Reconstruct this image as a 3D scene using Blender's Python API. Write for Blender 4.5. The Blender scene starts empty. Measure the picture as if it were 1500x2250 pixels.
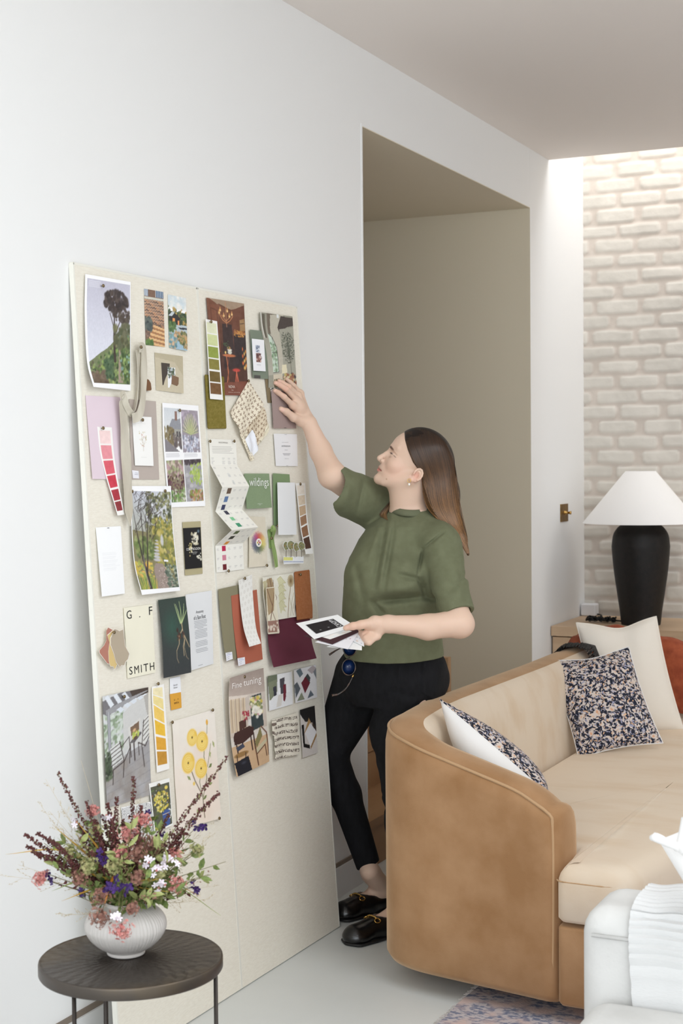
import bpy, math, random
import numpy as np
from mathutils import Vector, Matrix
random.seed(7); np.random.seed(7)
PI=math.pi
SC=bpy.context.scene; COL=SC.collection
# ---------------------------------------------------------------- measured camera (pixels of the 1500x2250 photo)
FPX=3280.145; YAW=.44003; PIT=.03252; ROLL=-.00884
CC=np.array([2.178,0,1.48])
CF=np.array([-math.sin(YAW)*math.cos(PIT),math.cos(YAW)*math.cos(PIT),-math.sin(PIT)])
_R0=np.array([math.cos(YAW),math.sin(YAW),0]);_U0=np.cross(_R0,CF)
CR=_R0*math.cos(ROLL)+_U0*math.sin(ROLL);CU=np.cross(CR,CF)
def ray(x,y): return CF+CR*(x-750)/FPX-CU*(y-1125)/FPX
def atd(x,y,d): return CC+ray(x,y)*d
def ata(x,y,ax,v):
    r=ray(x,y);return CC+r*(v-CC[ax])/r[ax]
def atx(x,y,v): return ata(x,y,0,v)
def aty(x,y,v): return ata(x,y,1,v)
def atz(x,y,v): return ata(x,y,2,v)
# board plane
BA=-.01843; BL=.05855; BR=-.00299
_d=np.array([-math.sin(BA),math.cos(BA),0.]);_n=np.array([math.cos(BA),math.sin(BA),0.])
_u=-_n*math.sin(BL)+np.array([0,0,math.cos(BL)])
BD=_d*math.cos(BR)+_u*math.sin(BR);BU=_u*math.cos(BR)-_d*math.sin(BR);BN=np.cross(BD,BU)
B0=np.array([.13967,3.63729,.002])
def onb(x,y,off=0.):
    r=ray(x,y);t=((B0-CC)@BN+off)/(r@BN);return CC+r*t
# ---------------------------------------------------------------- colour
def lin1(c):
    c=c/255.;return c/12.92 if c<=.04045 else ((c+.055)/1.055)**2.4
def L(c): return (lin1(c[0]),lin1(c[1]),lin1(c[2]),1.)
def linarr(a):
    a=np.clip(a,0,255)/255.;return np.where(a<=.04045,a/12.92,((a+.055)/1.055)**2.4)
_M={}
def mat(name,c=(200,200,200),rough=.6,c2=None,ns=8.,mix=(.35,.65),bump=0.,bs=60.,metal=0.,sheen=0.,spec=.5,coat=0.,attr=None,st=(1,1,1),det=4.,trans=0.,alpha=1.,emit=None,sss=0.,bst=None,sheenc=None,ior=None):
    if name in _M: return _M[name]
    m=bpy.data.materials.new(name);m.use_nodes=True;nt=m.node_tree;N=nt.nodes;K=nt.links
    b=N['Principled BSDF'];b.inputs['Base Color'].default_value=L(c);b.inputs['Roughness'].default_value=rough
    b.inputs['Metallic'].default_value=metal;b.inputs['Specular IOR Level'].default_value=spec
    if sheen: 
        b.inputs['Sheen Weight'].default_value=sheen;b.inputs['Sheen Roughness'].default_value=.4
        b.inputs['Sheen Tint'].default_value=L(sheenc or (255,255,255))
    if coat: b.inputs['Coat Weight'].default_value=coat;b.inputs['Coat Roughness'].default_value=.15
    if trans: b.inputs['Transmission Weight'].default_value=trans
    if ior: b.inputs['IOR'].default_value=ior
    if alpha<1: b.inputs['Alpha'].default_value=alpha
    if sss:
        b.inputs['Subsurface Weight'].default_value=sss;b.inputs['Subsurface Radius'].default_value=(.02,.008,.004);b.inputs['Subsurface Scale'].default_value=.4
    if emit: b.inputs['Emission Color'].default_value=L(emit[:3]);b.inputs['Emission Strength'].default_value=emit[3]
    tc=N.new('ShaderNodeTexCoord')
    def mapped(s):
        mp=N.new('ShaderNodeMapping');mp.inputs['Scale'].default_value=s;K.new(tc.outputs['Object'],mp.inputs['Vector']);return mp.outputs['Vector']
    src=None
    if attr:
        a=N.new('ShaderNodeAttribute');a.attribute_name=attr;src=a.outputs['Color']
        K.new(src,b.inputs['Base Color'])
    if c2 is not None:
        n=N.new('ShaderNodeTexNoise');n.inputs['Scale'].default_value=ns;n.inputs['Detail'].default_value=det;K.new(mapped(st),n.inputs['Vector'])
        r=N.new('ShaderNodeMapRange');r.inputs['From Min'].default_value=mix[0];r.inputs['From Max'].default_value=mix[1];K.new(n.outputs['Fac'],r.inputs['Value'])
        x=N.new('ShaderNodeMix');x.data_type='RGBA';K.new(r.outputs['Result'],x.inputs['Factor'])
        x.inputs['A'].default_value=L(c);x.inputs['B'].default_value=L(c2)
        if attr:
            x.blend_type='MULTIPLY';K.new(src,x.inputs['A']);
        K.new(x.outputs['Result'],b.inputs['Base Color'])
    if bump:
        n=N.new('ShaderNodeTexNoise');n.inputs['Scale'].default_value=bs;n.inputs['Detail'].default_value=3;K.new(mapped(bst or st),n.inputs['Vector'])
        p=N.new('ShaderNodeBump');p.inputs['Strength'].default_value=bump;p.inputs['Distance'].default_value=.002;K.new(n.outputs['Fac'],p.inputs['Height']);K.new(p.outputs['Normal'],b.inputs['Normal'])
    _M[name]=m;return m
# ---------------------------------------------------------------- objects
def thing(name,label,cat,loc=(0,0,0),group=None,kind=None):
    o=bpy.data.objects.new(name,None);COL.objects.link(o);o.location=Vector([float(v) for v in loc]);o.empty_display_size=.05
    o['label']=label;o['category']=cat
    if group:o['group']=group
    if kind:o['kind']=kind
    return o
def tag(o,label,cat,group=None,kind=None):
    o['label']=label;o['category']=cat
    if group:o['group']=group
    if kind:o['kind']=kind
    return o
def mesh(name,V,F,m=None,parent=None,smooth=False,col=None,label=None,mats=None,mi=None):
    """V are world coordinates; the object's origin is put at the parent's origin or the mesh's own base."""
    V=np.asarray(V,dtype=float).reshape(-1,3)
    if parent is not None:
        org=np.array(wloc(parent))
    else:
        lo=V.min(0);hi=V.max(0);org=np.array([(lo[0]+hi[0])/2,(lo[1]+hi[1])/2,lo[2]])
    me=bpy.data.meshes.new(name)
    if isinstance(F,np.ndarray):
        W=V-org;me.vertices.add(len(W));me.vertices.foreach_set('co',W.ravel())
        k=F.shape[1];me.loops.add(F.size);me.loops.foreach_set('vertex_index',F.ravel().astype(np.int32))
        me.polygons.add(len(F));me.polygons.foreach_set('loop_start',np.arange(0,F.size,k,dtype=np.int32));me.polygons.foreach_set('loop_total',np.full(len(F),k,dtype=np.int32))
        me.update(calc_edges=True);me.validate()
    else:
        me.from_pydata([tuple(v) for v in (V-org)],[],F);me.update()
    if mats:
        for q in mats: me.materials.append(q)
        if mi is not None: me.polygons.foreach_set('material_index',np.asarray(mi,dtype=np.int32))
    elif m is not None: me.materials.append(m)
    if smooth: me.polygons.foreach_set('use_smooth',[True]*len(me.polygons))
    if col is not None:
        a=me.color_attributes.new('Col','FLOAT_COLOR','POINT')
        c=np.ones((len(V),4),dtype=np.float32);c[:,:3]=linarr(np.asarray(col));a.data.foreach_set('color',c.ravel())
    o=bpy.data.objects.new(name,me);COL.objects.link(o)
    if parent is not None:o.parent=parent
    else:o.location=Vector(org)
    if label:o['label']=label
    return o
def wloc(o):
    v=Vector((0,0,0));p=o
    while p is not None: v=v+p.location;p=p.parent
    return v
def copy_tree(o,parent=None):
    c=o.copy();COL.objects.link(c);c.parent=parent
    for ch in list(o.children): copy_tree(ch,c)
    return c
def bevel(o,w,seg=3,ang=40):
    b=o.modifiers.new('bevel','BEVEL');b.width=w;b.segments=seg;b.limit_method='ANGLE';b.angle_limit=math.radians(ang)
    o.data.polygons.foreach_set('use_smooth',[True]*len(o.data.polygons))
    b.harden_normals=True
    return o
def subsurf(o,n=2):
    s=o.modifiers.new('sub','SUBSURF');s.levels=n;s.render_levels=n
    o.data.polygons.foreach_set('use_smooth',[True]*len(o.data.polygons));return o
def solid(o,t=.0006,off=0):
    s=o.modifiers.new('solid','SOLIDIFY');s.thickness=t;s.offset=off;e=o.modifiers.new('split','EDGE_SPLIT');e.split_angle=math.radians(50);return o
class MB:
    def __init__(s): s.V=[];s.F=[];s.n=0;s.C=[]
    def add(s,V,F,c=None):
        V=np.asarray(V,dtype=float).reshape(-1,3);s.V.append(V);s.F+= [tuple(int(i)+s.n for i in f) for f in F];s.n+=len(V)
        s.C.append(np.tile(np.array(c if c is not None else (200,200,200),dtype=float),(len(V),1)) if c is None or np.ndim(c)==1 else np.asarray(c,dtype=float))
        return s
    def box(s,a,b,c=None):
        x0,y0,z0=a;x1,y1,z1=b
        V=[(x0,y0,z0),(x1,y0,z0),(x1,y1,z0),(x0,y1,z0),(x0,y0,z1),(x1,y0,z1),(x1,y1,z1),(x0,y1,z1)]
        return s.add(V,[(0,3,2,1),(4,5,6,7),(0,1,5,4),(1,2,6,5),(2,3,7,6),(3,0,4,7)],c)
    def prism(s,P,Q,c=None):
        n=len(P);F=[tuple(range(n-1,-1,-1)),tuple(range(n,2*n))]+[(i,(i+1)%n,n+(i+1)%n,n+i) for i in range(n)]
        return s.add(list(P)+list(Q),F,c)
    def tube(s,pts,r,k=6,c=None,cap=True):
        V,F=tubemesh(pts,r,k,cap);return s.add(V,F,c)
    def build(s,name,m,parent=None,smooth=False,col=False,label=None):
        return mesh(name,np.vstack(s.V),s.F,m,parent,smooth,np.vstack(s.C) if col else None,label)
def frames(P):
    P=np.asarray(P,dtype=float);T=np.gradient(P,axis=0);T/=np.linalg.norm(T,axis=1)[:,None]+1e-12
    u=np.cross(T[0],[0,0,1]); 
    if np.linalg.norm(u)<1e-3:u=np.cross(T[0],[0,1,0])
    u/=np.linalg.norm(u);A=[u]
    for i in range(1,len(P)):
        u=A[-1]-T[i]*(A[-1]@T[i]);u/=np.linalg.norm(u)+1e-12;A.append(u)
    A=np.array(A);return T,A,np.cross(T,A)
def tubemesh(P,r,k=6,cap=True):
    P=np.asarray(P,dtype=float);n=len(P);r=np.broadcast_to(np.asarray(r,dtype=float),(n,))
    T,A,B=frames(P);th=np.arange(k)*2*PI/k
    V=(P[:,None,:]+r[:,None,None]*(np.cos(th)[None,:,None]*A[:,None,:]+np.sin(th)[None,:,None]*B[:,None,:])).reshape(-1,3)
    F=[(i*k+j,i*k+(j+1)%k,(i+1)*k+(j+1)%k,(i+1)*k+j) for i in range(n-1) for j in range(k)]
    if cap: F+=[tuple(range(k-1,-1,-1)),tuple((n-1)*k+j for j in range(k))]
    return V,F
def lathe(prof,c,k=48,rib=None):
    V=[];F=[]
    for i,(r,z) in enumerate(prof):
        for j in range(k):
            a=2*PI*j/k;rr=r*(1+(rib(a,i) if rib else 0));V.append((c[0]+rr*math.cos(a),c[1]+rr*math.sin(a),c[2]+z))
    n=len(prof)
    for i in range(n-1):
        for j in range(k):F.append((i*k+j,i*k+(j+1)%k,(i+1)*k+(j+1)%k,(i+1)*k+j))
    return V,F
def spline(P,n=40):
    P=np.asarray(P,dtype=float);m=len(P)
    if m==2:
        t=np.linspace(0,1,n)[:,None];return P[0]*(1-t)+P[1]*t
    Q=np.vstack([2*P[0]-P[1],P,2*P[-1]-P[-2]]);o=[]
    for t in np.linspace(0,m-1-1e-9,n):
        i=int(t);f=t-i;a,b,c,d=Q[i],Q[i+1],Q[i+2],Q[i+3]
        o.append(.5*((2*b)+(c-a)*f+(2*a-5*b+4*c-d)*f*f+(3*b-a-3*c+d)*f**3))
    return np.array(o)
def gridF(nu,nv):
    i,j=np.meshgrid(np.arange(nv-1),np.arange(nu-1),indexing='ij');a=(i*nu+j).ravel();return np.stack([a,a+1,a+nu+1,a+nu],1)
def noise2(h,w,s,seed=0,octv=3):
    """smooth value noise, values about 0..1; s = cell size in samples"""
    rs=np.random.RandomState(seed);out=np.zeros((h,w));amp=1;tot=0
    for o in range(octv):
        c=max(s/(2**o),1.);gh=int(h/c)+3;gw=int(w/c)+3;g=rs.rand(gh,gw)
        y=np.arange(h)/c;x=np.arange(w)/c;yi=y.astype(int);xi=x.astype(int);fy=(y-yi);fx=(x-xi);fy=fy*fy*(3-2*fy);fx=fx*fx*(3-2*fx)
        a=g[yi][:,xi];b=g[yi][:,xi+1];cc=g[yi+1][:,xi];d=g[yi+1][:,xi+1]
        out+=amp*((a*(1-fx)+b*fx)*(1-fy)[:,None]+(cc*(1-fx)+d*fx)*fy[:,None]);tot+=amp;amp*=.5
    return out/tot
# ================================================================ setting
HC=2.938; YC=7.013; YB=7.611; YL=4.827; YR=6.717; HO=2.663; XR=5.2; YN=-1.4; HT=3.75
def struct(name,mb,m,**k):
    o=mb.build(name,m,**k);o['kind']='structure';return o
M_wall=mat('white_wall_paint',(234,234,233),.9,bump=.05,bs=40)
M_ceil=mat('ceiling_paint',(234,227,221),.95,bump=.03,bs=40)
M_hall=mat('hall_paint',(222,212,190),.9,bump=.05,bs=40)  # warmer and slightly darker tone than the room wall
w=MB().box((-.24,YN,0),(0,YL,HC+.02)).box((-.24,YL,HO+.003),(0,YR,HC+.02)).box((-.24,YR+.001,0),(0,YB,HC+.02)).box((-.24,YC,HC+.021),(0,YB,HT))
struct('wall_left',w,M_wall)
struct('wall_right',MB().box((XR,YN,0),(XR+.2,YB,HT)),M_wall)
struct('ceiling',MB().box((0.0005,YN,HC),(XR,YC,HC+.45)).box((0.0005,YC-.2,HC+.4),(XR,YC,HT)),M_ceil)
# hall beyond the opening
w=MB().box((-3,YR,0),(-.0005,YR+.12,HO)).box((-3.12,YL-1.2,0),(-3,YR+.12,HO)).box((-3,YL-1.2,0),(-.24,YL-1.08,HO))
struct('wall_hall',w,M_hall)
struct('ceiling_hall',MB().box((-3.1,YL-1.2,HO),(-.242,YR+.12,HO+.1)).box((-.242,YL,HO),(-.0,YR,HO+.0025)),M_hall)
# floor: poured concrete
M_floor=mat('poured_concrete',(206,209,207),.42,c2=(216,219,217),ns=2.2,mix=(.3,.7),bump=.04,bs=12,det=8)
struct('floor',MB().box((-3.1,YN,-.1),(XR,YB,0)),M_floor)
M_skirt=mat('skirting_paint',(226,226,226),.45)
M_gap=mat('gap_shade_colour',(128,116,104),.7)
struct('baseboard_left',MB().box((0,YN,0),(.012,YL-.02,.103)).box((0,YR+.02,0),(.012,YB-.6,.103)),M_skirt)
struct('gap_shade_strip',MB().box((0.0,YN,.103),(.006,YL-.02,.117)),M_gap)  # dark strip standing in for the shade of the groove above the skirting
# plaster corner bead, a fine upright line beside the opening
struct('trim_2',MB().box((-.001,YL-.016,.0),(.0025,YL-.013,HO+.01)),M_wall)
# painted brick end wall: real relief
def brickwall():
    x0,x1,z0,z1=-.0,3.2,.0,HT;st=.0085;nx=int((x1-x0)/st)+1;nz=int((z1-z0)/st)+1
    X,Z=np.meshgrid(np.linspace(x0,x1,nx),np.linspace(z0,z1,nz))
    wob=(noise2(nz,nx,12,3)-.5)*.016;wob2=(noise2(nz,nx,14,4)-.5)*.012
    Xw=X+wob;Zw=Z+wob2+.012
    row=np.floor(Zw/.0776).astype(int);rs=np.random.RandomState(5);ro=rs.rand(200)*.03;rh=(rs.rand(200)-.5)*.008
    u=(Xw+.05+.116*(row%2)+ro[row%200])/.234;col=np.floor(u).astype(int);fu=(u-col-.5)*.234;fz=(Zw/.0776-row-.5)*.0776
    hs=rs.rand(200,64);bx=.1135-.016*hs[row%200,col%64];bz=.0368-.006*hs[(row+7)%200,(col*3)%64]
    r=.022;qx=np.abs(fu)-(bx-r);qz=np.abs(fz)-(bz-r)
    d=np.hypot(np.maximum(qx,0),np.maximum(qz,0))+np.minimum(np.maximum(qx,qz),0)-r
    t=np.clip(-d/.008,0,1);t=t*t*(3-2*t)
    h=t*(.0045+.004*hs[(row*5)%200,(col+9)%64])+(noise2(nz,nx,5,9)-.5)*.004+(noise2(nz,nx,2,8,2)-.5)*.002
    V=np.stack([X.ravel(),(YB-h.ravel()),Z.ravel()],1)
    tone=(hs[(row*11)%200,(col*5)%64]-.5)*10;nn=(noise2(nz,nx,9,6)-.5)*16
    mort=np.array([212,202,192.]);br=np.array([218,213,204.])
    C=mort+(br-mort)*t[...,None]+(tone*t+nn)[...,None]
    F=gridF(nx,nz)
    o=mesh('wall_back',V,F,mat('painted_brick',attr='Col',rough=.9,bump=.25,bs=90),smooth=True,col=C.reshape(-1,3));o['kind']='structure'
brickwall()
struct('wall_back_plain',MB().box((-.24,YB+.012,0),(XR,YB+.15,HT)),M_wall)
# oak stair in the hall
M_oak=mat('oiled_oak',(176,140,104),.5,c2=(150,114,80),ns=5,st=(1,.12,1),mix=(.3,.7),det=6,bump=.08,bs=30)
M_oak2=mat('pale_oak',(214,186,154),.5,c2=(196,166,134),ns=6,st=(.25,1,6),mix=(.3,.7),det=5,bump=.05,bs=30)
st=thing('staircase','oak staircase rising to the left inside the hall opening','stairs',(-.6,5.27,0))
for k in range(5):
    x=-.04-.22*k
    MB().box((x-.24,YL+.03,.18*k+.15+.0),(x+.012,5.70,.18*k+.18)).build('tread',M_oak,st)
    MB().box((x-.02,YL+.03,.18*k),(x,5.70,.18*k+.15)).build('riser',M_oak,st)
MB().box((-1.3,5.702,0),(-.03,5.735,.68)).build('side_panel',mat('side_panel_oak',(196,160,122),.5,c2=(176,140,104),ns=5,st=(2,1,.2),mix=(.3,.7)),st,label='tall flat oak side panel')
# rug
M_rug=mat('faded_rug_pile',(190,182,184),.95,c2=(112,118,140),ns=55,mix=(.44,.56),det=8,bump=.6,bs=160,st=(1,1.6,1))
nt=M_rug.node_tree;N=nt.nodes;K=nt.links
b=N['Principled BSDF'];mx=[n for n in N if n.type=='MIX'][0]
n2=N.new('ShaderNodeTexNoise');n2.inputs['Scale'].default_value=16;n2.inputs['Detail'].default_value=6
tc=[n for n in N if n.type=='TEX_COORD'][0];K.new(tc.outputs['Object'],n2.inputs['Vector'])
mr=N.new('ShaderNodeMapRange');mr.inputs['From Min'].default_value=.45;mr.inputs['From Max'].default_value=.62;K.new(n2.outputs['Fac'],mr.inputs['Value'])
m2=N.new('ShaderNodeMix');m2.data_type='RGBA';K.new(mr.outputs['Result'],m2.inputs['Factor']);K.new(mx.outputs['Result'],m2.inputs['A']);m2.inputs['B'].default_value=L((200,178,172))
K.new(m2.outputs['Result'],b.inputs['Base Color'])
rg=thing('rug','faded blue and pink patterned rug under the sofa','rug',(2.1,4.4,0))
rs=np.random.RandomState(2);nx,ny=8,260
ys=np.linspace(2.3,6.6,ny);V=[];F=[]
edge=.745+(noise2(1,ny,9,5)[0]-.5)*.014
for j in range(ny): V+=[(edge[j],ys[j],.001),(edge[j]+.004,ys[j],.010),(3.6,ys[j],.010),(3.6,ys[j],.001)]
for j in range(ny-1):
    for k in range(3):F.append((j*4+k,j*4+k+1,j*4+4+k+1,j*4+4+k))
mesh('pile',V,F,M_rug,rg)
fr=MB()
for j in range(520):
    y=2.3+4.3*j/520+rs.rand()*.004;x=.75
    fr.tube([(x,y,.006),(x-.008-rs.rand()*.006,y+(rs.rand()-.5)*.008,.005),(x-.016-rs.rand()*.008,y+(rs.rand()-.5)*.012,.002)],.0012,3)
o=fr.build('fringe',mat('rug_fringe',(190,182,178),.95),rg);o['kind']='stuff'
# brass dimmer switch on the left wall, beyond the opening
sw=thing('light_switch','small aged brass dimmer switch plate on the white wall beyond the opening','light switch',(0,7.24,1.19))
a=atx(1230,1108,0);c=atx(1246,1145,0)
M_br=mat('aged_brass',(150,118,66),.38,metal=.9,c2=(120,92,50),ns=30)
bevel(MB().box((0,a[1],c[2]),(.005,c[1],a[2])).build('plate',M_br,sw),.001,2)
zc=(a[2]+c[2])/2;yc=(a[1]+c[1])/2
V,F=lathe([(0,.0),(.011,0),(.011,.003),(.007,.005),(.006,.025),(.0085,.027),(.0085,.034),(0,.036)],(0,0,0),20)
V=[(v[2]+.004,yc+v[0],zc+v[1]) for v in V];mesh('knob',V,F,mat('bright_brass',(196,158,92),.25,metal=.95),sw,smooth=True)
# ---- oak sideboard under the brick wall
ZT=.678;sb=thing('sideboard','low pale oak sideboard running along the painted brick wall','sideboard',(1.3,7.3,0))
xe=2.9
bevel(MB().box((.004,YC-.008,ZT-.048),(xe,YB-.03,ZT)).build('worktop',M_oak2,sb),.0015,2)
MB().box((.02,YC+.03,.02),(xe-.01,YB-.04,ZT-.05)).build('body',M_oak2,sb)
for k in range(5):
    x0=.008+k*.58;x1=x0+.574
    for z0,z1 in ((.34,ZT-.054),(.03,.334)):
        d=bevel(MB().box((x0,YC+.004,z0),(x1,YC+.026,z1)).build('drawer',M_oak2,sb),.001,1)
# white cable box on the wall end
cb=bevel(MB().box((.006,YB-.10,ZT+.001),(.085,YB-.03,ZT+.064)).build('cable_box',mat('white_plastic',(226,226,228),.4)),.008,3)
tag(cb,'small white plastic cable box in the corner of the sideboard','cable box')
# lamp
lc=atz(1397,1352,ZT);lc=np.array([.36,7.27,ZT]);
def dep(P): return (np.asarray(P)-CC)@CF
dl=dep((.4,7.2,1.0));s=dl/FPX
lb=atd(1396.5,1371,dl);lx,ly=lb[0],7.2
lb=aty(1396.5,1371,7.13);lx,ly=lb[0],7.23
lamp=thing('table_lamp','tall black urn lamp with a wide white cone shade on the oak sideboard','lamp',(lx,ly,ZT))
hh=(1371-1146)*s;prof=[(0,0),(41,0),(43,3),(46,30),(52,70),(59,120),(63,165),(63,178),(60,198),(52,212),(42,221),(34,224),(32,227),(33,232),(30,234),(0,234)]
prof=[(r*s,z*s) for r,z in prof]
pp=spline(np.array(prof[1:]),60);pp=[(0,0)]+[tuple(p) for p in pp]
V,F=lathe(pp,(lx,ly,ZT),64)
mesh('urn',V,F,mat('black_ceramic',(20,18,17),.55,c2=(28,24,22),ns=40,bump=.25,bs=120,spec=.35),lamp,smooth=True)
zb=ZT+225*s;hs=114*s
V,F=lathe([(127*s,0),(33*s,hs),(33*s-.001,hs),(127*s-.002,-.0005)],(lx,ly,zb-.001),96)
o=mesh('lamp_shade',V,F,mat('white_linen_shade',(240,238,236),.9,bump=.1,bs=200),lamp,smooth=True)
MB().tube([(lx,ly,ZT+230*s),(lx,ly,zb+hs*.92)],.006,8).tube([(lx-33*s,ly,zb+hs*.93),(lx+33*s,ly,zb+hs*.93)],.0015,6).tube([(lx,ly-33*s,zb+hs*.93),(lx,ly+33*s,zb+hs*.93)],.0015,6).build('shade_carrier',M_br,lamp,smooth=True)
# coiled cord beside the lamp
cord=[];bx,by=atz(1338,1362,ZT)[0],7.24
rs=np.random.RandomState(8)
for k in range(90):
    a=k*.75;cord.append((bx+.012*math.cos(a)+(k/90-.5)*.14+rs.randn()*.003,by+.022*math.sin(a)+rs.randn()*.004,ZT+.008+.009*(1+math.sin(a*1.7))+abs(rs.randn())*.002))
cord=[(.07,YB-.07,ZT+.012),(.11,YB-.08,ZT+.006),(.17,by+.09,ZT+.006),(.2,by+.04,ZT+.006)]+cord[::-1]+[(lx-43*s,ly+.02,ZT+.01)]
o=mesh('lamp_cord',*tubemesh(spline(cord,420),.0042,6),mat('black_rubber',(14,13,13),.6),smooth=True)
tag(o,'bunched black lamp cord lying on the sideboard beside the urn lamp','cord')
# ================================================================ sofa
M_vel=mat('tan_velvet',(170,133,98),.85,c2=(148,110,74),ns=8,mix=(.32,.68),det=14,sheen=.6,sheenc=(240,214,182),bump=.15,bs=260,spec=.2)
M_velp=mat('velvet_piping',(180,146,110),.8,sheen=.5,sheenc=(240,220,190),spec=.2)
M_velseat=mat('sheen_pale_velvet',(214,198,178),.85,c2=(202,178,150),ns=6,mix=(.45,.75),det=12,sheen=.8,sheenc=(244,226,204),st=(.6,1.6,1),bump=.1,bs=260,spec=.2)  # same tan velvet; nap sheen and top light put into a paler colour
sofa=thing('sofa','tan velvet sofa with a rounded wraparound back facing right','sofa',(.85,4.95,0))
# centreline of the wraparound shell: front of near arm -> back corner -> far corner -> front of far arm
TH=.15
xo,yo,xf=.505,3.83,1.03      # outer back x, outer near y at the corner, arm front
yend=6.15
def shell_path():
    P=[]
    ya=3.725;                                   # outer face of the near arm at its front
    # outer line points (outer face), near arm runs slightly toward the camera at its front
    for t in np.linspace(0,1,14): P.append((.995-(.995-.60)*t,ya+.075*t))
    cx,cy,r=.63,3.985,.18
    a0=math.radians(258);a1=math.radians(180)
    for t in np.linspace(.08,1,14):
        a=a0+(a1-a0)*t;P.append((cx-.0+r*math.cos(a),cy+r*math.sin(a)))
    for y in np.linspace(4.10,5.7,26): P.append((.450+.03*min(1,(y-4.1)/1.0),y))
    cx,cy,r=.80,5.83,.32
    for t in np.linspace(.06,1,16):
        a=PI-(PI/2)*t;P.append((cx+r*math.cos(a),cy+r*math.sin(a)))
    for t in np.linspace(.1,1,8): P.append((.82+.32*t,6.15))
    return np.array(P)
SP=shell_path();_s=np.r_[0,np.cumsum(np.hypot(*np.diff(SP,axis=0).T))];
n=150;ss=np.linspace(0,_s[-1],n);SP=np.stack([np.interp(ss,_s,SP[:,0]),np.interp(ss,_s,SP[:,1])],1)
for _ in range(4): SP[1:-1]=(SP[:-2]+2*SP[1:-1]+SP[2:])/4
T2=np.gradient(SP,axis=0);T2/=np.linalg.norm(T2,axis=1)[:,None];NI=np.stack([T2[:,1],-T2[:,0]],1)   # inward normal (towards seat)
if ((SP[75]+NI[75]*.1)[0]<SP[75][0]): NI=-NI
def toph(s):
    L_=_s[-1]
    def one(q): # q = distance from the front of an arm
        return np.interp(q,[0,.03,.07,.12,.45,.62,1.0],[.575,.598,.618,.632,.715,.742,.752])
    return np.minimum(one(s),one(L_-s))
H=toph(ss)
for _ in range(2): H[1:-1]=(H[:-2]+2*H[1:-1]+H[2:])/4
def ring(i,inset=0.,hs=0.):
    t=TH*.5;o=SP[i];ni=NI[i];h=H[i]+hs;c=[]
    zb=.062
    prof=[(.012,zb),(0.0,zb+.02),(0,.2),(0,.35),(0,h-.10),(.001,h-.05),(.006,h-.022),(.016,h-.009),(.032,h-.001),(TH*.5,h+.004),(TH-.04,h-.004),(TH-.018,h-.022),(TH-.004,h-.055),(TH+.008,h-.12),(TH+.02,.42),(TH+.02,.2),(TH,zb)]
    ff=min(1,i/26.,(n-1-i)/26.)
    for u,z in prof:
        if u>TH:u=TH+(u-TH)*ff
        u2=TH*.5+(u-TH*.5)*(1-inset);z2=z
        if inset: z2=zb+(z-zb)*(1-inset*.02)
        u2-=.022*max(0,min(1,(z-.1)/.6))*max(0,min(1,(i-28)/12.));c.append((o[0]+ni[0]*u2,o[1]+ni[1]*u2,z2))
    return c
V=[];F=[];K_=17
rings=[]
# rounded front ends
def endring(i,out,ins,hs):
    c=np.array(ring(i,ins,hs));d=(SP[0]-SP[3]) if i==0 else (SP[-1]-SP[-4]);d=d/np.linalg.norm(d);c[:,:2]+=d*out;return [tuple(q) for q in c]
rings.append(endring(0,.040,.75,-.03));rings.append(endring(0,.038,.45,-.014));rings.append(endring(0,.030,.16,-.005));rings.append(endring(0,.015,.03,-.001))
rings+= [ring(i) for i in range(n)]
rings.append(endring(n-1,.015,.03,-.001));rings.append(endring(n-1,.030,.16,-.005));rings.append(endring(n-1,.040,.6,-.02))
for r in rings: V+=r
R_=len(rings)
for i in range(R_-1):
    for k in range(K_-1):F.append((i*K_+k,i*K_+k+1,(i+1)*K_+k+1,(i+1)*K_+k))
    F.append((i*K_+K_-1,i*K_,(i+1)*K_,(i+1)*K_+K_-1))
for b_ in (0,(R_-1)*K_):
    for k in range(8):
        q_=(b_+k,b_+k+1,b_+K_-2-k,b_+K_-1-k) if k<7 else (b_+7,b_+8,b_+9)
        F.append(q_[::-1] if b_==0 else q_)
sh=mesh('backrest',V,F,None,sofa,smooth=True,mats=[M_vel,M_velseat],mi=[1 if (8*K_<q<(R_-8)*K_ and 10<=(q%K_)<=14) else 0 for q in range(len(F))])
# piping along the outer top edge and down the arm front
def pipe(i0,i1,u,dz):
    return [(SP[i][0]+NI[i][0]*u,SP[i][1]+NI[i][1]*u,H[i]+dz) for i in range(i0,i1)]
p=pipe(0,n,.010,-.012)
d=(SP[0]-SP[3]);d/=np.linalg.norm(d);o=SP[0]
fr=[(o[0]+d[0]*q+NI[0][0]*w,o[1]+d[1]*q+NI[0][1]*w,z) for q,w,z in ((.022,.012,.10),(.026,.012,.3),(.026,.012,.45),(.024,.012,.53),(.016,.012,.558))]
mesh('piping',*tubemesh(spline(np.array(fr+p[2:]),420),.0042,6),M_velp,sofa,smooth=True)
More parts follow.
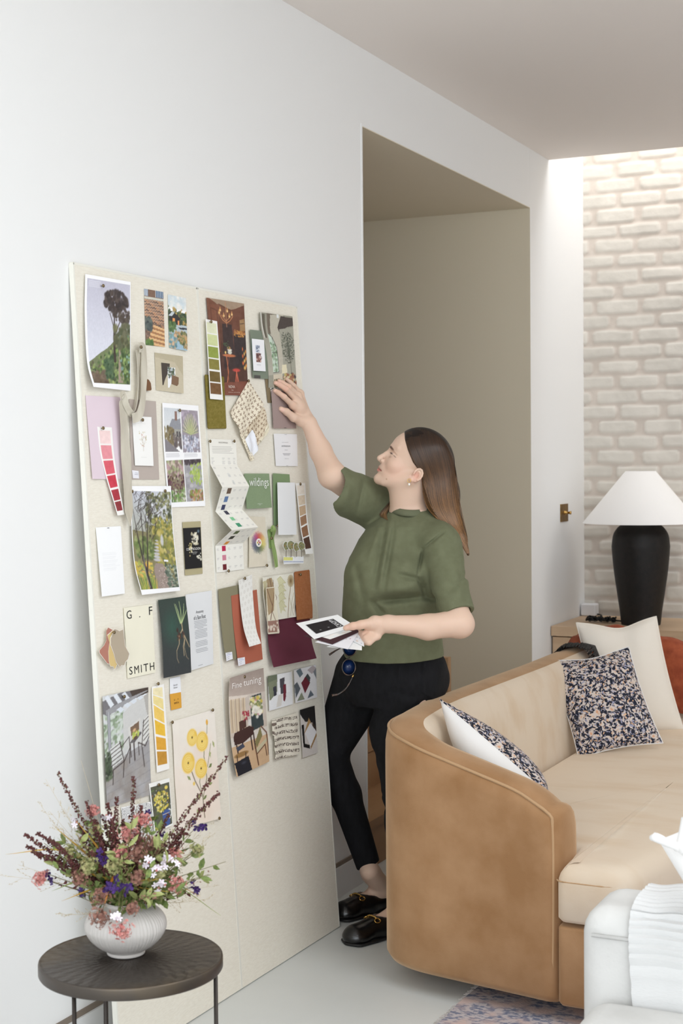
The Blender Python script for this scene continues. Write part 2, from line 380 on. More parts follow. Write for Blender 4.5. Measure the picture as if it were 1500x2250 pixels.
# seat cushion: outline with rounded front corners
def outline(pts,rad,k=8):
    o=[];m=len(pts)
    for i in range(m):
        p=np.array(pts[i],float);a=np.array(pts[i-1],float);b=np.array(pts[(i+1)%m],float);r=rad[i]
        if r<=0:o.append(tuple(p));continue
        u=(a-p)/np.linalg.norm(a-p);v=(b-p)/np.linalg.norm(b-p)
        for t in np.linspace(0,1,k):
            o.append(tuple((p+u*r)*(1-t)**2+2*p*t*(1-t)+(p+v*r)*t*t))
    return o
def pad(name,O,z0,z1,r,m,crown=0.,parent=None,bot=.01):
    O=np.array(O);c=O.mean(0);n=len(O)
    E=np.roll(O,-1,0)-np.roll(O,1,0);E/=np.linalg.norm(E,axis=1)[:,None];nr=np.stack([E[:,1],-E[:,0]],1)
    if (nr*(O-c)).sum()<0:nr=-nr
    V=[];rows=[]
    lv=[(bot,z0),(0,z0+bot),(0,z1-r)]+[(r*(1-math.cos(a)),z1-r+r*math.sin(a)) for a in np.linspace(.2,PI/2,6)]
    for ins,z in lv:
        q=O-nr*ins
        if ins>=r*.99:q=O-nr*r
        V+= [(x,y,z) for x,y in q]
    lastins=O-nr*r
    for f in (.85,.65,.4,.2):
        q=c+(lastins-c)*f;V+=[(x,y,z1+crown*(1-f**2)) for x,y in q]
    V.append((c[0],c[1],z1+crown))
    R=len(lv)+4;F=[]
    for i in range(R-1):
        for k in range(n):F.append((i*n+k,i*n+(k+1)%n,(i+1)*n+(k+1)%n,(i+1)*n+k))
    for k in range(n):F.append(((R-1)*n+k,(R-1)*n+(k+1)%n,R*n))
    F.append(tuple(range(n))[::-1])
    return mesh(name,V,F,m,parent,smooth=True)
so=outline([(.62,3.90),(1.038,3.86),(1.038,3.705),(1.235,3.700),(1.34,4.3),(1.36,4.95),(1.34,5.6),(1.25,6.2),(.64,6.05)],[.05,0,.03,.09,.3,.3,.3,.1,.2])
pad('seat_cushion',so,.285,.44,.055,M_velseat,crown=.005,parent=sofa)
so2=outline([(.62,3.90),(1.038,3.86),(1.038,3.715),(1.225,3.71),(1.33,4.3),(1.35,4.95),(1.33,5.6),(1.24,6.19),(.64,6.05)],[.05,0,.02,.09,.3,.3,.3,.1,.2])
pad('base',so2,.062,.272,.008,M_vel,parent=sofa)
# top seam of the seat cushion
sm=[(x,y) for x,y in so if x>1.04];
smp=np.array([(x-.004,y+.002,.392) for x,y in sm])
mesh('seat_seam',*tubemesh(spline(smp,120),.0022,5),M_velp,sofa,smooth=True)
M_blk=mat('black_plinth',(16,15,15),.7)
MB().box((.80,3.98,.0115),(1.18,6.0,.064)).build('plinth',M_blk,sofa)
# ================================================================ cushions
def pattern_mat():
    m=mat('floral_cotton',(24,30,48),.85,bump=.1,bs=300)
    nt=m.node_tree;N=nt.nodes;K=nt.links;b=N['Principled BSDF'];tc=[n for n in N if n.type=='TEX_COORD'][0]
    nz=N.new('ShaderNodeTexNoise');nz.inputs['Scale'].default_value=32;nz.inputs['Detail'].default_value=2;K.new(tc.outputs['Object'],nz.inputs['Vector'])
    vm=N.new('ShaderNodeVectorMath');vm.operation='MULTIPLY_ADD';K.new(nz.outputs['Color'],vm.inputs[0]);vm.inputs[1].default_value=(.035,.035,.035);K.new(tc.outputs['Object'],vm.inputs[2])
    def noise(s,d,lo,hi):
        n=N.new('ShaderNodeTexNoise');n.inputs['Scale'].default_value=s;n.inputs['Detail'].default_value=d;K.new(vm.outputs[0],n.inputs['Vector'])
        r=N.new('ShaderNodeMapRange');r.inputs['From Min'].default_value=lo;r.inputs['From Max'].default_value=hi;K.new(n.outputs['Fac'],r.inputs['Value']);return r.outputs['Result']
    def vor(s,lo,hi):
        n=N.new('ShaderNodeTexVoronoi');n.inputs['Scale'].default_value=s;K.new(vm.outputs[0],n.inputs['Vector'])
        r=N.new('ShaderNodeMapRange');r.inputs['From Min'].default_value=lo;r.inputs['From Max'].default_value=hi;K.new(n.outputs['Distance'],r.inputs['Value']);return r.outputs['Result']
    cur=L((16,22,42))
    def mixn(f,a,bc):
        x=N.new('ShaderNodeMix');x.data_type='RGBA';K.new(f,x.inputs['Factor'])
        if isinstance(a,tuple):x.inputs['A'].default_value=a
        else:K.new(a,x.inputs['A'])
        x.inputs['B'].default_value=bc;return x.outputs['Result']
    o=mixn(noise(92,1.5,.515,.54),cur,L((206,194,186)))
    o=mixn(noise(140,1,.60,.63),o,L((150,150,172)))
    o=mixn(noise(120,1,.64,.67),o,L((216,176,142)))
    o=mixn(vor(20,.25,.16),o,L((208,194,184)))
    o=mixn(vor(20,.13,.09),o,L((208,158,124)))
    K.new(o,b.inputs['Base Color']);return m
M_flor=pattern_mat();M_cot=mat('white_cotton',(226,224,222),.8,bump=.1,bs=220);M_lin=mat('ivory_linen',(232,224,212),.85,bump=.2,bs=260)
def cushion(name,label,TL,TR,BR_,BL_,nrm,th,mf,mb_,group=None,sag=0.,edge=.03):
    """four real corner points, puffed both ways along nrm"""
    n=41;TL,TR,BR_,BL_=map(np.asarray,(TL,TR,BR_,BL_));nrm=np.asarray(nrm,float);nrm/=np.linalg.norm(nrm)
    root=thing(name,label,'cushion',(TL+TR+BR_+BL_)/4-np.array([0,0,.2]),group)
    u=np.linspace(0,1,n);U_,W=np.meshgrid(u,u)
    a=(1-W)[...,None]*((1-U_)[...,None]*TL+U_[...,None]*TR)+W[...,None]*((1-U_)[...,None]*BL_+U_[...,None]*BR_)
    # edges bow inward between the corners
    cx=2*U_-1;cy=2*W-1;c=(TL+TR+BR_+BL_)/4
    bowx=(1-cy**2)*edge;bowy=(1-cx**2)*edge
    eu=(TR+BR_-TL-BL_);ew=(BL_+BR_-TL-TR)
    a=a-eu*.5*(cx*bowx)[...,None]-ew*.5*(cy*bowy)[...,None]
    puff=(np.clip((1-cx**2),0,1)**.55*np.clip((1-cy**2),0,1)**.55)
    wr=(noise2(n,n,7,sum(map(ord,label))%999)-.5)*.012*np.clip(puff*3,0,1)
    if sag:
        puff=puff*(1-sag*np.exp(-((U_-.55)/.16)**2-((W-.0)/.35)**2))
        a=a+ew[None,None]*(sag*.11*np.exp(-((U_-.52)/.24)**2)*(1-W)**2)[...,None]
    for s,m,pn in ((1,mf,'front_cover'),(-1,mb_,'back_cover')):
        V=(a+nrm*(s*(th*.5*puff+wr*.5)+.0008*s)[...,None]).reshape(-1,3);F=gridF(n,n)
        if s<0:F=F[:,::-1]
        o=mesh(pn,V,F,m,root,smooth=True)
    b=np.concatenate([a[0],a[1:,-1],a[-1,-2::-1],a[-2::-1,0]]);mesh('seam',*tubemesh(b,.0025,5),mb_,root,smooth=True)
    return root
# the two floral ones and the big ivory one at the far end, one more tucked into the near corner
nf=np.array([.30,-.92,.26])
cushion('cushion','dark floral cushion leaning beside the large ivory cushion at the far end of the sofa',
  atd(1199,1452,5.50),atd(1381,1421,5.50),atd(1456,1633,5.33),atd(1271,1667,5.30),nf,.13,M_flor,M_cot,sag=.1,edge=.035)
cushion('cushion','large plain ivory linen cushion standing behind the floral one',
  atd(1265,1368,5.84),atd(1441,1354,5.84),atd(1502,1604,5.78),atd(1318,1640,5.72),(.25,-.93,.2),.15,M_lin,M_lin,sag=.22,edge=.03)
cushion('cushion','floral cushion with a white back wedged in the near corner of the sofa',
  atd(966,1536,4.36),atd(1198,1737,4.16),(.86,4.14,.46),(.66,4.22,.50),(-.30,-.80,-.34),.19,M_cot,M_flor,edge=-.02)
# rust throw over the far end of the sofa
M_thr=mat('rust_throw',(166,84,52),.95,c2=(140,64,38),ns=30,bump=.5,bs=140)
def throw():
    root=thing('throw_blanket','rust red woven throw with a black fringe hung over the far end of the sofa','throw',(.75,6.1,.4))
    i0=int(np.argmin(np.abs(SP[:,0]-.505)+np.abs(SP[:,1]-5.58)));idx=np.arange(i0,n-6)
    V=[];w=14
    for i in idx:
        prof=[(-.012,.25),(-.012,.5),(-.012,H[i]-.1),(-.010,H[i]-.03),(.01,H[i]+.006),(TH*.5,H[i]+.018),(TH-.03,H[i]+.012),(TH+.008,H[i]-.05),(TH+.024,H[i]-.13),(TH+.036,.5),(TH+.034,.47)]
        bp=min(1,max(0,(i-i0-2)/10))
        for u,z in prof:
            V.append((SP[i][0]+NI[i][0]*u,SP[i][1]+NI[i][1]*u,z+.006*math.sin(i*.9)+(.045*bp if z>H[i]-.06 else 0)))
    k=11;m=len(idx);F=[(a*k+b,a*k+b+1,(a+1)*k+b+1,(a+1)*k+b) for a in range(m-1) for b in range(k-1)]
    o=mesh('cloth',V,F,M_thr,root,smooth=True);solid(o,.006)
    # black fringe at the near end
    f=MB();rs=np.random.RandomState(3);i=i0
    for q in range(150):
        t=rs.rand();pr=[(-.010,H[i]-.12),(-.006,H[i]-.02),(.03,H[i]+.016),(TH*.6,H[i]+.02),(TH-.02,H[i]+.01),(TH+.014,H[i]-.05)]
        us=np.interp(t,np.linspace(0,1,6),[p[0] for p in pr]);zs=np.interp(t,np.linspace(0,1,6),[p[1] for p in pr])
        x=SP[i][0]+NI[i][0]*us;y=SP[i][1]+.02;l=.05+.04*rs.rand()
        dx=(rs.rand()-.5)*.02;f.tube([(x,y,zs+.003),(x+dx*.5,y-l*.5,zs+.006+rs.rand()*.006),(x+dx,y-l,zs+.001)],.003,4)
    mf=f.build('fringe',M_blk,root);mf['kind']='stuff'
    mesh('fringe_band',np.array([(SP[i][0]+NI[i][0]*u,SP[i][1]+dy,z) for dy in (.0,.05) for u,z in ((-.014,H[i]-.1),(-.012,H[i]-.02),(.02,H[i]+.014),(TH*.6,H[i]+.024),(TH-.02,H[i]+.016),(TH+.014,H[i]-.05))]),[(a,a+1,a+7,a+6) for a in range(5)],M_blk,root,smooth=True)
throw()
# ================================================================ side table
ZTB=.50
tc_=atz(288,2103,ZTB);dd=dep(tc_);rt=200.5/FPX*dd
tb=thing('side_table','round dark bronze side table with a hammered metal top and thin legs','table',(tc_[0],tc_[1],0))
M_tab=mat('hammered_bronze',(84,77,71),.40,metal=.7,c2=(120,100,66),ns=3.2,mix=(.45,.75),spec=.6)
# hammered relief top, real geometry on concentric rings
k=220;rr=[0]+list(np.linspace(.006,rt-.004,46))
V=[(tc_[0],tc_[1],ZTB-.001)];rs=np.random.RandomState(4)
for i,r in enumerate(rr[1:]):
    for j in range(k):
        a=2*PI*j/k;z=ZTB+.0009*math.sin(i*1.57+ (j%2)*PI*.5)*math.sin(j*2*PI/k*38+i*1.3)*(1 if i>3 else .2)+rs.randn()*.0002
        V.append((tc_[0]+r*math.cos(a),tc_[1]+r*math.sin(a),z))
edge=[(rt-.002,.001),(rt,-.001),(rt+.0005,-.004),(rt+.0005,-.021),(rt-.001,-.0235),(rt-.006,-.0235),(rt-.006,-.006)]
for r,z in edge:
    for j in range(k):
        a=2*PI*j/k;V.append((tc_[0]+r*math.cos(a),tc_[1]+r*math.sin(a),ZTB+z))
F=[(0,1+j,1+(j+1)%k) for j in range(k)]
for i in range(len(rr)-2+len(edge)):
    for j in range(k):F.append((1+i*k+j,1+(i+1)*k+j,1+(i+1)*k+(j+1)%k,1+i*k+(j+1)%k))
mesh('table_top',V,F,M_tab,tb,smooth=True)
M_leg=mat('bronze_rod',(62,56,52),.45,metal=.7)
legs=[]
for px,py in ((162,2190),(231,2215),(476.5,2120)):
    # legs stand on the rim circle: pick the ring point that projects there
    best=None
    for a in np.linspace(0,2*PI,1441):
        P=np.array([tc_[0]+(rt-.008)*math.cos(a),tc_[1]+(rt-.008)*math.sin(a),ZTB-.1]);d=P-CC;z=d@CF;x=750+FPX*(d@CR)/z
        y=1125-FPX*(d@CU)/z
        near=(px!=231 and dep(P)<=dd+.02) or (px==231)
        e=abs(x-px)+(0 if near else 50)+(.0 if px!=231 else 0)
        if best is None or e<best[0]:best=(e,a)
    legs.append(best[1])
    a=best[1];x,y=tc_[0]+(rt-.010)*math.cos(a),tc_[1]+(rt-.010)*math.sin(a)
    MB().tube([(x,y,ZTB-.01),(x,y,.0)],.0042 if px!=231 else .005,12).build('leg',M_leg,tb,smooth=True)
a=legs[2]+PI*.5
x,y=tc_[0]+(rt-.010)*math.cos(a),tc_[1]+(rt-.010)*math.sin(a)
MB().tube([(tc_[0]+(rt-.01)*math.cos(q),tc_[1]+(rt-.01)*math.sin(q),.006) for q in np.linspace(0,2*PI,60)],.005,8,cap=False).build('floor_ring',M_leg,tb,smooth=True)
# ================================================================ vase
vc=atz(277,2096,ZTB);vs_=dep(vc)/FPX
vase=thing('vase','squat white ribbed ceramic vase in the middle of the round table','vase',(vc[0],vc[1],ZTB+.001))
pv=[(0,0),(38,0),(41,1.5),(42,5),(40,8),(46,12),(62,22),(78,38),(87,54),(89,66),(86,80),(76,94),(62,104),(50,109),(44,112),(43,116),(45,119),(42,120),(40,116),(42,108),(60,98),(78,70),(60,30),(0,14)]
pv=[(r*vs_,z*vs_*.98) for r,z in pv];zz=[p[1] for p in pv]
kk=264
sp=spline(np.array(pv[1:]),90);sp=[(0,0)]+[tuple(p) for p in sp]
V,F=lathe(sp,(vc[0],vc[1],ZTB+.001),kk,rib=lambda a,i:(.016*(1 if math.cos(a*66)>0 else -1)*.5 if 14<i<58 else 0))
mesh('body',V,F,mat('ribbed_porcelain',(196,191,186),.35,spec=.5),vase,smooth=True)
# ================================================================ white armchair, near right corner
ac=thing('armchair','white slipcovered armchair in the lower right corner','armchair',(1.75,2.9,0))
M_slip=mat('white_slipcover',(212,211,208),.9,c2=(204,203,200),ns=14,bump=.3,bs=140)
ex=atd(1295,2100,3.08)[0];ty=2.95
pA=atd(1298,2000,3.08)
x0,y0=pA[0],pA[1];zt=atd(1340,1941,3.16)[2]
def rbox(name,a,b,r,m,parent,seg=5):
    return bevel(MB().box(a,b).build(name,m,parent),r,seg)
rbox('arm',(x0,y0-.10,.08),(x0+.98,y0+.12,zt),.055,M_slip,ac)
rbox('seat',(x0+.03,y0-.75,.08),(x0+.82,y0-.102,.42),.05,M_slip,ac)
rbox('back',(x0+.80,y0-.75,.08),(x0+.99,y0-.102,.86),.06,M_slip,ac)
rbox('skirt',(x0+.012,y0-.10,.01),(x0+.95,y0+.115,.10),.02,M_slip,ac)
mesh('welt',*tubemesh([(x0+.03,y0-.103,zt-.05),(x0+.9,y0-.103,zt-.05)],.004,6),M_slip,ac,smooth=True)
# ribbed white throw over the arm
th_=thing('throw_blanket','white ribbed cotton throw draped over the arm of the white armchair','throw',(x0+.4,y0,.3))
V=[];nu,nv=70,90;rs=np.random.RandomState(9)
prof=np.array([(-.118,.12),(-.118,.30),(-.116,zt-.12),(-.112,zt-.05),(-.090,zt-.008),(-.05,zt+.010),(.0,zt+.014),(.07,zt+.012),(.11,zt-.01),(.135,zt-.06),(.138,zt-.2)])
pp=spline(prof,nv)
for j in range(nv):
    for i in range(nu):
        u=i/(nu-1);yy,zz_=pp[j]
        left=.105+.035*(1-min(1,max(0,(zz_-.1)/(zt-.1))))**1.0
        x=x0+left+u*.55;w=.0035*math.sin(j*2.1)+.003*math.sin(i*.5+j*.05)
        s=-1 if j<nv*.55 else 1
        V.append((x,y0+yy+(w*(-1 if j<40 else 0)),zz_+(w if 35<j<75 else 0)+.004*math.sin(u*9)))
o=mesh('cloth',V,gridF(nu,nv),mat('ribbed_cotton',(216,216,215),.95,bump=.5,bs=120,st=(1,1,5)),th_,smooth=True);solid(o,.004,1)
# white pillow with a knotted corner tie on the armchair
kt=thing('cushion','white cushion with a knotted corner tie poking in at the right edge','cushion',atd(1520,1990,2.75))
D=2.78
c0=atd(1560,1905,D);s_=D/FPX
def el(c,r,nn=24,mm=16,seed=0):
    V=[];F=[]
    for i in range(mm+1):
        th=PI*i/mm
        for j in range(nn):
            ph=2*PI*j/nn;V.append((c[0]+r[0]*math.sin(th)*math.cos(ph),c[1]+r[1]*math.sin(th)*math.sin(ph),c[2]+r[2]*math.cos(th)))
    for i in range(mm):
        for j in range(nn):F.append((i*nn+j,(i+1)*nn+j,(i+1)*nn+(j+1)%nn,i*nn+(j+1)%nn))
    return V,F
cushV=[];nn=33;u=np.linspace(0,1,nn);Ug,Wg=np.meshgrid(u,u)
A=[np.asarray(q) for q in (atd(1446,1846,D+.04),atd(1640,1770,D+.1),atd(1700,2010,D),atd(1545,2010,D-.05))]
a=(1-Wg)[...,None]*((1-Ug)[...,None]*A[0]+Ug[...,None]*A[1])+Wg[...,None]*((1-Ug)[...,None]*A[3]+Ug[...,None]*A[2])
pf=(np.clip(1-(2*Ug-1)**2,0,1)**.5*np.clip(1-(2*Wg-1)**2,0,1)**.5)
for s,pn in ((-1,'front_cover'),(1,'back_cover')):
    mesh(pn,(a+CF*(s*.07*pf)[...,None]).reshape(-1,3),gridF(nn,nn),M_cot,kt,smooth=True)
mb=MB()
tp=spline([atd(1430,1842,D-.02),atd(1440,1840,D-.03),atd(1466,1852,D-.03),atd(1488,1860,D-.03),atd(1506,1866,D-.02)],20)
mb.tube(tp,np.array([.002]+[.006]*3+[.009]*4+[.008]*6+[.010]*6),8)
mb.tube(spline([atd(1500,1862,D-.03),atd(1506,1835,D-.03),atd(1512,1800,D-.02)],12),.014,8)
V,F=el(atd(1505,1862,D-.035),(.014,.014,.016));mb.add(V,F)
mb.build('tie',M_cot,kt,smooth=True)
# ================================================================ the two leaning pinboards
def zr(ox,oy,s): return lambda x,y:(ox+x/s,oy+y/s)
zA=zr(130,560,4.286);zB=zr(430,630,4.545);zC=zr(160,850,4.545);zD=zr(440,940,5.357);zE=zr(190,1280,3.948);zF=zr(460,1240,4.688);zG=zr(480,820,10.715);zH=zr(360,1300,7.5)
M_bf=mat('board_linen',(235,230,217),.95,c2=(229,223,209),ns=60,mix=(.35,.65),st=(1,1,5),det=6,bump=.35,bs=220,bst=(1,1,3))
M_be=mat('board_edge_band',(230,228,218),.8)
def board(name,label,tl,tr,br,bl,tk=.018):
    r=thing(name,label,'pinboard',onb((bl[0]+br[0])/2,(bl[1]+br[1])/2))
    q=[onb(*p) for p in (tl,tr,br,bl)]
    for i in (2,3): q[i]=q[i].copy();q[i]=q[i]-BU*((q[i][2]-.003)/BU[2])
    e=.0015;back=[p-BN*(tk-.001) for p in q];fr=q
    cx=sum(q)/4
    MB().prism([fr[i] for i in (0,1,2,3)],[back[i]+(0) for i in (0,1,2,3)]).build('panel',M_bf,r)
    # pale edge band wrapping the sides, 1 mm proud
    def band(a,b,n_):
        off=n_*.0015
        return ([a+BN*.0004+off,b+BN*.0004+off,b+BN*.0004-n_*.004,a+BN*.0004-n_*.004],[a-BN*tk+off,b-BN*tk+off,b-BN*tk-n_*.004,a-BN*tk-n_*.004])
    mb=MB()
    for a,b,nn in ((q[0],q[3],-BD),(q[1],q[2],BD),(q[0],q[1],BU)):
        P,Q=band(a,b,nn);mb.prism(P,Q)
    mb.build('edge_band',M_be,r)
    return r
board('pinboard','left of the two tall linen pinboards leaning on the white wall',(160.5,577),(432.3,632.2),(531.2,2176),(280,2609),.0128)
board('pinboard','right of the two tall linen pinboards, the one the woman touches',(433.5,632.5),(652,675),(746,2040),(532,2177))
# ---------------------------------------------------------------- paint box for the printed pictures
class Pic:
    def __init__(s,w,h,c=(255,255,255)):
        s.w,s.h=w,h;s.a=np.ones((h,w,3))*np.array(c,float);s.Y,s.X=np.mgrid[0:h,0:w];s.Y=(s.Y+.5)/h;s.X=(s.X+.5)/w;s.asp=h/w
    def blend(s,m,c):
        m=np.clip(m,0,1)[...,None];s.a=s.a*(1-m)+np.asarray(c,float)*m;return s
    def grad(s,c0,c1,y0=0,y1=1,x0=0,x1=1,hor=False):
        t=np.clip(((s.X-x0)/(x1-x0)) if hor else ((s.Y-y0)/(y1-y0)),0,1)[...,None]
        m=((s.X>=x0)&(s.X<=x1)&(s.Y>=y0)&(s.Y<=y1))
        s.a=np.where(m[...,None],np.array(c0,float)*(1-t)+np.array(c1,float)*t,s.a);return s
    def rect(s,x0,y0,x1,y1,c): return s.blend((s.X>=x0)&(s.X<=x1)&(s.Y>=y0)&(s.Y<=y1),c)
    def pm(s,P):
        m=np.zeros((s.h,s.w),bool);n=len(P)
        for i in range(n):
            x0,y0=P[i];x1,y1=P[(i+1)%n]
            if y0==y1:continue
            k=((s.Y>=min(y0,y1))&(s.Y<max(y0,y1)))&(s.X<(x0+(s.Y-y0)*(x1-x0)/(y1-y0)));m^=k
        return m
    def poly(s,P,c,a=1.): return s.blend(s.pm(P)*a,c)
    def ell(s,x,y,rx,ry,c,a=1.,soft=.15):
        d=np.hypot((s.X-x)/rx,(s.Y-y)/ry);return s.blend(np.clip((1-d)/soft,0,1)*a,c)
    def line(s,P,wd,c,a=1.):
        m=np.zeros((s.h,s.w));ws=wd if np.ndim(wd) else [wd]*len(P)
        for i in range(len(P)-1):
            x0,y0=P[i];x1,y1=P[i+1];dx,dy=x1-x0,(y1-y0)*s.asp;l=dx*dx+dy*dy+1e-12
            t=np.clip(((s.X-x0)*dx+(s.Y-y0)*s.asp*dy)/l,0,1);d=np.hypot(s.X-x0-t*dx,(s.Y-y0)*s.asp-t*dy)
            w_=ws[i]*(1-t)+ws[i+1]*t;m=np.maximum(m,np.clip((w_-d)*s.w+.5,0,1))
        return s.blend(m*a,c)
    def dabs(s,n,reg,size,cols,seed=0,soft=.5,a=.9,asp=1.):
        rs=np.random.RandomState(seed);cols=[np.array(c,float) for c in cols];k=0
        while k<n:
            x=reg[0]+rs.rand()*(reg[2]-reg[0]);y=reg[1]+rs.rand()*(reg[3]-reg[1])
            if len(reg)>4 and not reg[4](x,y,rs): n-=.34;continue
            r=size*(.5+rs.rand());i0=max(0,int((x-r)*s.w)-1);i1=min(s.w,int((x+r)*s.w)+2);ry=r*asp/s.asp;j0=max(0,int((y-ry)*s.h)-1);j1=min(s.h,int((y+ry)*s.h)+2)
            if i1>i0 and j1>j0:
                d=np.hypot((s.X[j0:j1,i0:i1]-x)/r,(s.Y[j0:j1,i0:i1]-y)/ry);m=np.clip((1-d)/soft,0,1)[...,None]*a
                c=cols[rs.randint(len(cols))]+rs.randn()*8;s.a[j0:j1,i0:i1]=s.a[j0:j1,i0:i1]*(1-m)+c*m
            k+=1
        return s
    def nz(s,amp,sc=4,seed=0,x0=0,y0=0,x1=1,y1=1,octv=3):
        n=(noise2(s.h,s.w,sc,seed,octv)-.5)*2*amp;m=((s.X>=x0)&(s.X<=x1)&(s.Y>=y0)&(s.Y<=y1));s.a+=(n*m)[...,None];return s
    def paste(s,p,x0,y0,x1,y1):
        j0,j1,i0,i1=int(y0*s.h),int(y1*s.h),int(x0*s.w),int(x1*s.w)
        jj=(np.arange(j1-j0)*p.h/(j1-j0)).astype(int);ii=(np.arange(i1-i0)*p.w/(i1-i0)).astype(int);s.a[j0:j1,i0:i1]=p.a[jj][:,ii];return s
    def lines(s,x0,x1,ys,c=(150,150,155),a=.6,seed=0,wd=.004):
        rs=np.random.RandomState(seed)
        for y in ys: s.line([(x0+rs.rand()*.02*(x1-x0),y),(x1-rs.rand()*.3*(x1-x0),y)],wd,c,a)
        return s
M_pap=mat('printed_paper',attr='Col',rough=.62,spec=.35)
M_fab=mat('printed_cloth',attr='Col',rough=.95,bump=.5,bs=260,spec=.2)
LAY=[0.0012]
def tone(a):
    a=255*(np.clip(a,0,255)/255.)**.90;g=a.mean(-1,keepdims=True);return g+(a-g)*.92
def sheet(name,label,cat,Q,pic=None,col=(240,240,240),off=None,up=0.,curl=(0,0,0,0),bow=0.,le=None,re=None,m=None,group=None,parent=None,th=.0003,smooth=True,nu=None,nv=None,lab=None,wav=0.,hold=False):
    """a sheet pinned flat on the board: Q = its 4 corners as seen (TL,TR,BR,BL); curl lifts corners off the board; le/re = extra left/right edge points"""
    if off is None:
        off=LAY[0]+up
    cl=[off+c for c in curl]
    n=np.array
    P=[onb(*Q[i],cl[i]) for i in range(4)]
    if pic is not None: nu,nv=pic.w,pic.h
    nu=nu or 12;nv=nv or 16
    u=(np.arange(nu)+0.)/(nu-1);v=(np.arange(nv)+0.)/(nv-1)
    def edge(a,b,ex,ca,cb):
        if not ex: return a[None]*(1-v[:,None])+b[None]*v[:,None]
        pts=[a];
        for k,(x,y) in enumerate(ex):
            t=(k+1)/(len(ex)+1);pts.append(onb(x,y,off+(ca+(cb-ca)*t*t)))
        pts.append(b);return spline(pts,nv)
    Lf=edge(P[0],P[3],le,curl[0],curl[3]);Rt=edge(P[1],P[2],re,curl[1],curl[2])
    V=Lf[:,None,:]*(1-u[None,:,None])+Rt[:,None,:]*u[None,:,None]
    if bow: V=V+BN*(bow*np.sin(PI*v)[:,None]*np.ones(nu)[None])[...,None]
    if wav:V=V+BN*((noise2(nv,nu,max(3,nu/2.5),sum(map(ord,label or name))%97,2)-.3)*wav)[...,None]
    colr=tone(pic.a.reshape(-1,3)) if pic is not None else np.tile(n(col,float),(nu*nv,1))
    F=gridF(nu,nv)[:,::-1]
    o=mesh(name,V.reshape(-1,3),F,m or M_pap,parent,smooth=smooth,col=colr)
    s=solid(o,th,1)
    if parent is None: tag(o,label,cat,group);LAY[0]+=.00012
    o['_q']=1;del o['_q']
    frame=(V,u,v)
    return o,frame
def onsheet(fr,x,y,lift=.0004):
    V,u,v=fr;i=min(max(x,0),1)*(len(u)-1);j=min(max(y,0),1)*(len(v)-1);i0=min(int(i),len(u)-2);j0=min(int(j),len(v)-2);f=i-i0;g=j-j0
    p=(V[j0,i0]*(1-f)+V[j0,i0+1]*f)*(1-g)+(V[j0+1,i0]*(1-f)+V[j0+1,i0+1]*f)*g
    du=V[j0,i0+1]-V[j0,i0];dv=V[j0+1,i0]-V[j0,i0];n=np.cross(dv,du);n/=np.linalg.norm(n)
    if n@BN<0:n=-n
    return p+n*(lift+.0006)
FONTC={}
def glyphs(txt):
    if txt in FONTC:return FONTC[txt]
    c=bpy.data.curves.new('t','FONT');c.body=txt;c.resolution_u=3;o=bpy.data.objects.new('t',c);COL.objects.link(o)
    bpy.context.view_layer.update();dg=bpy.context.evaluated_depsgraph_get();me=o.evaluated_get(dg).to_mesh()
    V=np.array([v.co[:] for v in me.vertices]);F=[tuple(p.vertices) for p in me.polygons];o.evaluated_get(dg).to_mesh_clear()
    bpy.data.objects.remove(o);bpy.data.curves.remove(c);FONTC[txt]=(V,F);return V,F
def printed(parent,fr,items,color,name='printed_text',lift=.0004):
    """items: (text,x0,y0,x1,y1[,slant]) boxes in sheet coordinates (0..1); text is stretched into its box"""
    m=mat('ink_%d_%d_%d'%color,color,.7)
    for it in items:
        mb=MB();t,x0,y0,x1,y1=it[:5];V,F=glyphs(t);lo=V.min(0);hi=V.max(0);W=[]
        for p in V:
            a=(p[0]-lo[0])/(hi[0]-lo[0]);b=(p[1]-lo[1])/(hi[1]-lo[1]+1e-9)
            W.append(onsheet(fr,x0+(x1-x0)*a,y1+(y0-y1)*b,lift))
        mb.add(W,F);o=mb.build(name,m,parent)
    return o
def rules(parent,fr,rows,color,name='printed_lines',w=.0035):
    mb=MB()
    for x0,x1,y in rows:
        h=w;mb.add([onsheet(fr,x0,y-h),onsheet(fr,x1,y-h),onsheet(fr,x1,y+h),onsheet(fr,x0,y+h)],[(3,2,1,0)])
    return mb.build(name,mat('ink_%d_%d_%d'%color,color,.7),parent)
M_pin=mat('brass_pin',(128,112,84),.3,metal=.9)
_pin=[None]
def pin(px,py,where,off=.006,steel=False):
    c=onb(px,py,off+.004)
    if _pin[0] is None:
        V,F=lathe([(0,-.006),(.0009,-.006),(.0009,-.001),(.0042,-.001),(.0046,0),(.0042,.0018),(.0022,.0026),(0,.0028)],(0,0,0),14)
        R=np.stack([BD,BU,BN],1);V=np.array(V)@R.T
        o=mesh('drawing_pin',V+c,F,M_pin,smooth=True);_pin[0]=o
        o.location=Vector([float(q) for q in c]);V2=V.astype(float);o.data.vertices.foreach_set('co',V2.ravel());o.data.update()
    else:
        o=_pin[0].copy();COL.objects.link(o);o.location=Vector([float(q) for q in c])
    tag(o,'small brass drawing pin '+where,'drawing pin','drawing pins in the pinboards')
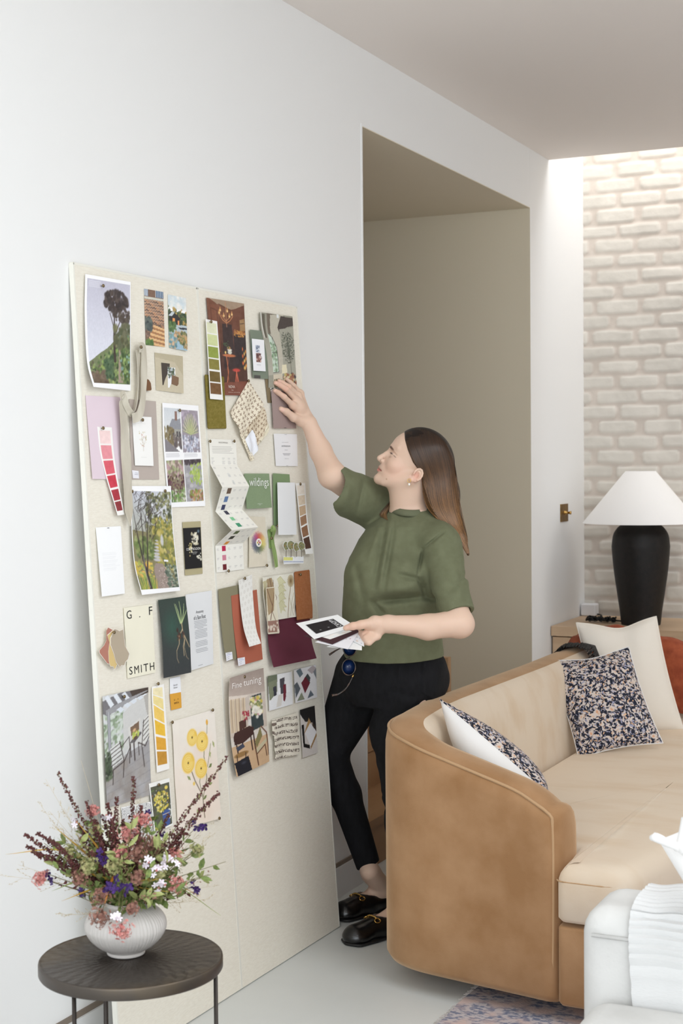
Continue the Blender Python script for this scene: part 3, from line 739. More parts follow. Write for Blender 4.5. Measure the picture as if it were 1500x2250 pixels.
# ---------------------------------------------------------------- the pictures
G1=[(74,98,52),(98,122,66),(58,80,44),(122,142,82),(60,74,50)]
def pic_tree():
    p=Pic(104,150,(250,250,252));q=Pic(94,140);q.grad((190,188,206),(216,218,232),0,.6).grad((216,218,232),(226,226,236),.6,1)
    q.poly([(0,.70),(.25,.64),(.45,.60),(.7,.52),(1,.48),(1,1),(0,1)],(112,122,84))
    q.dabs(420,(0,.56,1,1,lambda x,y,r:y>.72-.22*x),.03,G1+[(130,160,80),(150,170,90),(90,84,66)],1)
    q.dabs(60,(.0,.84,.35,1),.06,[(110,92,74),(96,80,66)],2)
    q.poly([(.66,.98),(.72,.62),(.76,.62),(.84,.98)],(158,140,122))
    q.dabs(120,(.74,.5,1,.98),.035,G1+[(140,170,90),(120,160,150)],3)
    q.ell(.47,.80,.13,.11,(62,86,62),.9,.5).dabs(90,(.36,.68,.58,.93),.03,[(58,84,58),(80,104,70)],13)
    q.line([(.62,.74),(.61,.5),(.63,.3),(.60,.2)],[.028,.018,.013,.008],(62,50,46)).line([(.62,.5),(.82,.3)],[.012,.006],(62,50,46)).line([(.62,.44),(.52,.3)],.008,(62,50,46))
    q.dabs(260,(.38,.08,.95,.30,lambda x,y,r:((x-.66)/.27)**2+((y-.18)/.10)**2<1.1),.035,[(62,52,50),(52,44,44),(78,66,60)],4)
    q.dabs(90,(.5,.27,1,.40,lambda x,y,r:((x-.82)/.22)**2+((y-.32)/.055)**2<1.2),.03,[(66,56,52),(80,70,60)],5)
    q.dabs(60,(.62,.4,1,.62),.05,[(92,92,66),(112,110,74),(78,84,58)],6).nz(7,2,3)
    p.paste(q,.05,.035,.985,.945);p.lines(.08,.4,[.05+.012*k for k in range(5)],(225,225,235),.8);return p
def pic_steps():
    p=Pic(48,96,(120,92,76));p.grad((196,160,130),(216,160,120),.15,.6,hor=False)
    for k in range(26):
        y=.17+k*.026
        for j in range(9):
            x=j*.125+(.06 if k%2 else 0);c=[(150,118,98),(112,88,76),(176,124,90),(134,110,96),(96,78,72)][(k*7+j*3)%5]
            p.rect(x,y,x+.105,y+.019,c)
    p.rect(0,0,1,.14,(120,90,74))
    for x0,x1 in ((0,.2),(.58,1)):
        p.rect(x0,0,x1,.13,(60,90,124))
        for k in range(5):p.rect(x0+(x1-x0)*k/5,0,x0+(x1-x0)*k/5+.02,.13,(225,232,240))
    p.rect(0,.14,1,.175,(206,204,190))
    for k in range(5):
        y=.62+k*.075;x=.3-.04*k
        p.poly([(max(0,.42-.08*k),y),(1,y+.05),(1,y+.09),(max(0,.42-.08*k),y+.045)],(226,176,120));p.poly([(max(0,.42-.08*k),y+.045),(1,y+.09),(1,y+.12),(max(0,.42-.08*k),y+.075)],(168,112,70))
    p.dabs(60,(0,.5,.32,.72),.09,[(70,82,80),(96,104,96),(58,66,70)],1).dabs(30,(0,.9,.4,1),.08,[(96,130,64),(70,100,50)],2).nz(8,2,5);return p
def pic_pool():
    p=Pic(48,96);p.grad((206,220,226),(238,238,232),0,.25).dabs(40,(0,0,1,.22),.12,[(196,212,220),(240,238,232)],1,a=.5)
    p.rect(0,.3,1,.6,(52,66,48)).dabs(140,(0,.18,1,.52,lambda x,y,r:y>.2+.12*abs(math.sin(x*9))),.06,[(46,66,48),(186,150,84),(96,112,60),(60,80,56)],2)
    p.poly([(.05,.34),(.25,.30),(.62,.40),(.62,.55),(.05,.53)],(48,46,48)).poly([(.02,.39),(.24,.30),(.34,.32),(.2,.40)],(190,200,206)).rect(.22,.43,.36,.55,(238,150,80)).rect(.5,.46,.58,.54,(232,150,90))
    p.poly([(0,.55),(1,.53),(1,.66),(.4,.80),(0,.72)],(176,190,196)).poly([(.5,.585),(1,.57),(1,.60),(.65,.62)],(44,50,60))
    p.poly([(0,.70),(.4,.68),(1,1),(0,1)],(150,182,200)).dabs(70,(0,.5,.4,.68),.06,[(70,100,60),(96,124,70)],3).dabs(150,(.3,.66,1,.95,lambda x,y,r:y<.66+.35*x),.06,[(196,150,92),(120,120,70),(70,84,60),(176,140,100)],4)
    p.dabs(60,(0,.72,.4,1),.07,[(214,170,130),(120,160,160),(90,130,140)],5).nz(7,2,2);return p
def pic_four():
    W=Pic(96,142,(248,248,250))
    a=Pic(46,60).grad((206,212,218),(222,226,228),0,.5).poly([(.2,.52),(.45,.25),(.95,.24),(1,.5)],(140,142,150)).rect(.62,.06,.78,.28,(138,104,92)).poly([(.1,.5),(1,.5),(1,.75),(.1,.75)],(160,158,150)).rect(.7,.55,.8,.66,(60,60,66)).rect(.84,.55,.92,.66,(60,60,66))
    a.dabs(80,(0,.45,.55,.85),.07,[(120,104,72),(140,126,84),(96,86,62)],1).dabs(60,(.5,.6,1,.9),.06,[(108,96,92),(88,80,84)],2).poly([(0,.72),(.9,1),(0,1)],(126,122,128)).nz(6,2,1)
    b=Pic(46,60,(150,140,150)).dabs(60,(0,0,1,.4),.08,[(176,160,180),(150,140,150)],2)
    for k in range(46):
        an=-PI*.04-PI*.92*k/45;b.line([(.5,.58),(.5+.48*math.cos(an),.58+.5*math.sin(an))],[.02,.004],[(206,206,140),(150,166,110),(110,124,100),(226,220,160)][k%4],.85)
    b.dabs(140,(.05,.62,.95,.98),.045,[(206,208,226),(170,176,198),(120,124,140),(232,232,240)],3).nz(6,2,1)
    c=Pic(46,60,(128,116,96)).dabs(160,(0,0,1,.45),.06,[(186,150,156),(150,160,110),(130,110,100),(206,190,170)],4).dabs(130,(0,.3,1,.72),.05,[(104,66,76),(76,46,56),(130,120,84)],5).dabs(150,(0,.66,1,1),.05,[(110,150,70),(150,176,110),(84,110,70),(206,206,190)],6)
    d=Pic(46,60,(158,156,160))
    for k in range(8):
        for j in range(5):d.ell(.12+.22*j+(k%2)*.1,.08+.13*k,.12,.055,[(170,168,174),(146,144,150),(186,184,186)][(k+j)%3],1,.3)
    d.dabs(70,(0,0,1,.1),.06,[(70,60,66)],6).dabs(60,(.3,.1,1,.6),.06,[(176,200,90),(150,176,80)],7).dabs(110,(.2,.72,1,1),.05,[(176,120,80),(140,96,70),(196,160,110),(120,140,60)],8).nz(6,2,2)
    W.paste(a,.05,.055,.48,.46).paste(b,.51,.06,.965,.465).paste(c,.05,.53,.48,.95).paste(d,.51,.53,.965,.95);W.lines(.05,.47,[.475,.487,.499],(190,190,196),.8).lines(.52,.95,[.478,.49,.502],(190,190,196),.8)
    return W
def pic_path():
    W=Pic(98,178,(248,248,250));p=Pic(90,162).grad((196,200,214),(170,172,160),0,.4).rect(0,.4,1,1,(128,122,84))
    p.dabs(260,(.35,0,1,.45),.04,[(120,120,76),(88,92,60),(150,150,100),(70,76,56),(210,212,220)],1)
    p.dabs(300,(.5,.25,1,.72),.04,[(176,160,70),(140,140,66),(110,116,60),(196,180,100)],2).dabs(120,(.05,.45,.5,.62),.04,[(100,120,60),(80,96,54),(140,150,90)],3)
    p.poly([(.42,1),(.44,.72),(.5,.66),(.66,.66),(.78,.78),(.9,1)],(150,132,122)).dabs(220,(.42,.7,.9,1,lambda x,y,r:abs(x-.64)<.06+.3*(y-.62)),.012,[(176,156,146),(126,110,104),(196,178,170)],4)
    for k in range(7):p.ell(.56-.004*k,.46+.028*k,.05+.008*k,.008+.0016*k,(188,186,190),1,.4)
    p.ell(.70,.45,.05,.06,(200,200,206),.9,.4).rect(.70,.62,.80,.635,(238,238,240)).rect(.72,.635,.74,.68,(70,66,64))
    p.dabs(120,(.72,.66,1,1),.035,[(96,112,96),(70,84,72),(150,160,140)],5).dabs(110,(0,.66,.4,.86),.03,[(226,160,70),(206,180,70),(160,170,80)],6)
    for k in range(60):
        x=.02+.4*((k*37)%60)/60;p.line([(x,1),(x+.05*math.sin(k*3)+.02,.80+.1*((k*7)%10)/10)],[.008,.003],[(110,150,60),(176,176,70),(80,120,56),(214,170,80)][k%4])
    tr=(58,50,48)
    p.line([(.26,.99),(.24,.75),(.18,.58),(.10,.42),(.02,.2)],[.03,.022,.016,.01,.004],tr).line([(.25,.8),(.31,.62),(.34,.42),(.42,.2),(.5,.02)],[.018,.014,.012,.008,.003],tr).line([(.24,.78),(.22,.6),(.24,.4),(.2,.2),(.24,.02)],[.016,.012,.01,.006,.003],tr)
    rs=np.random.RandomState(3)
    for k in range(44):
        x,y=.02+rs.rand()*.55,.02+rs.rand()*.45;p.line([(x,y),(x+(rs.rand()-.3)*.3,y-.05-rs.rand()*.1),(x+(rs.rand()-.3)*.5,y-.08-rs.rand()*.16)],[.006,.004,.002],tr,.9)
    p.line([(.3,.02),(.6,.06),(.9,.13),(1,.12)],[.006,.005,.003,.002],tr).line([(.9,.02),(.75,.1),(.6,.2),(.45,.22)],[.006,.004,.003,.002],tr).line([(.22,.6),(.22,.8),(.24,.97)],[.006,.008,.008],(170,164,160),.8).nz(8,2,7)
    W.paste(p,.03,.055,.985,.945);return W
def pic_patio():
    p=Pic(96,166,(206,208,210));p.grad((216,218,222),(196,198,200),.1,.6)
    p.dabs(200,(0,.18,.42,.62),.04,[(150,170,140),(186,200,186),(120,140,110),(206,214,206)],1)
    p.poly([(.42,.24),(1,.06),(1,.62),(.42,.6)],(204,204,202)).poly([(.86,0),(1,0),(1,.5),(.93,.3)],(176,172,166))
    p.poly([(0,.05),(.55,-.02),(1,-.02),(1,.06),(.1,.2),(0,.16)],(112,110,114))
    for k in range(5):p.poly([(.05+.18*k,.02),(.12+.18*k,.0),(.24+.18*k,.11),(.16+.18*k,.13)],(222,228,236))
    p.poly([(.58,0),(1,0),(1,.09),(.66,.12)],(70,58,52)).poly([(.06,.14),(.98,.045),(.98,.06),(.3,.19),(.06,.18)],(150,150,154))
    for k in range(4):p.poly([(.28+.15*k,.17-.018*k),(.38+.15*k,.155-.018*k),(.46+.14*k,.20-.018*k),(.38+.14*k,.22-.018*k)],(214,222,232))
    p.rect(.08,.16,.15,.66,(142,144,150)).rect(.10,.16,.12,.66,(170,172,178))
    p.poly([(.52,.41),(.80,.385),(.80,.49),(.54,.51)],(214,212,208)).poly([(.57,.425),(.77,.41),(.77,.495),(.59,.51)],(118,92,72)).ell(.66,.47,.05,.02,(226,180,130),.9,.5)
    p.rect(0,.63,1,1,(158,156,158)).dabs(50,(0,.7,1,1),.12,[(140,132,126),(174,174,178),(150,140,130)],2,a=.4)
    for k in range(6):p.line([(0,.70+.06*k),(1,.66+.06*k)],.003,(128,126,128),.7)
    p.dabs(90,(0,.52,.14,.76),.03,[(70,84,62),(96,110,84),(50,60,46)],3)
    fr=(54,44,42)
    p.poly([(.12,.50),(.32,.485),(.40,.66),(.16,.68)],(214,216,214)).poly([(.16,.68),(.40,.65),(.52,.58),(.40,.56)],(200,202,200))
    for k in range(5):p.line([(.13,.52+.035*k),(.36,.505+.035*k)],.006,fr)
    p.line([(.33,.49),(.41,.68),(.38,.80)],.008,fr).line([(.17,.70),(.15,.82)],.008,fr).line([(.17,.70),(.42,.68),(.55,.60),(.53,.72)],.008,fr).line([(.36,.55),(.54,.50),(.55,.6)],.007,fr)
    p.poly([(.54,.56),(.72,.51),(.86,.53),(.66,.58)],(96,92,94)).line([(.64,.58),(.65,.72)],.012,fr).line([(.56,.57),(.57,.68)],.008,fr).dabs(26,(.62,.49,.76,.54),.02,[(214,206,80),(170,190,80)],4).ell(.68,.545,.045,.018,(90,70,60))
    p.poly([(.88,.42),(1,.40),(1,.6),(.84,.66),(.78,.62)],(216,216,212))
    for k in range(5):p.line([(.86,.45+.04*k),(1,.42+.04*k)],.006,fr)
    p.line([(.88,.43),(.82,.64),(.86,.80)],.008,fr).line([(.74,.60),(.9,.66),(1,.60)],.008,fr).line([(.74,.60),(.75,.7)],.007,fr).nz(5,2,9);return p
def pic_rest():
    p=Pic(84,176,(74,44,36));p.grad((122,74,54),(80,48,38),0,.5).nz(14,14,2)
    p.poly([(.05,0),(1,.0),(1,.05),(.62,.09),(.25,.05)],(158,132,108)).poly([(.62,.10),(1,.02),(1,.45),(.66,.42)],(104,60,44)).poly([(.84,.19),(.98,.17),(.99,.30),(.84,.31)],(156,118,76)).line([(.86,.23),(.96,.22)],.01,(80,60,44))
    p.rect(.04,.06,.27,.55,(120,70,50)).line([(.08,.1),(.24,.12),(.24,.5),(.08,.52),(.08,.1)],.008,(86,48,36)).line([(.3,.05),(.62,.10)],.012,(92,54,40))
    p.poly([(.36,.25),(.62,.25),(.66,.72),(.34,.72)],(52,38,38)).rect(.66,.33,1,.7,(46,36,38)).rect(.7,.32,1,.345,(176,110,60))
    p.dabs(60,(.68,.30,.98,.37),.02,[(206,140,60),(150,90,50)],1)
    for x,y in ((.33,.11),(.52,.11),(.64,.14),(.30,.14),(.42,.165),(.57,.165)): p.ell(x,y+.0,.035,.022,(250,206,130),1,.7).ell(x,y-.02,.015,.02,(226,150,80),1,.6)
    p.line([(.3,.15),(.38,.21),(.48,.24),(.58,.21),(.66,.16)],.008,(206,130,80)).line([(.48,.02),(.48,.28)],.006,(196,130,90)).line([(.36,.16),(.47,.22),(.56,.18)],.006,(216,140,90))
    p.ell(.50,.58,.21,.018,(196,108,66),1,.3).line([(.42,.59),(.45,.75),(.38,.92)],.010,(206,110,70)).line([(.5,.59),(.42,.72),(.47,.93)],.006,(150,76,50))
    p.ell(.52,.545,.07,.025,(206,206,190),1,.3).ell(.52,.52,.075,.014,(226,220,206),1,.3).ell(.5,.50,.06,.02,(190,140,80),1,.4).ell(.4,.55,.03,.02,(240,200,110),1,.5).dabs(14,(.36,.42,.5,.5),.025,[(70,90,60)],3)
    p.ell(.68,.73,.13,.022,(196,60,52),1,.4)
    for x in (.60,.66,.72,.76):p.line([(.68,.74),(x+.0,.93)],.008,(206,96,70))
    for k in range(9):p.ell(.93+.05*math.sin(k*2.1),.70-.028*k*.9,.045-.003*k,.03,[(250,196,96),(244,150,60),(240,110,50)][k%3],.9,.7)
    p.poly([(0,.88),(1,.84),(1,1),(0,1)],(120,64,48)).nz(8,6,8).rect(.99,0,1,1,(90,60,50));return p
def pic_sage():
    p=Pic(80,150,(150,148,132));p.grad((140,138,122),(176,172,156),0,.8).poly([(.2,0),(.42,0),(.28,.30),(.2,.3)],(104,92,78)).poly([(.3,.02),(.7,.0),(.55,.75),(.22,.75)],(186,180,162))
    p.poly([(.5,.2),(.62,.02),(1,.03),(1,.14),(.8,.17),(.55,.27)],(66,56,52)).rect(.5,0,.56,.05,(226,230,230)).poly([(.55,.22),(1,.16),(1,1),(.55,1)],(158,156,140))
    p.rect(.05,.02,.14,.35,(90,84,70)).line([(.03,.0),(.06,.35)],.012,(230,228,220))
    p.poly([(.18,.3),(.28,.34),(.36,.45),(.38,.77),(.18,.77)],(196,214,196)).dabs(60,(.2,.4,.36,.76),.03,[(150,176,140),(110,140,104)],1).line([(.2,.3),(.29,.34),(.37,.45),(.38,.77),(.18,.77)],.008,(60,60,56)).line([(.28,.34),(.28,.77)],.004,(60,60,56)).line([(.2,.52),(.38,.52)],.005,(60,60,56))
    rs=np.random.RandomState(4)
    for k in range(60):
        x,y=.66+.2*rs.rand(),.28+.34*rs.rand();p.line([(.8,.6),(x,y)],.003,(74,78,64),.5)
    p.dabs(420,(.55,.24,.98,.68,lambda x,y,r:((x-.78)/.21)**2+((y-.45)/.21)**2<1.1),.016,[(78,84,70),(96,102,84),(60,66,56)],5,a=.8).line([(.82,.62),(.83,.82)],.006,(80,74,60))
    p.poly([(.5,.68),(.66,.68),(.68,.8),(.48,.8)],(226,216,180)).rect(.56,.8,.6,.9,(190,170,120)).dabs(90,(.5,.82,1,1),.045,[(120,50,40),(196,176,100),(60,50,56),(206,200,160),(150,90,60)],6)
    p.rect(.18,.8,.5,1,(206,194,170)).dabs(80,(.2,.88,.5,1),.03,[(110,100,70),(206,190,150),(70,66,50)],7).nz(5,2,3);return p
def pic_fine():
    W=Pic(92,204,(168,150,140));W.grad((160,142,132),(186,168,156),0,.25).grad((206,192,180),(200,184,168),.25,.75)
    W.poly([(0,.24),(.55,.26),(.35,.30),(0,.29)],(226,212,198))
    for k in range(12):W.rect(.02+.035*k,.28,.04+.035*k,.58,[(206,180,140),(176,148,112),(222,198,160)][k%3])
    W.poly([(.56,.28),(.88,.26),(.90,.60),(.56,.62)],(50,60,62));W.dabs(90,(.58,.29,.88,.47),.045,[(236,226,206),(214,190,70),(206,130,150),(226,214,120),(120,130,80)],1).dabs(20,(.6,.40,.86,.5),.05,[(240,236,220)],2)
    W.rect(0,.62,1,.74,(214,206,196)).rect(0,.70,1,1,(206,168,128)).nz(6,8,2)
    W.poly([(.06,.62),(.1,.585),(.5,.56),(.62,.585),(.60,.65),(.3,.70),(.08,.69)],(62,38,34)).poly([(.24,.50),(.42,.49),(.42,.56),(.24,.58)],(74,46,40))
    for x in (.12,.52,.6):W.line([(x,.64),(x+.02,.80)],.016,(52,32,30))
    W.dabs(30,(.34,.42,.55,.50),.02,[(176,50,66),(150,40,60)],3).line([(.46,.48),(.5,.56)],.006,(120,60,60)).rect(.48,.50,.56,.56,(220,216,210))
    W.ell(.22,.80,.22,.028,(150,110,62),1,.2).line([(.1,.8),(.08,.88)],.012,(70,50,40)).line([(.34,.8),(.32,.87)],.012,(70,50,40)).poly([(.1,.72),(.3,.70),(.34,.74),(.14,.76)],(60,66,84))
    W.poly([(.62,.74),(.80,.60),(.84,.70),(.66,.80)],(128,118,72)).poly([(.62,.81),(.98,.73),(.96,.77),(.66,.86)],(196,186,150)).line([(.62,.78),(.66,.98)],.016,(92,54,36)).line([(.82,.6),(.96,.68),(.98,.80),(.99,.92)],.014,(104,62,42)).line([(.66,.86),(.9,.80),(.93,.92)],.012,(92,54,36))
    W.poly([(0,.86),(.40,.84),(.46,1.0),(.04,1.0)],(28,28,36)).ell(.25,.89,.1,.02,(80,84,100),.6,.8);return W
def pic_roses():
    p=Pic(96,150,(240,232,220));p.dabs(60,(0,.2,1,1),.25,[(232,206,186),(240,226,212),(236,216,196)],1,a=.18).nz(2,6,1)
    st=(110,112,70)
    p.line([(.62,.95),(.6,.75),(.45,.6),(.35,.45)],.008,(100,84,60)).line([(.6,.78),(.72,.6),(.68,.4),(.72,.2)],.007,st).line([(.6,.76),(.55,.62),(.6,.5)],.006,st).line([(.75,.5),(.85,.3)],.005,st)
    for x,y,a in ((.80,.36,1),(.86,.48,2),(.74,.66,0),(.5,.72,1),(.36,.58,3),(.82,.6,2),(.45,.85,1),(.55,.88,0),(.7,.75,2),(.9,.28,1)):
        q=a*1.3;p.poly([(x,y),(x+.05*math.cos(q)-.02*math.sin(q),y+.03*math.sin(q)+.015*math.cos(q)),(x+.11*math.cos(q),y+.07*math.sin(q)),(x+.05*math.cos(q)+.03*math.sin(q),y+.03*math.sin(q)-.02*math.cos(q))],[(140,150,90),(166,172,110),(110,124,70)][a%3])
    for x,y,r in ((.44,.20,.13),(.66,.26,.15),(.32,.42,.16),(.60,.50,.15)):
        p.ell(x,y,r,r*.66,(240,190,60),1,.2).ell(x,y,r*.8,r*.52,(246,206,90),1,.3)
        for q in (.9,.7,.5,.3):
            P=[(x+r*q*math.cos(t),y+r*.66*q*math.sin(t)) for t in np.linspace(0,5.4,16)];p.line(P,.006,(250,222,140) if int(q*10)%2 else (214,150,40),.8)
        p.ell(x,y,.018,.012,(70,50,40),1,.4)
    p.ell(.80,.10,.03,.03,(236,170,60),1,.3).line([(.80,.12),(.78,.2)],.005,st).ell(.42,.62,.03,.02,(240,200,90),1,.3);return p
def pic_jug():
    W=Pic(52,104,(244,244,240));p=Pic(48,94,(84,86,70));p.dabs(30,(0,0,1,1),.1,[(70,74,60),(96,96,78)],1)
    p.poly([(.45,.62),(.92,.60),(.86,.97),(.55,1)],(58,84,150)).rect(.5,.66,.9,.675,(210,214,226)).rect(.5,.7,.9,.71,(230,206,150)).line([(.86,.62),(.97,.66),(.98,.76),(.88,.84)],.03,(226,226,214))
    p.dabs(120,(.1,.16,.85,.62,lambda x,y,r:((x-.5)/.38)**2+((y-.38)/.24)**2<1),.055,[(226,206,80),(236,222,130),(206,186,70)],2).dabs(50,(0,.06,1,.7),.03,[(110,140,70),(232,232,226),(60,80,50),(176,110,70)],3).dabs(20,(0,.8,.5,1),.06,[(206,190,70),(96,130,60)],4)
    p.ell(.8,.1,.1,.05,(230,206,90),1,.3);W.paste(p,.06,.09,.97,.97);return W
def pic_weave():
    p=Pic(80,110,(226,218,200))
    for k in range(7):
        y=.04+k*.155;m=(np.abs(p.Y-y+.02*np.sin(p.X*5)-.03*p.X-.025)<.036);n=noise2(p.h,p.w,1.6,k,1)>.42;p.blend(m*n*.9,(92,78,70))
    p.nz(6,2,4);return p
def pic_sprig(bg,fg,n,seed,w=70,h=90,size=.05):
    p=Pic(w,h,bg);rs=np.random.RandomState(seed);asp=h/w;c=int(1/size*.62)
    for j in range(int(c*asp*1.0)+1):
        for i in range(c+1):
            x=(i+.5*(j%2)+.3*rs.rand())/c;y=(j+.3*rs.rand())/(c*asp);a=rs.rand()*PI
            for q in range(4):
                an=a+q*PI/2+rs.randn()*.15;dx,dy=math.cos(an)*size*.5,math.sin(an)*size*.5/asp
                p.line([(x,y),(x+dx,y+dy)],[.006,.011],fg,.9)
    return p
def pic_wheel():
    p=Pic(60,116,(222,212,190));p.nz(5,12,2);x=(p.X-.55);y=(p.Y-.52)*p.asp;r=np.hypot(x,y);a=(np.arctan2(x,-y)/(2*PI))%1
    hue=np.array([(206,60,50),(214,130,60),(226,190,90),(214,200,90),(110,120,60),(60,76,70),(60,70,90),(70,70,110),(110,80,120),(170,40,110),(206,60,50)],float);k=a*10;i=np.minimum(k.astype(int),9);f=(k-i)[...,None];c=hue[i]*(1-f)+hue[i+1]*f
    t=np.clip((r-.1)/.33,0,1)[...,None];n=noise2(p.h,p.w,2,3,2);m=np.clip((.46-r+(n-.5)*.14)/.12,0,1)*(r>.0);c=c*(1-t*.45)+np.array((222,212,190.))*t*.45
    p.a=p.a*(1-m[...,None])+c*m[...,None]
    p.ell(.55,.52,.17,.17/p.asp,(240,236,226),1,.1)
    for q,cc in ((0,(196,50,50)),(1,(60,60,90)),(2,(206,170,60)),(3,(176,50,90))):
        an=q*PI/2;p.poly([(.55,.52),(.55+.11*math.cos(an-.5),.52+.11/p.asp*math.sin(an-.5)),(.55+.11*math.cos(an+.5),.52+.11/p.asp*math.sin(an+.5))],cc)
    return p
def pic_strip(cols,w=26,h=130,m=.12,gap=.018,seed=0,rag=.25):
    p=Pic(w,h,(244,242,238));n=len(cols);H=(1-.04-.05)/n;rs=np.random.RandomState(seed)
    for k,c in enumerate(cols):
        y=.04+H*k;q=Pic(20,20,c);q.nz(rag*40,6,seed+k).nz(rag*16,2,seed+k+9);a=.02*rs.randn();j0,j1,i0,i1=int(y*h),int((y+H-gap)*h),int(m*w),int((1-m)*w)
        p.paste(q,m,y,1-m,y+H-gap)
    return p
def pic_botan():
    p=Pic(50,84,(244,243,240));s=(176,160,140)
    p.line([(.5,.7),(.5,.5),(.42,.34)],.006,s).line([(.5,.62),(.6,.5),(.66,.42)],.005,s).line([(.5,.55),(.4,.46)],.005,s).line([(.5,.6),(.38,.56)],.005,s)
    p.dabs(26,(.32,.3,.68,.62),.025,[(206,150,140),(190,170,120),(160,150,120)],1);p.lines(.25,.75,[.12,.15],(214,212,210),.7).lines(.35,.7,[.83],(206,204,200),.8);return p
def pic_flowerbook():
    p=Pic(50,96,(18,18,20));p.dabs(40,(.45,.12,.8,.42),.07,[(226,220,196),(196,186,150),(240,236,220)],1).dabs(16,(.25,.38,.45,.6),.05,[(206,190,120),(230,220,180)],2).dabs(14,(.7,.62,.95,.8),.06,[(230,226,206)],3).ell(.85,.1,.1,.06,(120,150,166),.8,.8).ell(.3,.68,.05,.03,(190,170,110),.9,.5);return p
def pic_root():
    p=Pic(64,116);p.grad((44,56,50),(46,50,52),0,1);p.ell(.4,.38,.42,.3,(40,86,68),.55,.9).ell(.75,.25,.3,.25,(36,60,48),.4,.9)
    g=(176,196,130)
    for P in ([(.70,.34),(.62,.2),(.56,.08)],[(.72,.34),(.66,.18),(.6,.09)],[(.74,.33),(.76,.18),(.74,.06)],[(.75,.34),(.86,.2),(.9,.1)],[(.75,.34),(.92,.22),(.98,.18)]):p.line(P,[.012,.010,.005],g)
    r=(186,160,120)
    for P in ([(.74,.34),(.76,.44),(.80,.56),(.78,.66),(.84,.78),(.92,.82)],[(.75,.42),(.62,.50),(.56,.5)],[(.62,.5),(.6,.6),(.5,.68),(.5,.78),(.56,.84)],[(.8,.56),(.74,.64),(.76,.76)],[(.8,.5),(.9,.6),(.96,.66)]):p.line(P,[.014,.010,.008,.006,.005,.003][:len(P)],r)
    p.dabs(20,(.55,.4,.8,.55),.03,[(90,56,40),(60,40,34)],4).nz(3,2,2);return p
def pic_pattern():
    p=Pic(70,90,(240,240,240));k=(70,70,74)
    for cx,cy in ((.2,.25),(.72,.2),(.35,.7),(.88,.7)):
        for r in (.06,.11,.16,.21,.26):
            P=[(cx+(r+.012*math.sin(8*t))*math.cos(t),cy+(r+.012*math.sin(8*t))*math.sin(t)/p.asp) for t in np.linspace(0,6.28,30)];p.line(P,.006,k,.8)
    p.dabs(160,(0,0,1,1),.014,[k],3);return p
def pic_card(bg,parts,w=50,h=66):
    p=Pic(w,h,bg)
    for P,c in parts:p.poly(P,c)
    return p.nz(4,3,2)
def pic_leafcloth():
    p=Pic(110,112,(226,222,206));k=(110,76,60)
    p.poly([(.0,.1),(.12,.08),(.13,.62),(.05,.6)],(190,180,140)).poly([(.12,.06),(.30,.04),(.36,.5),(.20,.95),(.14,.7)],(166,140,104))
    p.line([(.22,.05),(.28,.4),(.2,.8)],.008,k).line([(.34,.1),(.30,.3),(.4,.5),(.3,.7),(.32,.9)],.006,k).line([(.14,.2),(.22,.5),(.18,.95)],.006,k)
    for y0 in (.1,.28,.46,.64):
        p.poly([(.46,y0),(.56,y0-.06),(.62,y0+.02),(.70,y0+.1),(.60,y0+.1),(.66,y0+.2),(.56,y0+.16),(.5,y0+.24)],(206,202,160));p.line([(.46,y0),(.56,y0-.06),(.62,y0+.02),(.70,y0+.1),(.60,y0+.1),(.66,y0+.2)],.004,(170,160,110))
    p.line([(.85,.28),(.72,.98)],.010,(160,134,104));p.ell(.86,.17,.11,.15,(196,176,130),.8,.3)
    for q in range(22):
        an=q*2*PI/22;p.line([(.86,.17),(.86+.11*math.cos(an),.17+.14*math.sin(an))],.004,(126,98,62))
    p.line([(.94,.45),(.86,.7),(.9,.95)],.005,(150,140,110)).line([(.98,.5),(.92,.8)],.005,(150,140,110)).line([(.8,.5),(.86,.75),(.82,.95)],.005,(170,160,120)).nz(3,2,4)
    return p
def pic_damask():
    p=Pic(44,130,(232,230,224));
    for j in range(13):
        for i in range(4):
            x=.12+.26*i+(.13 if j%2 else 0);y=.04+.078*j;p.ell(x,y,.09,.028,(214,210,202),.9,.4).ell(x,y,.04,.012,(232,230,224),.9,.4)
    return p
# ================================================================ things pinned to the boards
def Z(z,*P): return [z(*p) for p in P]
def polysheet(name,label,cat,P,col=(200,200,200),off=None,m=None,parent=None,th=.0006,lab=None):
    if off is None: off=LAY[0];LAY[0]+=.00012
    V=[onb(x,y,off) for x,y in P];V2=[v+BN*th for v in V]
    mb=MB().prism(V,V2,c=col);o=mb.build(name,m or M_pap,parent,col=True)
    if parent is None:tag(o,label,cat)
    return o
# ---- left board, top
o,f=sheet('photo_print','large curling print of a lone dark pine above a green hillside path','photo print',Z(zA,(245,180),(672,255),(672,1282),(322,1243)),pic_tree(),curl=(.004,.002,.004,.022),le=Z(zA,(240,560),(262,1000)))
o,f=sheet('photo_print','narrow picture of sunlit stone steps against a brick wall','photo print',Z(zA,(798,318),(978,350),(995,868),(815,848)),pic_steps())
o,f=sheet('photo_print','narrow picture of a dark garden house by a pool under a pale sky','photo print',Z(zA,(1022,372),(1192,408),(1208,905),(1035,875)),pic_pool(),curl=(0,0,.006,0))
o,f=sheet('card','khaki card with a tiny collage of a dark strip, a photo and a brown swatch','card',Z(zA,(897,920),(1162,955),(1170,1305),(912,1275)),pic_card((196,184,156),[([(0,0),(1,0),(1,.55),(.7,.2),(0,.12)],(182,170,140))],50,60),curl=(0,0,.004,0))
sheet('dark_strip','','',Z(zA,(960,1015),(1040,1024),(1036,1230),(972,1226)),col=(74,66,60),off=LAY[0]+.0008,parent=o)
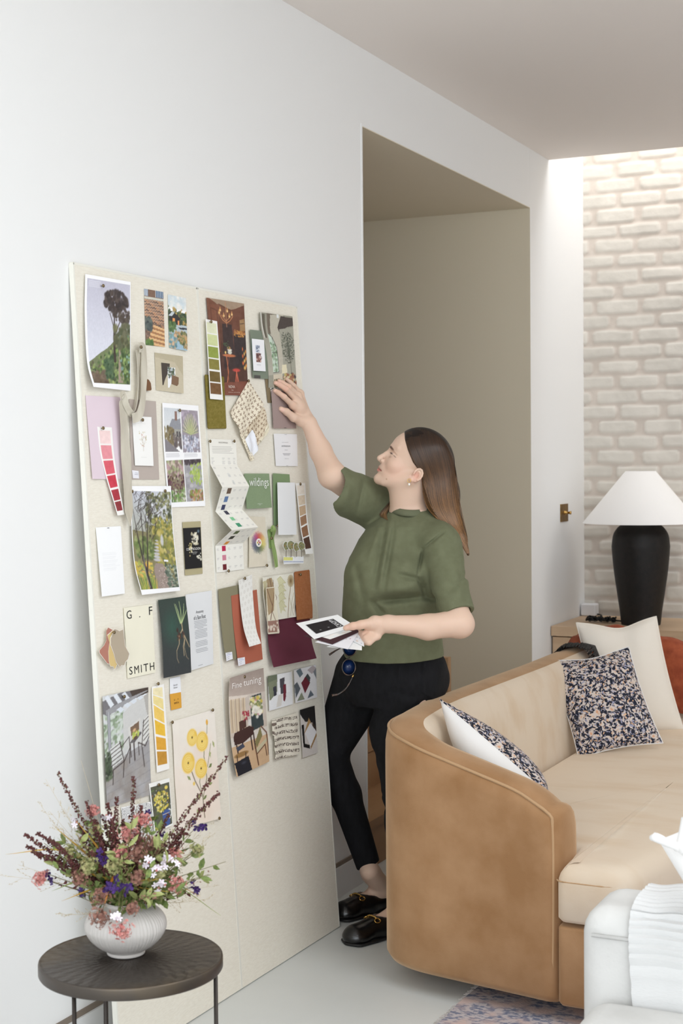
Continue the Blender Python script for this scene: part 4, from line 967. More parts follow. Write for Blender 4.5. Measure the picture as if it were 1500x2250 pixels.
o2,f2=sheet('mini_photo','','',Z(zA,(1020,1055),(1090,1064),(1100,1258),(1024,1250)),Pic(24,44,(242,242,244)).dabs(60,(.05,.05,.95,.5),.1,[(70,84,60),(120,130,110),(186,196,206),(60,60,66)],3),off=LAY[0]+.0016,parent=o)
sheet('brown_swatch','','',Z(zA,(1062,1130),(1125,1155),(1122,1242),(1056,1215)),col=(128,100,78),off=LAY[0]+.0024,parent=o)
o,f=sheet('colour_sheet','pale pink colour sheet with a small white label at its foot','colour sheet',Z(zC,(125,85),(475,105),(500,925),(195,920)),col=(226,208,218),curl=(0,0,0,.004))
l,lf=sheet('label_sticker','','',Z(zC,(196,828),(268,835),(272,918),(206,915)),col=(244,244,248),off=LAY[0]+.0008,parent=o);rules(l,lf,[(.1,.7,.2),(.1,.85,.4),(.1,.5,.65),(.1,.45,.85)],(110,110,130),w=.02)
o,f=sheet('colour_sheet','grey taupe colour sheet partly hidden by the linen ribbon','colour sheet',Z(zC,(560,122),(828,145),(862,925),(585,925)),col=(186,174,166))
l,lf=sheet('label_sticker','','',Z(zC,(590,832),(655,840),(660,915),(600,912)),col=(238,238,244),off=LAY[0]+.0008,parent=o);rules(l,lf,[(.4,.9,.3),(.3,.9,.5)],(140,140,160),w=.02)
o,f=sheet('card','white card with a faint pressed flower drawing over the grey taupe sheet','card',Z(zC,(590,292),(783,302),(805,790),(620,785)),pic_botan(),up=.0008,curl=(0,.003,.004,.003))
pin(*zC(697,330),'on the white flower card',.006)
o,f=sheet('photo_sheet','white sheet with four small garden photographs in a grid','photo sheet',Z(zC,(893,158),(1252,188),(1322,1190),(955,1205)),pic_four(),curl=(.003,.002,.003,.0),le=Z(zC,(900,500),(928,900)))
pin(*zC(1068,235),'at the head of the four photo sheet',.006)
red=[(246,212,210),(236,140,150),(226,84,100),(206,48,66),(170,42,54),(138,42,48)]
o,f=sheet('paint_strip','curling paint strip of six reds from pale pink to dark red','paint strip',Z(zC,(243,398),(388,405),(515,1275),(447,1285)),pic_strip(red,seed=1),curl=(.001,.001,.010,.012),le=Z(zC,(272,650),(330,900),(398,1120)),re=Z(zC,(408,650),(440,880),(482,1100)))
pin(*zC(303,412),'at the head of the red paint strip',.006)
o,f=sheet('photo_print','large print of a stone path winding under a bare dark tree','photo print',Z(zC,(583,990),(978,990),(1070,2035),(690,2078)),pic_path(),up=.0025,curl=(.002,.002,.010,.016),le=Z(zC,(583,1330),(612,1760)),re=Z(zC,(1000,1400),(1040,1800)))
for q in ((592,1045),(922,1040)):pin(*zC(*q),'on the white edge of the stone path print',.006)
o,f=sheet('letter','nearly blank white letter with faint lines below its middle','letter',Z(zC,(228,1405),(478,1390),(518,2065),(290,2095)),Pic(40,90,(246,247,248)).lines(.18,.85,[.38+.028*k for k in range(10)],(224,226,230),.9,wd=.006),curl=(0,0,.004,.008))
rules(o,f,[(.44,.52,.018)],(50,50,54),name='staple',w=.004)
bk=thing('booklet','small black flower booklet held by khaki tape, titled in white','booklet',onb(*zC(1195,1860)))
b,bf=sheet('tape_backing','','',Z(zC,(1093,1352),(1275,1342),(1295,1865),(1120,1885)),col=(180,170,134),parent=bk);LAY[0]+=.0003
b,bf=sheet('cover','','',Z(zC,(1100,1412),(1270,1402),(1287,1805),(1122,1822)),pic_flowerbook(),off=LAY[0]+.0012,parent=bk,th=.0015)
printed(bk,bf,[('COLIN BOLDON',.08,.49,.92,.55),('Garden Flowers',.40,.59,.72,.615),('issue one',.45,.63,.66,.65)],(240,240,236),lift=.002)
# little wooden button behind the ribbon
polysheet('wood_chip','small dark brown bark chip beside the linen ribbon','wood chip',Z(zA,(806,1170),(826,1178),(845,1210),(852,1268),(846,1278),(806,1281)),(120,84,56),th=.006)
# the linen ribbon: a flat band looping over the sheets
def ribbon(name,label,pts,wid,m,tw=None,group=None,th=.0012):
    C=spline(np.array([onb(p[0],p[1],p[2]) for p in pts]),90);T=np.gradient(C,axis=0);T/=np.linalg.norm(T,axis=1)[:,None]
    ws=np.interp(np.linspace(0,1,90),np.linspace(0,1,len(wid)),wid);tws=np.interp(np.linspace(0,1,90),np.linspace(0,1,len(tw)),tw) if tw else np.zeros(90)
    V=[]
    for i in range(90):
        s=np.cross(T[i],BN);s/=np.linalg.norm(s);n_=np.cross(s,T[i]);d=s*math.cos(tws[i])+n_*math.sin(tws[i])
        if i and d@pd<0:d=-d
        pd=d
        for k in range(5):V.append(C[i]+d*ws[i]*(k/4-.5)+BN*.0012*math.sin(k*1.6+i*.25))
    o=mesh(name,V,gridF(5,90),m,smooth=True);solid(o,th,0)
    if label:tag(o,label,'ribbon',group)
    return o
M_rib=mat('silk_linen_ribbon',(206,200,184),.5,c2=(188,180,162),ns=20,st=(1,1,.3),bump=.3,bs=120,sheen=.3)
rb=ribbon('ribbon','long crumpled greige linen ribbon looped down the left board',[ (*zA(745,900),.012),(*zA(742,1050),.010),(*zA(735,1250),.010),(*zA(722,1400),.012),(*zA(690,1500),.016),(*zA(640,1440),.020),(*zA(605,1330),.024),(*zC(500,85),.026),(*zC(498,150),.018),(*zC(512,400),.012),(*zC(535,700),.012),(*zC(548,1000),.012),(*zC(556,1240),.016),(*zC(576,1390),.020)],
  [.024,.024,.020,.018,.018,.016,.020,.024,.036,.044,.044,.042,.036,.006],M_rib,[0,.4,.9,1.1,.8,.6,.3,0,0,.2,0,.1,0,.3])
C2=spline(np.array([onb(*zA(752,872),.018),onb(*zA(790,880),.018),onb(*zA(800,1000),.014),onb(*zA(795,1200),.012),onb(*zA(785,1390),.016),onb(*zA(750,1510),.022),onb(*zA(690,1540),.022)]),60)
T_=np.gradient(C2,axis=0);T_/=np.linalg.norm(T_,axis=1)[:,None];V=[]
for i in range(60):
    s=np.cross(T_[i],BN);s/=np.linalg.norm(s)
    for k in range(5):V.append(C2[i]+s*.026*(k/4-.5)+BN*.001*math.sin(k+i*.3))
r2=mesh('ribbon_end',V,gridF(5,60),M_rib,rb,smooth=True);solid(r2,.0012,0)
pin(*zA(772,868),'holding the top of the greige linen ribbon',.02)
pin(*zA(415,291),'near the top of the pine tree print',.008)
# ---- left board, lower half
o,f=sheet('card','cream card lettered with bold black capitals, top and bottom','card',Z(zE,(322,220),(568,188),(595,780),(355,832)),col=(238,234,214),th=.0012)
printed(o,f,[('G',.07,.045,.24,.165),('.',.50,.150,.54,.165),('F',.86,.03,.98,.15),('S',.06,.845,.17,.955),('M',.24,.845,.40,.955),('I',.475,.845,.50,.955),('T',.57,.845,.74,.955),('H',.80,.845,.96,.955)],(24,24,24),lift=.0012)
ch=thing('paper_chips','three torn paper chips in dusty pink, straw and taupe pinned together','paper chips',onb(*zE(240,750)))
def torn(nm,P,c,off):
    a=polysheet(nm+'_edge','','',[(x,y) for x,y in P],(238,232,222),off=off,parent=ch)
    cx=sum(p[0] for p in P)/len(P);cy=sum(p[1] for p in P)/len(P)
    a2=polysheet(nm+'_chip','','',[(cx+(x-cx)*.93,cy+(y-cy)*.965) for x,y in P],c,off=off+.0007,parent=ch)
torn('pink',Z(zE,(188,385),(235,410),(230,560),(250,640),(205,712),(180,705),(150,665),(108,610),(108,590),(150,545),(172,500),(172,410)),(180,124,108),.010)
torn('straw',Z(zE,(178,455),(245,395),(262,500),(300,640),(258,730),(245,755),(235,732),(205,728),(192,680),(188,600),(198,520)),(214,188,130),.012)
torn('taupe',Z(zE,(205,480),(225,440),(238,398),(262,405),(285,418),(318,402),(326,470),(335,550),(375,620),(362,668),(340,690),(328,722),(300,722),(290,738),(255,695),(235,620),(205,540)),(180,166,146),.014)
pin(*zE(240,432),'through the torn paper chips',.018)
bk=thing('booklet','open booklet, dark green page with a bare root beside a white text page','booklet',onb(*zE(860,780)))
b,bf=sheet('right_page','','',Z(zE,(858,105),(1085,68),(1100,705),(910,762)),Pic(40,90,(226,228,230)),parent=bk,curl=(.004,0,0,.006))
printed(bk,bf,[('Anatomy',.34,.235,.64,.285),('of a Bare Root',.24,.30,.72,.355)],(84,84,88))
rules(bk,bf,[(.24+.02*(k%3==2),.76-.05*(k%4==3),y) for k,y in enumerate([.375,.395,.415,.435,.455,.50,.52,.54,.56,.58,.60,.65,.67,.69,.71,.75,.77,.79])]+[(.35,.6,.475),(.3,.5,.965)],(160,162,168),w=.0028)
b,bf=sheet('left_page','','',Z(zE,(620,152),(855,118),(907,780),(668,830)),pic_root(),off=LAY[0]+.003,curl=(0,.016,.018,.004),parent=bk,bow=.004)
LAY[0]+=.0004
o,f=sheet('card','small white name card over a yellow ochre one','card',Z(zE,(722,832),(812,812),(820,952),(724,972)),col=(238,240,244))
printed(o,f,[('Gareth',.3,.42,.68,.52),('Danter',.32,.58,.68,.68)],(90,90,96))
o,f=sheet('card','small yellow ochre card with tiny black letters','card',Z(zE,(722,968),(818,950),(824,1085),(735,1108)),col=(222,164,64))
printed(o,f,[('G  .  F',.3,.36,.72,.46),('SMITH',.3,.56,.74,.68)],(70,50,30))
o,f=sheet('photo_print','magazine photo of a shady patio with white striped armchairs','photo print',Z(zE,(138,988),(535,908),(562,1838),(178,1955)),pic_patio(),curl=(.003,0,0,.004),re=Z(zE,(536,1090),(545,1400)))
pin(*zE(328,990),'at the top of the patio photo',.008)
yel=[(240,226,176),(240,218,140),(244,200,90),(242,188,50),(226,160,44),(200,140,46)]
o,f=sheet('paint_strip','upright paint strip of six yellows from cream to ochre','paint strip',Z(zE,(565,905),(670,880),(718,1615),(610,1650)),pic_strip(yel,seed=4,m=.14),curl=(0,0,.004,.002),le=Z(zE,(568,1050),(590,1350)))
pin(*zE(622,878),'at the head of the yellow paint strip',.006)
o,f=sheet('painting','watercolour of four round yellow roses on cream paper','painting',Z(zE,(738,1205),(1105,1100),(1165,2045),(790,2145)),pic_roses(),curl=(0,0,.003,0),wav=.003)
for q in ((745,1212),(1095,1106),(1152,2045)):pin(*zE(*q),'in a corner of the yellow rose painting',.006)
o,f=sheet('patterned_paper','black and white paper of scribbled circles behind the flowers','patterned paper',Z(zE,(300,1950),(560,1900),(600,2200),(330,2260)),pic_pattern())
o,f=sheet('painting','small card painting of yellow flowers in a blue jug','painting',Z(zE,(540,1745),(718,1695),(748,2100),(590,2180)),pic_jug(),up=.0008,curl=(0,0,.004,.004))
pin(*zE(628,1755),'at the head of the blue jug card',.006)
# ---- right board, top
o,f=sheet('magazine_cover','dark magazine cover of a candlelit room with a chandelier','magazine',Z(zB,(105,110),(475,170),(520,1088),(180,1080)),pic_rest(),th=.002)
printed(o,f,[('NOVA',.42,.895,.60,.925),('bar',.50,.94,.56,.95),('interiors and dining',.40,.965,.74,.974)],(236,226,214),lift=.0022)
o,f=sheet('fabric_swatch','olive green wool swatch with pinked edges','fabric swatch',Z(zB,(90,885),(275,905),(300,1410),(120,1412)),Pic(40,80,(122,108,44)).nz(12,3,2).nz(10,1.2,5),m=M_fab,off=.006,th=.0015)
def pinked(Q,c,off,par,nm='pinked_edge',n=(18,46)):
    mb=MB();P=[np.array(onb(*q,off)) for q in Q]
    for a,b,k in ((P[0],P[1],n[0]),(P[1],P[2],n[1]),(P[2],P[3],n[0]),(P[3],P[0],n[1])):
        d=(b-a)/k;o_=np.cross(BN,d);o_/=np.linalg.norm(o_);cen=sum(P)/4
        if (a+o_-cen)@(a+o_-cen)<(a-cen)@(a-cen):o_=-o_
        for i in range(k):
            p=a+d*i;mb.prism([p,p+d,p+d*.5+o_*.0028],[p+BN*.0014,p+d+BN*.0014,p+d*.5+o_*.0028+BN*.0014],c)
    e=mb.build(nm,M_fab,par,col=True);e['kind']='stuff';return e
pinked(Z(zB,(90,885),(275,905),(300,1410),(120,1412)),(122,108,44),.006,o)
grn=[(226,228,190),(206,214,150),(140,156,60),(132,122,50),(104,82,36),(112,74,40)]
o,f=sheet('paint_strip','paint strip of six greens and browns over the chandelier cover','paint strip',Z(zB,(98,322),(212,345),(272,1132),(142,1120)),pic_strip(grn,seed=7,m=.08),off=.010,curl=(0,0,.003,.003))
pin(*zB(154,350),'at the head of the green paint strip',.012)
o,f=sheet('photo_print','tall picture of a sage green room with an arched window and a branch','photo print',Z(zB,(637,255),(962,298),(1005,985),(725,1010)),pic_sage(),off=.004,curl=(.004,0,0,0),le=Z(zB,(650,420),(700,640),(722,850)),th=.001)
printed(o,f,[('INTERIORS',.42,.585,.68,.605)],(236,236,230))
o2,f2=sheet('photo_print','sliver of a brown framed picture below the sage green card','photo print',Z(zB,(690,920),(800,922),(830,1158),(718,1160)),Pic(30,60,(214,214,210)).rect(0,0,.38,1,(122,104,74)).rect(0,.9,1,1,(122,104,74)).line([(.4,.45),(1,.3)],.03,(60,52,44)).line([(.6,.5),(.62,.9)],.03,(70,62,54)).dabs(40,(.45,0,1,.4),.06,[(176,160,120),(80,84,60),(220,214,196)],3),off=.0025)
cd=thing('card','sage green card carrying a small white picture card','card',onb(*zB(640,900)))
c,cf=sheet('green_card','','',Z(zB,(540,428),(700,445),(722,922),(568,912)),Pic(30,70,(112,124,106)).rect(.1,.93,.5,1,(70,68,66)),off=.0065,parent=cd)
c,cf=sheet('white_card','','',Z(zB,(558,518),(680,532),(697,845),(575,838)),Pic(36,72,(240,240,244)).rect(.28,.2,.62,.42,(176,186,206)).dabs(20,(.3,.22,.6,.4),.06,[(110,120,140),(220,224,232)],2).rect(.28,.44,.68,.72,(110,70,66)).dabs(30,(.3,.46,.66,.7),.07,[(70,50,56),(206,180,170),(150,96,84)],4).lines(.3,.7,[.80,.82],(150,150,160),.9),off=.009,parent=cd,curl=(0,0,.004,.003))
LAY[0]+=.0004
o,f=sheet('card','plain mauve taupe card under the raised hand','card',Z(zB,(752,1035),(985,1050),(1002,1415),(775,1415)),col=(160,140,136),off=.007,curl=(0,0,0,.002))
rules(o,f,[(.45,.55,.985)],(50,50,54),name='staple',w=.006)
o,f=sheet('card','white invitation card with centred lines of tiny grey text','card',Z(zD,(862,68),(1135,75),(1145,452),(888,450)),Pic(36,54,(232,232,234)))
printed(o,f,[('kate reynolds',.32,.255,.60,.275),('architecture',.30,.345,.68,.40),('interiors',.42,.49,.56,.51),('by appointment',.40,.76,.58,.78)],(104,104,110));rules(o,f,[(.33,.68,.61),(.35,.66,.635),(.37,.63,.66),(.45,.55,.02),(.45,.55,.985)],(150,150,156),w=.004)
# floral kite of cloth, pinned at one corner, its lower flap turned forward
kt=thing('fabric_swatch','cream cotton swatch with brown sprigs hanging by one corner','fabric swatch',onb(*zG(760,2050)))
spr=pic_sprig((232,222,202),(120,94,74),0,3,120,140,.085)
def kite(nm,Q,offs,pic,m=M_fab,par=kt):
    P=[onb(*q,o_) for q,o_ in zip(Q,offs)];nu,nv=pic.w,pic.h;u=np.linspace(0,1,nu);v=np.linspace(0,1,nv)[:,None]
    V=(P[0]*(1-u)[None,:,None]+P[1]*u[None,:,None])*(1-v)[...,None]+(P[3]*(1-u)[None,:,None]+P[2]*u[None,:,None])*v[...,None]
    V=V+BN*(.004*np.sin(u*7)[None,:]*np.sin(v*5))[...,None]
    s=mesh(nm,V.reshape(-1,3),gridF(nu,nv)[:,::-1],m,par,smooth=True,col=pic.a.reshape(-1,3));solid(s,.0008,1);return V,u,v[:,0]
kite('under_flap',Z(zG,(560,900),(1060,800),(1170,1180),(760,2070)),(.006,.006,.006,.006),pic_sprig((222,208,184),(120,90,66),0,5,110,110,.08))
kite('selvedge',Z(zG,(1170,1180),(1190,1340),(1000,1640),(930,1520)),(.007,.008,.010,.007),Pic(10,10,(226,218,196)))
kite('lower_edge',Z(zG,(500,1440),(640,1330),(830,2030),(760,2070)),(.010,.010,.008,.006),pic_sprig((230,220,198),(112,88,66),0,6,60,130,.12))
kite('front_flap',Z(zG,(705,170),(1065,745),(530,1475),(285,900)),(.006,.016,.018,.008),spr)
l=kite('paper_label',Z(zG,(620,1560),(790,1330),(940,1720),(810,2010)),(.013,.013,.011,.010),Pic(30,40,(238,240,246)).lines(.2,.8,[.3,.4,.5,.65,.75],(190,196,220),.9),M_pap)
pin(*zG(708,180),'holding the brown sprig swatch by its corner',.012)
# accordion colour chart: six real folds
ac_=thing('folded_chart','long white zigzag folded colour chart springing off the right board','colour chart',onb(*zD(340,1690)))
pan=[[(100,130,.003),(418,142,.003)],[(118,432,.004),(432,435,.004)],[(258,700,.050),(575,685,.050)],[(178,985,.010),(490,960,.010)],[(370,1205,.065),(680,1168,.062)],[(175,1390,.004),(500,1358,.006)],[(190,1705,.003),(515,1665,.003)]]
sw_={2:[(.22,.06,.36,.28,(110,90,76)),(.2,.4,.34,.62,(96,124,166)),(.18,.74,.32,.95,(54,60,96))],3:[(.28,.02,.42,.22,(50,50,70)),(.30,.36,.44,.54,(130,200,150)),(.32,.68,.46,.88,(66,150,112))],4:[(.22,.10,.38,.30,(84,98,58)),(.24,.42,.4,.62,(48,46,34)),(.26,.76,.40,.96,(224,150,50))],5:[(.24,.04,.36,.24,(186,34,80)),(.24,.38,.36,.58,(206,130,150)),(.24,.72,.36,.92,(110,34,42))]}
swatchrot={1:[(.44,.40,.52,.58,(224,224,220)),(.46,.72,.54,.9,(216,218,214))]}
for k in range(6):
    (a0,a1),(b0,b1)=pan[k],pan[k+1];P=[onb(*zD(q[0],q[1]),q[2]) for q in (a0,a1,b1,b0)]
    nu,nv=60,56;pc=Pic(nu,nv,(240,238,230))
    for x0,y0,x1,y1,c in sw_.get(k,[])+swatchrot.get(k,[]):pc.rect(x0,y0,x1,y1,c)
    rs=np.random.RandomState(k)
    if k==0:
        pc.lines(.1,.98,[.30,.36,.42,.48,.54],(150,148,146),.8,wd=.006)
    for q in range(3):
        yy=([.12,.46,.8][q] if k else [.72,.84,.92][q])
        for x in (.06,.45,.66,.86):pc.line([(x,yy+.02),(x+.04+.06*rs.rand(),yy+.02)],.006,(150,148,150),.8);pc.line([(x,yy+.07),(x+.03+.05*rs.rand(),yy+.07)],.005,(170,168,170),.8)
    u=np.linspace(0,1,nu);v=np.linspace(0,1,nv)[:,None]
    V=(P[0]*(1-u)[None,:,None]+P[1]*u[None,:,None])*(1-v)[...,None]+(P[3]*(1-u)[None,:,None]+P[2]*u[None,:,None])*v[...,None]
    o=mesh('panel',V.reshape(-1,3),gridF(nu,nv)[:,::-1],M_pap,ac_,col=pc.a.reshape(-1,3));solid(o,.0004,0)
    if k==0: printed(ac_,(V,u,v[:,0]),[('INSOMNIA',.34,.10,.68,.16)],(150,146,140))
for q in ((116,158),(400,158),(333,1685)):pin(*zD(*q),'holding the zigzag colour chart',.007)
o,f=sheet('booklet','sage green booklet with a white curly title','booklet',Z(zD,(515,540),(803,540),(835,940),(545,955)),Pic(50,66,(124,146,108)).nz(3,2,2),curl=(0,0,.008,.006),off=.005,th=.002)
printed(o,f,[('wildings',.14,.12,.93,.44),('collective',.40,.86,.60,.88),('2021',.46,.895,.54,.91)],(240,242,236),lift=.003)
o,f=sheet('poster','cream poster with a painted colour wheel','poster',Z(zD,(575,1042),(762,1050),(790,1625),(572,1645)),pic_wheel(),curl=(0,0,0,.002))
pin(*zD(785,1620),'at the foot of the colour wheel poster',.006)
o,f=sheet('colour_sheet','sage green paper sheet behind a blank white card','colour sheet',Z(zD,(852,535),(1048,548),(1090,1150),(865,1155)),col=(126,148,108))
o,f=sheet('card','blank white card overlapping a sage green sheet','card',Z(zD,(905,643),(1110,645),(1128,1258),(918,1262)),Pic(20,40,(234,235,237)),curl=(.004,0,.003,.010),off=.010,th=.0012)
pin(*zD(910,1152),'between the green sheet and the blank white card',.010)
brn=[(236,226,212),(222,202,176),(200,166,130),(158,116,84),(140,96,66),(78,50,38)]
o,f=sheet('paint_strip','curling paint strip of six browns at the right edge of the boards','paint strip',Z(zD,(1120,650),(1232,650),(1328,1480),(1240,1488)),pic_strip(brn,seed=11,m=.13),curl=(.001,.001,.014,.014),le=Z(zD,(1150,930),(1180,1200)),re=Z(zD,(1248,900),(1270,1150)))
pin(*zD(1178,662),'at the head of the brown paint strip',.006)
M_rg=mat('green_grosgrain',(136,158,96),.7,bump=.3,bs=200)
ribbon('ribbon','short green ribbon looped over and pinned below the white card',[(*zD(824,1415),.004),(*zD(826,1300),.005),(*zD(826,1205),.008),(*zD(850,1188),.016),(*zD(872,1205),.020),(*zD(852,1300),.010),(*zD(868,1450),.010),(*zD(898,1640),.012)],[.010,.014,.020,.022,.020,.020,.022,.018],M_rg,[.3,.4,.5,0,0,.1,0,0])
pin(*zD(838,1300),'through the green ribbon',.014)
# paper cut-out of trees
tc=thing('paper_cutout','paper cut-out of a row of little trees standing off the board','paper cut-out',onb(*zD(1100,1600),.02))
base=MB().prism([onb(*zD(*q),.02) for q in ((975,1515),(1215,1515),(1215,1595),(980,1605))],[onb(*zD(*q),.021) for q in ((975,1515),(1215,1515),(1215,1595),(980,1605))]).build('paper_base',mat('white_card_stock',(238,239,240),.7),tc)
MB().prism([onb(*zD(*q),.0215) for q in ((980,1522),(1088,1525),(1086,1560),(980,1560))],[onb(*zD(*q),.0217) for q in ((980,1522),(1088,1525),(1086,1560),(980,1560))]).build('yellow_band',mat('painted_yellow',(222,220,130),.7),tc)
mb=MB();rs=np.random.RandomState(4)
for k in range(16):
    x=985+k*14.5;mb.prism([onb(*zD(*q),.0215) for q in ((x,1570),(x+7,1570),(x+7,1582),(x,1582))],[onb(*zD(*q),.0218) for q in ((x,1570),(x+7,1570),(x+7,1582),(x,1582))])
mb.build('blue_border',mat('painted_blue',(120,134,176),.7),tc)
for k,(x,y,rx,ry) in enumerate(((1010,1390,30,48),(1068,1382,42,50),(1132,1402,34,48),(1190,1390,36,48))):
    P=[zD(x+rx*(1+.12*math.sin(q*2.2))*math.cos(q),y+ry*(1+.1*math.cos(q*3))*math.sin(q)) for q in np.linspace(0,2*PI,26)[:-1]]
    w_=[zD(x+(rx+5)*(1+.12*math.sin(q*2.2))*math.cos(q),y+(ry+5)*(1+.1*math.cos(q*3))*math.sin(q)) for q in np.linspace(0,2*PI,26)[:-1]]
    of=.021+.003*k
    MB().prism([onb(*q,of) for q in w_],[onb(*q,of+.0006) for q in w_]).build('tree_outline',mat('white_card_stock'),tc)
    t=polysheet('tree_crown','','',P,(150,150,110),off=of+.0007,parent=tc)
    d=MB()
    for q in range(46):
        a=rs.rand()*6.28;r=math.sqrt(rs.rand())*.9;px,py=x+rx*r*math.cos(a),y+ry*r*math.sin(a);s=3.2
        d.prism([onb(*zD(px+s*i,py+s*j),of+.0014) for i,j in ((-1,-.6),(1,-.8),(.6,1),(-.8,.8))],[onb(*zD(px+s*i,py+s*j),of+.0016) for i,j in ((-1,-.6),(1,-.8),(.6,1),(-.8,.8))],[(70,76,56),(176,150,60),(90,100,90),(196,110,60),(50,54,50)][rs.randint(5)])
    e=d.build('leaf_marks',M_pap,tc,col=True);e['kind']='stuff'
    MB().prism([onb(*zD(*q),of) for q in ((x-5,y+ry-4),(x+4,y+ry-4),(x+3,1520),(x-3,1520))],[onb(*zD(*q),of+.001) for q in ((x-5,y+ry-4),(x+4,y+ry-4),(x+3,1520),(x-3,1520))]).build('tree_trunk',mat('ink_trunk',(110,100,90),.7),tc)
# ---- right board, lower half
def lab(o,Q,off):
    l,lf=sheet('label_sticker','','',Q,col=(236,236,242),off=off,parent=o);rules(l,lf,[(.12,.7,.12),(.12,.5,.55),(.12,.45,.78)],(120,120,130),w=.015);rules(l,lf,[(.12,.85,.3)],(70,90,190),name='blue_line',w=.015)
o,f=sheet('colour_sheet','olive grey colour sheet with a white label, left of the terracotta one','colour sheet',Z(zF,(90,258),(330,205),(345,960),(175,1000)),col=(138,132,106),le=Z(zF,(108,500),(140,800)),curl=(0,0,0,.006));lab(o,Z(zF,(165,912),(232,900),(240,975),(175,998)),LAY[0]+.0065)
o,f=sheet('colour_sheet','terracotta colour sheet with a white label','colour sheet',Z(zF,(222,325),(487,260),(548,978),(298,1050)),up=.0008,col=(176,100,78),le=Z(zF,(240,560),(268,820)),curl=(0,0,0,.006));lab(o,Z(zF,(288,968),(362,955),(368,1028),(298,1048)),LAY[0]+.0078)
o,f=sheet('wallpaper_sample','narrow white damask wallpaper strip curling over the terracotta sheet','wallpaper sample',Z(zF,(298,165),(436,105),(530,815),(410,850)),pic_damask(),off=.011,curl=(0,0,.030,.024),le=Z(zF,(318,420),(352,660)),re=Z(zF,(448,340),(478,650)))
pin(*zF(366,145),'at the head of the damask strip',.014)
o,f=sheet('colour_sheet','large burgundy paper sheet curling at its foot','colour sheet',Z(zF,(590,470),(1040,395),(1103,968),(660,1062)),Pic(40,60,(92,34,50)).nz(3,8,2),curl=(0,0,.024,.014),le=Z(zF,(596,640),(612,860)),re=Z(zF,(1035,600),(1055,800)))
o,f=sheet('fabric_swatch','cream printed cotton with brown leaves and a seed head','fabric swatch',Z(zF,(532,135),(868,88),(885,540),(570,590)),pic_leafcloth(),m=M_fab,off=.009,curl=(0,0,0,.004),wav=.010,th=.001)
q2=Pic(40,90,(222,214,190));q2.poly([(0,0),(1,0),(.7,.5),(.1,.6)],(166,140,104)).line([(.1,0),(.6,.4),(.3,.7)],.03,(110,76,60)).line([(.9,.1),(.5,.5),(.8,.75)],.02,(110,76,60)).rect(0,.72,1,.98,(150,110,96)).dabs(14,(0,.75,1,.97),.12,[(228,214,196)],3)
k2,kf=sheet('turned_edge','','',Z(zF,(582,250),(664,240),(716,702),(602,712)),q2,m=M_fab,off=.024,parent=o,th=.001)
pinked(Z(zF,(582,250),(664,240),(716,702),(602,712)),(228,220,200),.024,o,'frayed_edge',(12,40))
o,f=sheet('fabric_swatch','rust brown wool swatch with pinked edges','fabric swatch',Z(zF,(874,85),(1025,63),(1057,550),(900,570)),Pic(40,80,(160,94,54)).nz(7,3,2).nz(8,1.2,3),m=M_fab,off=.015,curl=(0,0,.004,.004),th=.0016,re=Z(zF,(1035,250),(1055,420)))
pinked(Z(zF,(874,85),(1025,63),(1057,550),(900,570)),(160,94,54),.015,o,n=(14,42))
pin(*zF(938,105),'at the head of the rust brown swatch',.02)
o,f=sheet('magazine_cover','magazine cover titled Fine tuning showing a piano room','magazine',Z(zF,(208,1172),(551,1068),(613,2030),(280,2190)),pic_fine(),curl=(.014,.002,.004,.010),le=Z(zF,(200,1450),(225,1850)),th=.0015)
printed(o,f,[('Fine',.06,.075,.33,.148),('tuning',.38,.070,.90,.170)],(246,240,236),lift=.002);rules(o,f,[(.08,.36,.187)],(246,240,236),w=.0015);rules(o,f,[(.06,.3,.965)],(220,220,224),name='small_print',w=.0015)
pin(*zF(362,1158),'on the Fine tuning cover',.014)
o,f=sheet('card','small collage card with a green flap and a burgundy ribbon print','card',Z(zF,(600,1152),(845,1105),(858,1440),(615,1510)),pic_card((228,228,230),[([(0,0),(.38,0),(.38,.14),(0,.2)],(100,108,86)),([(0,.2),(.38,.14),(.36,.5),(.1,.7),(.04,.7)],(120,126,100)),([(.4,.02),(.9,.0),(.9,.6),(.42,.6)],(240,240,242)),([(.48,.16),(.68,.13),(.66,.6),(.5,.6)],(70,66,72)),([(.2,.35),(.34,.33),(.34,.6),(.22,.62)],(50,50,60)),([(.62,.35),(.74,.33),(.72,.7),(.66,.85),(.6,.8)],(110,34,46)),([(.4,.62),(.6,.6),(.5,.95),(.3,.95)],(212,206,198))],60,80))
o,f=sheet('card','small collage card of white diagonal bands over dark diamonds','card',Z(zF,(868,1088),(1095,1035),(1108,1370),(885,1430)),pic_card((226,224,226),[([(.1,.05),(.3,.0),(.4,.18),(.25,.28)],(96,110,120)),([(.3,.45),(.5,.28),(.7,.5),(.45,.78)],(104,32,44)),([(.5,.28),(.6,.2),(.72,.35),(.68,.5)],(60,66,66)),([(0,.45),(.12,.38),(.26,.6),(.04,.85)],(86,92,100)),([(.08,.95),(.3,.72),(.42,.95)],(128,134,110)),([(.55,.95),(.7,.72),(.85,.9)],(90,100,112)),([(.6,.1),(.85,0),(1,.1),(.8,.26)],(176,162,164)),([(.85,.2),(1,.1),(1,.45)],(120,124,130))],60,80))
o,f=sheet('fabric_swatch','cream and brown striped woven swatch with rough edges','fabric swatch',Z(zF,(645,1600),(888,1528),(912,1955),(662,2008)),pic_weave(),m=M_fab,off=.007,wav=.012,th=.002)
o2,f2=sheet('turned_edge','','',Z(zF,(640,1618),(690,1605),(690,1780),(650,1760)),Pic(16,40,(226,218,200)).rect(0,.15,1,.35,(110,94,84)).rect(0,.7,1,.9,(120,104,94)),m=M_fab,off=.014,parent=o)
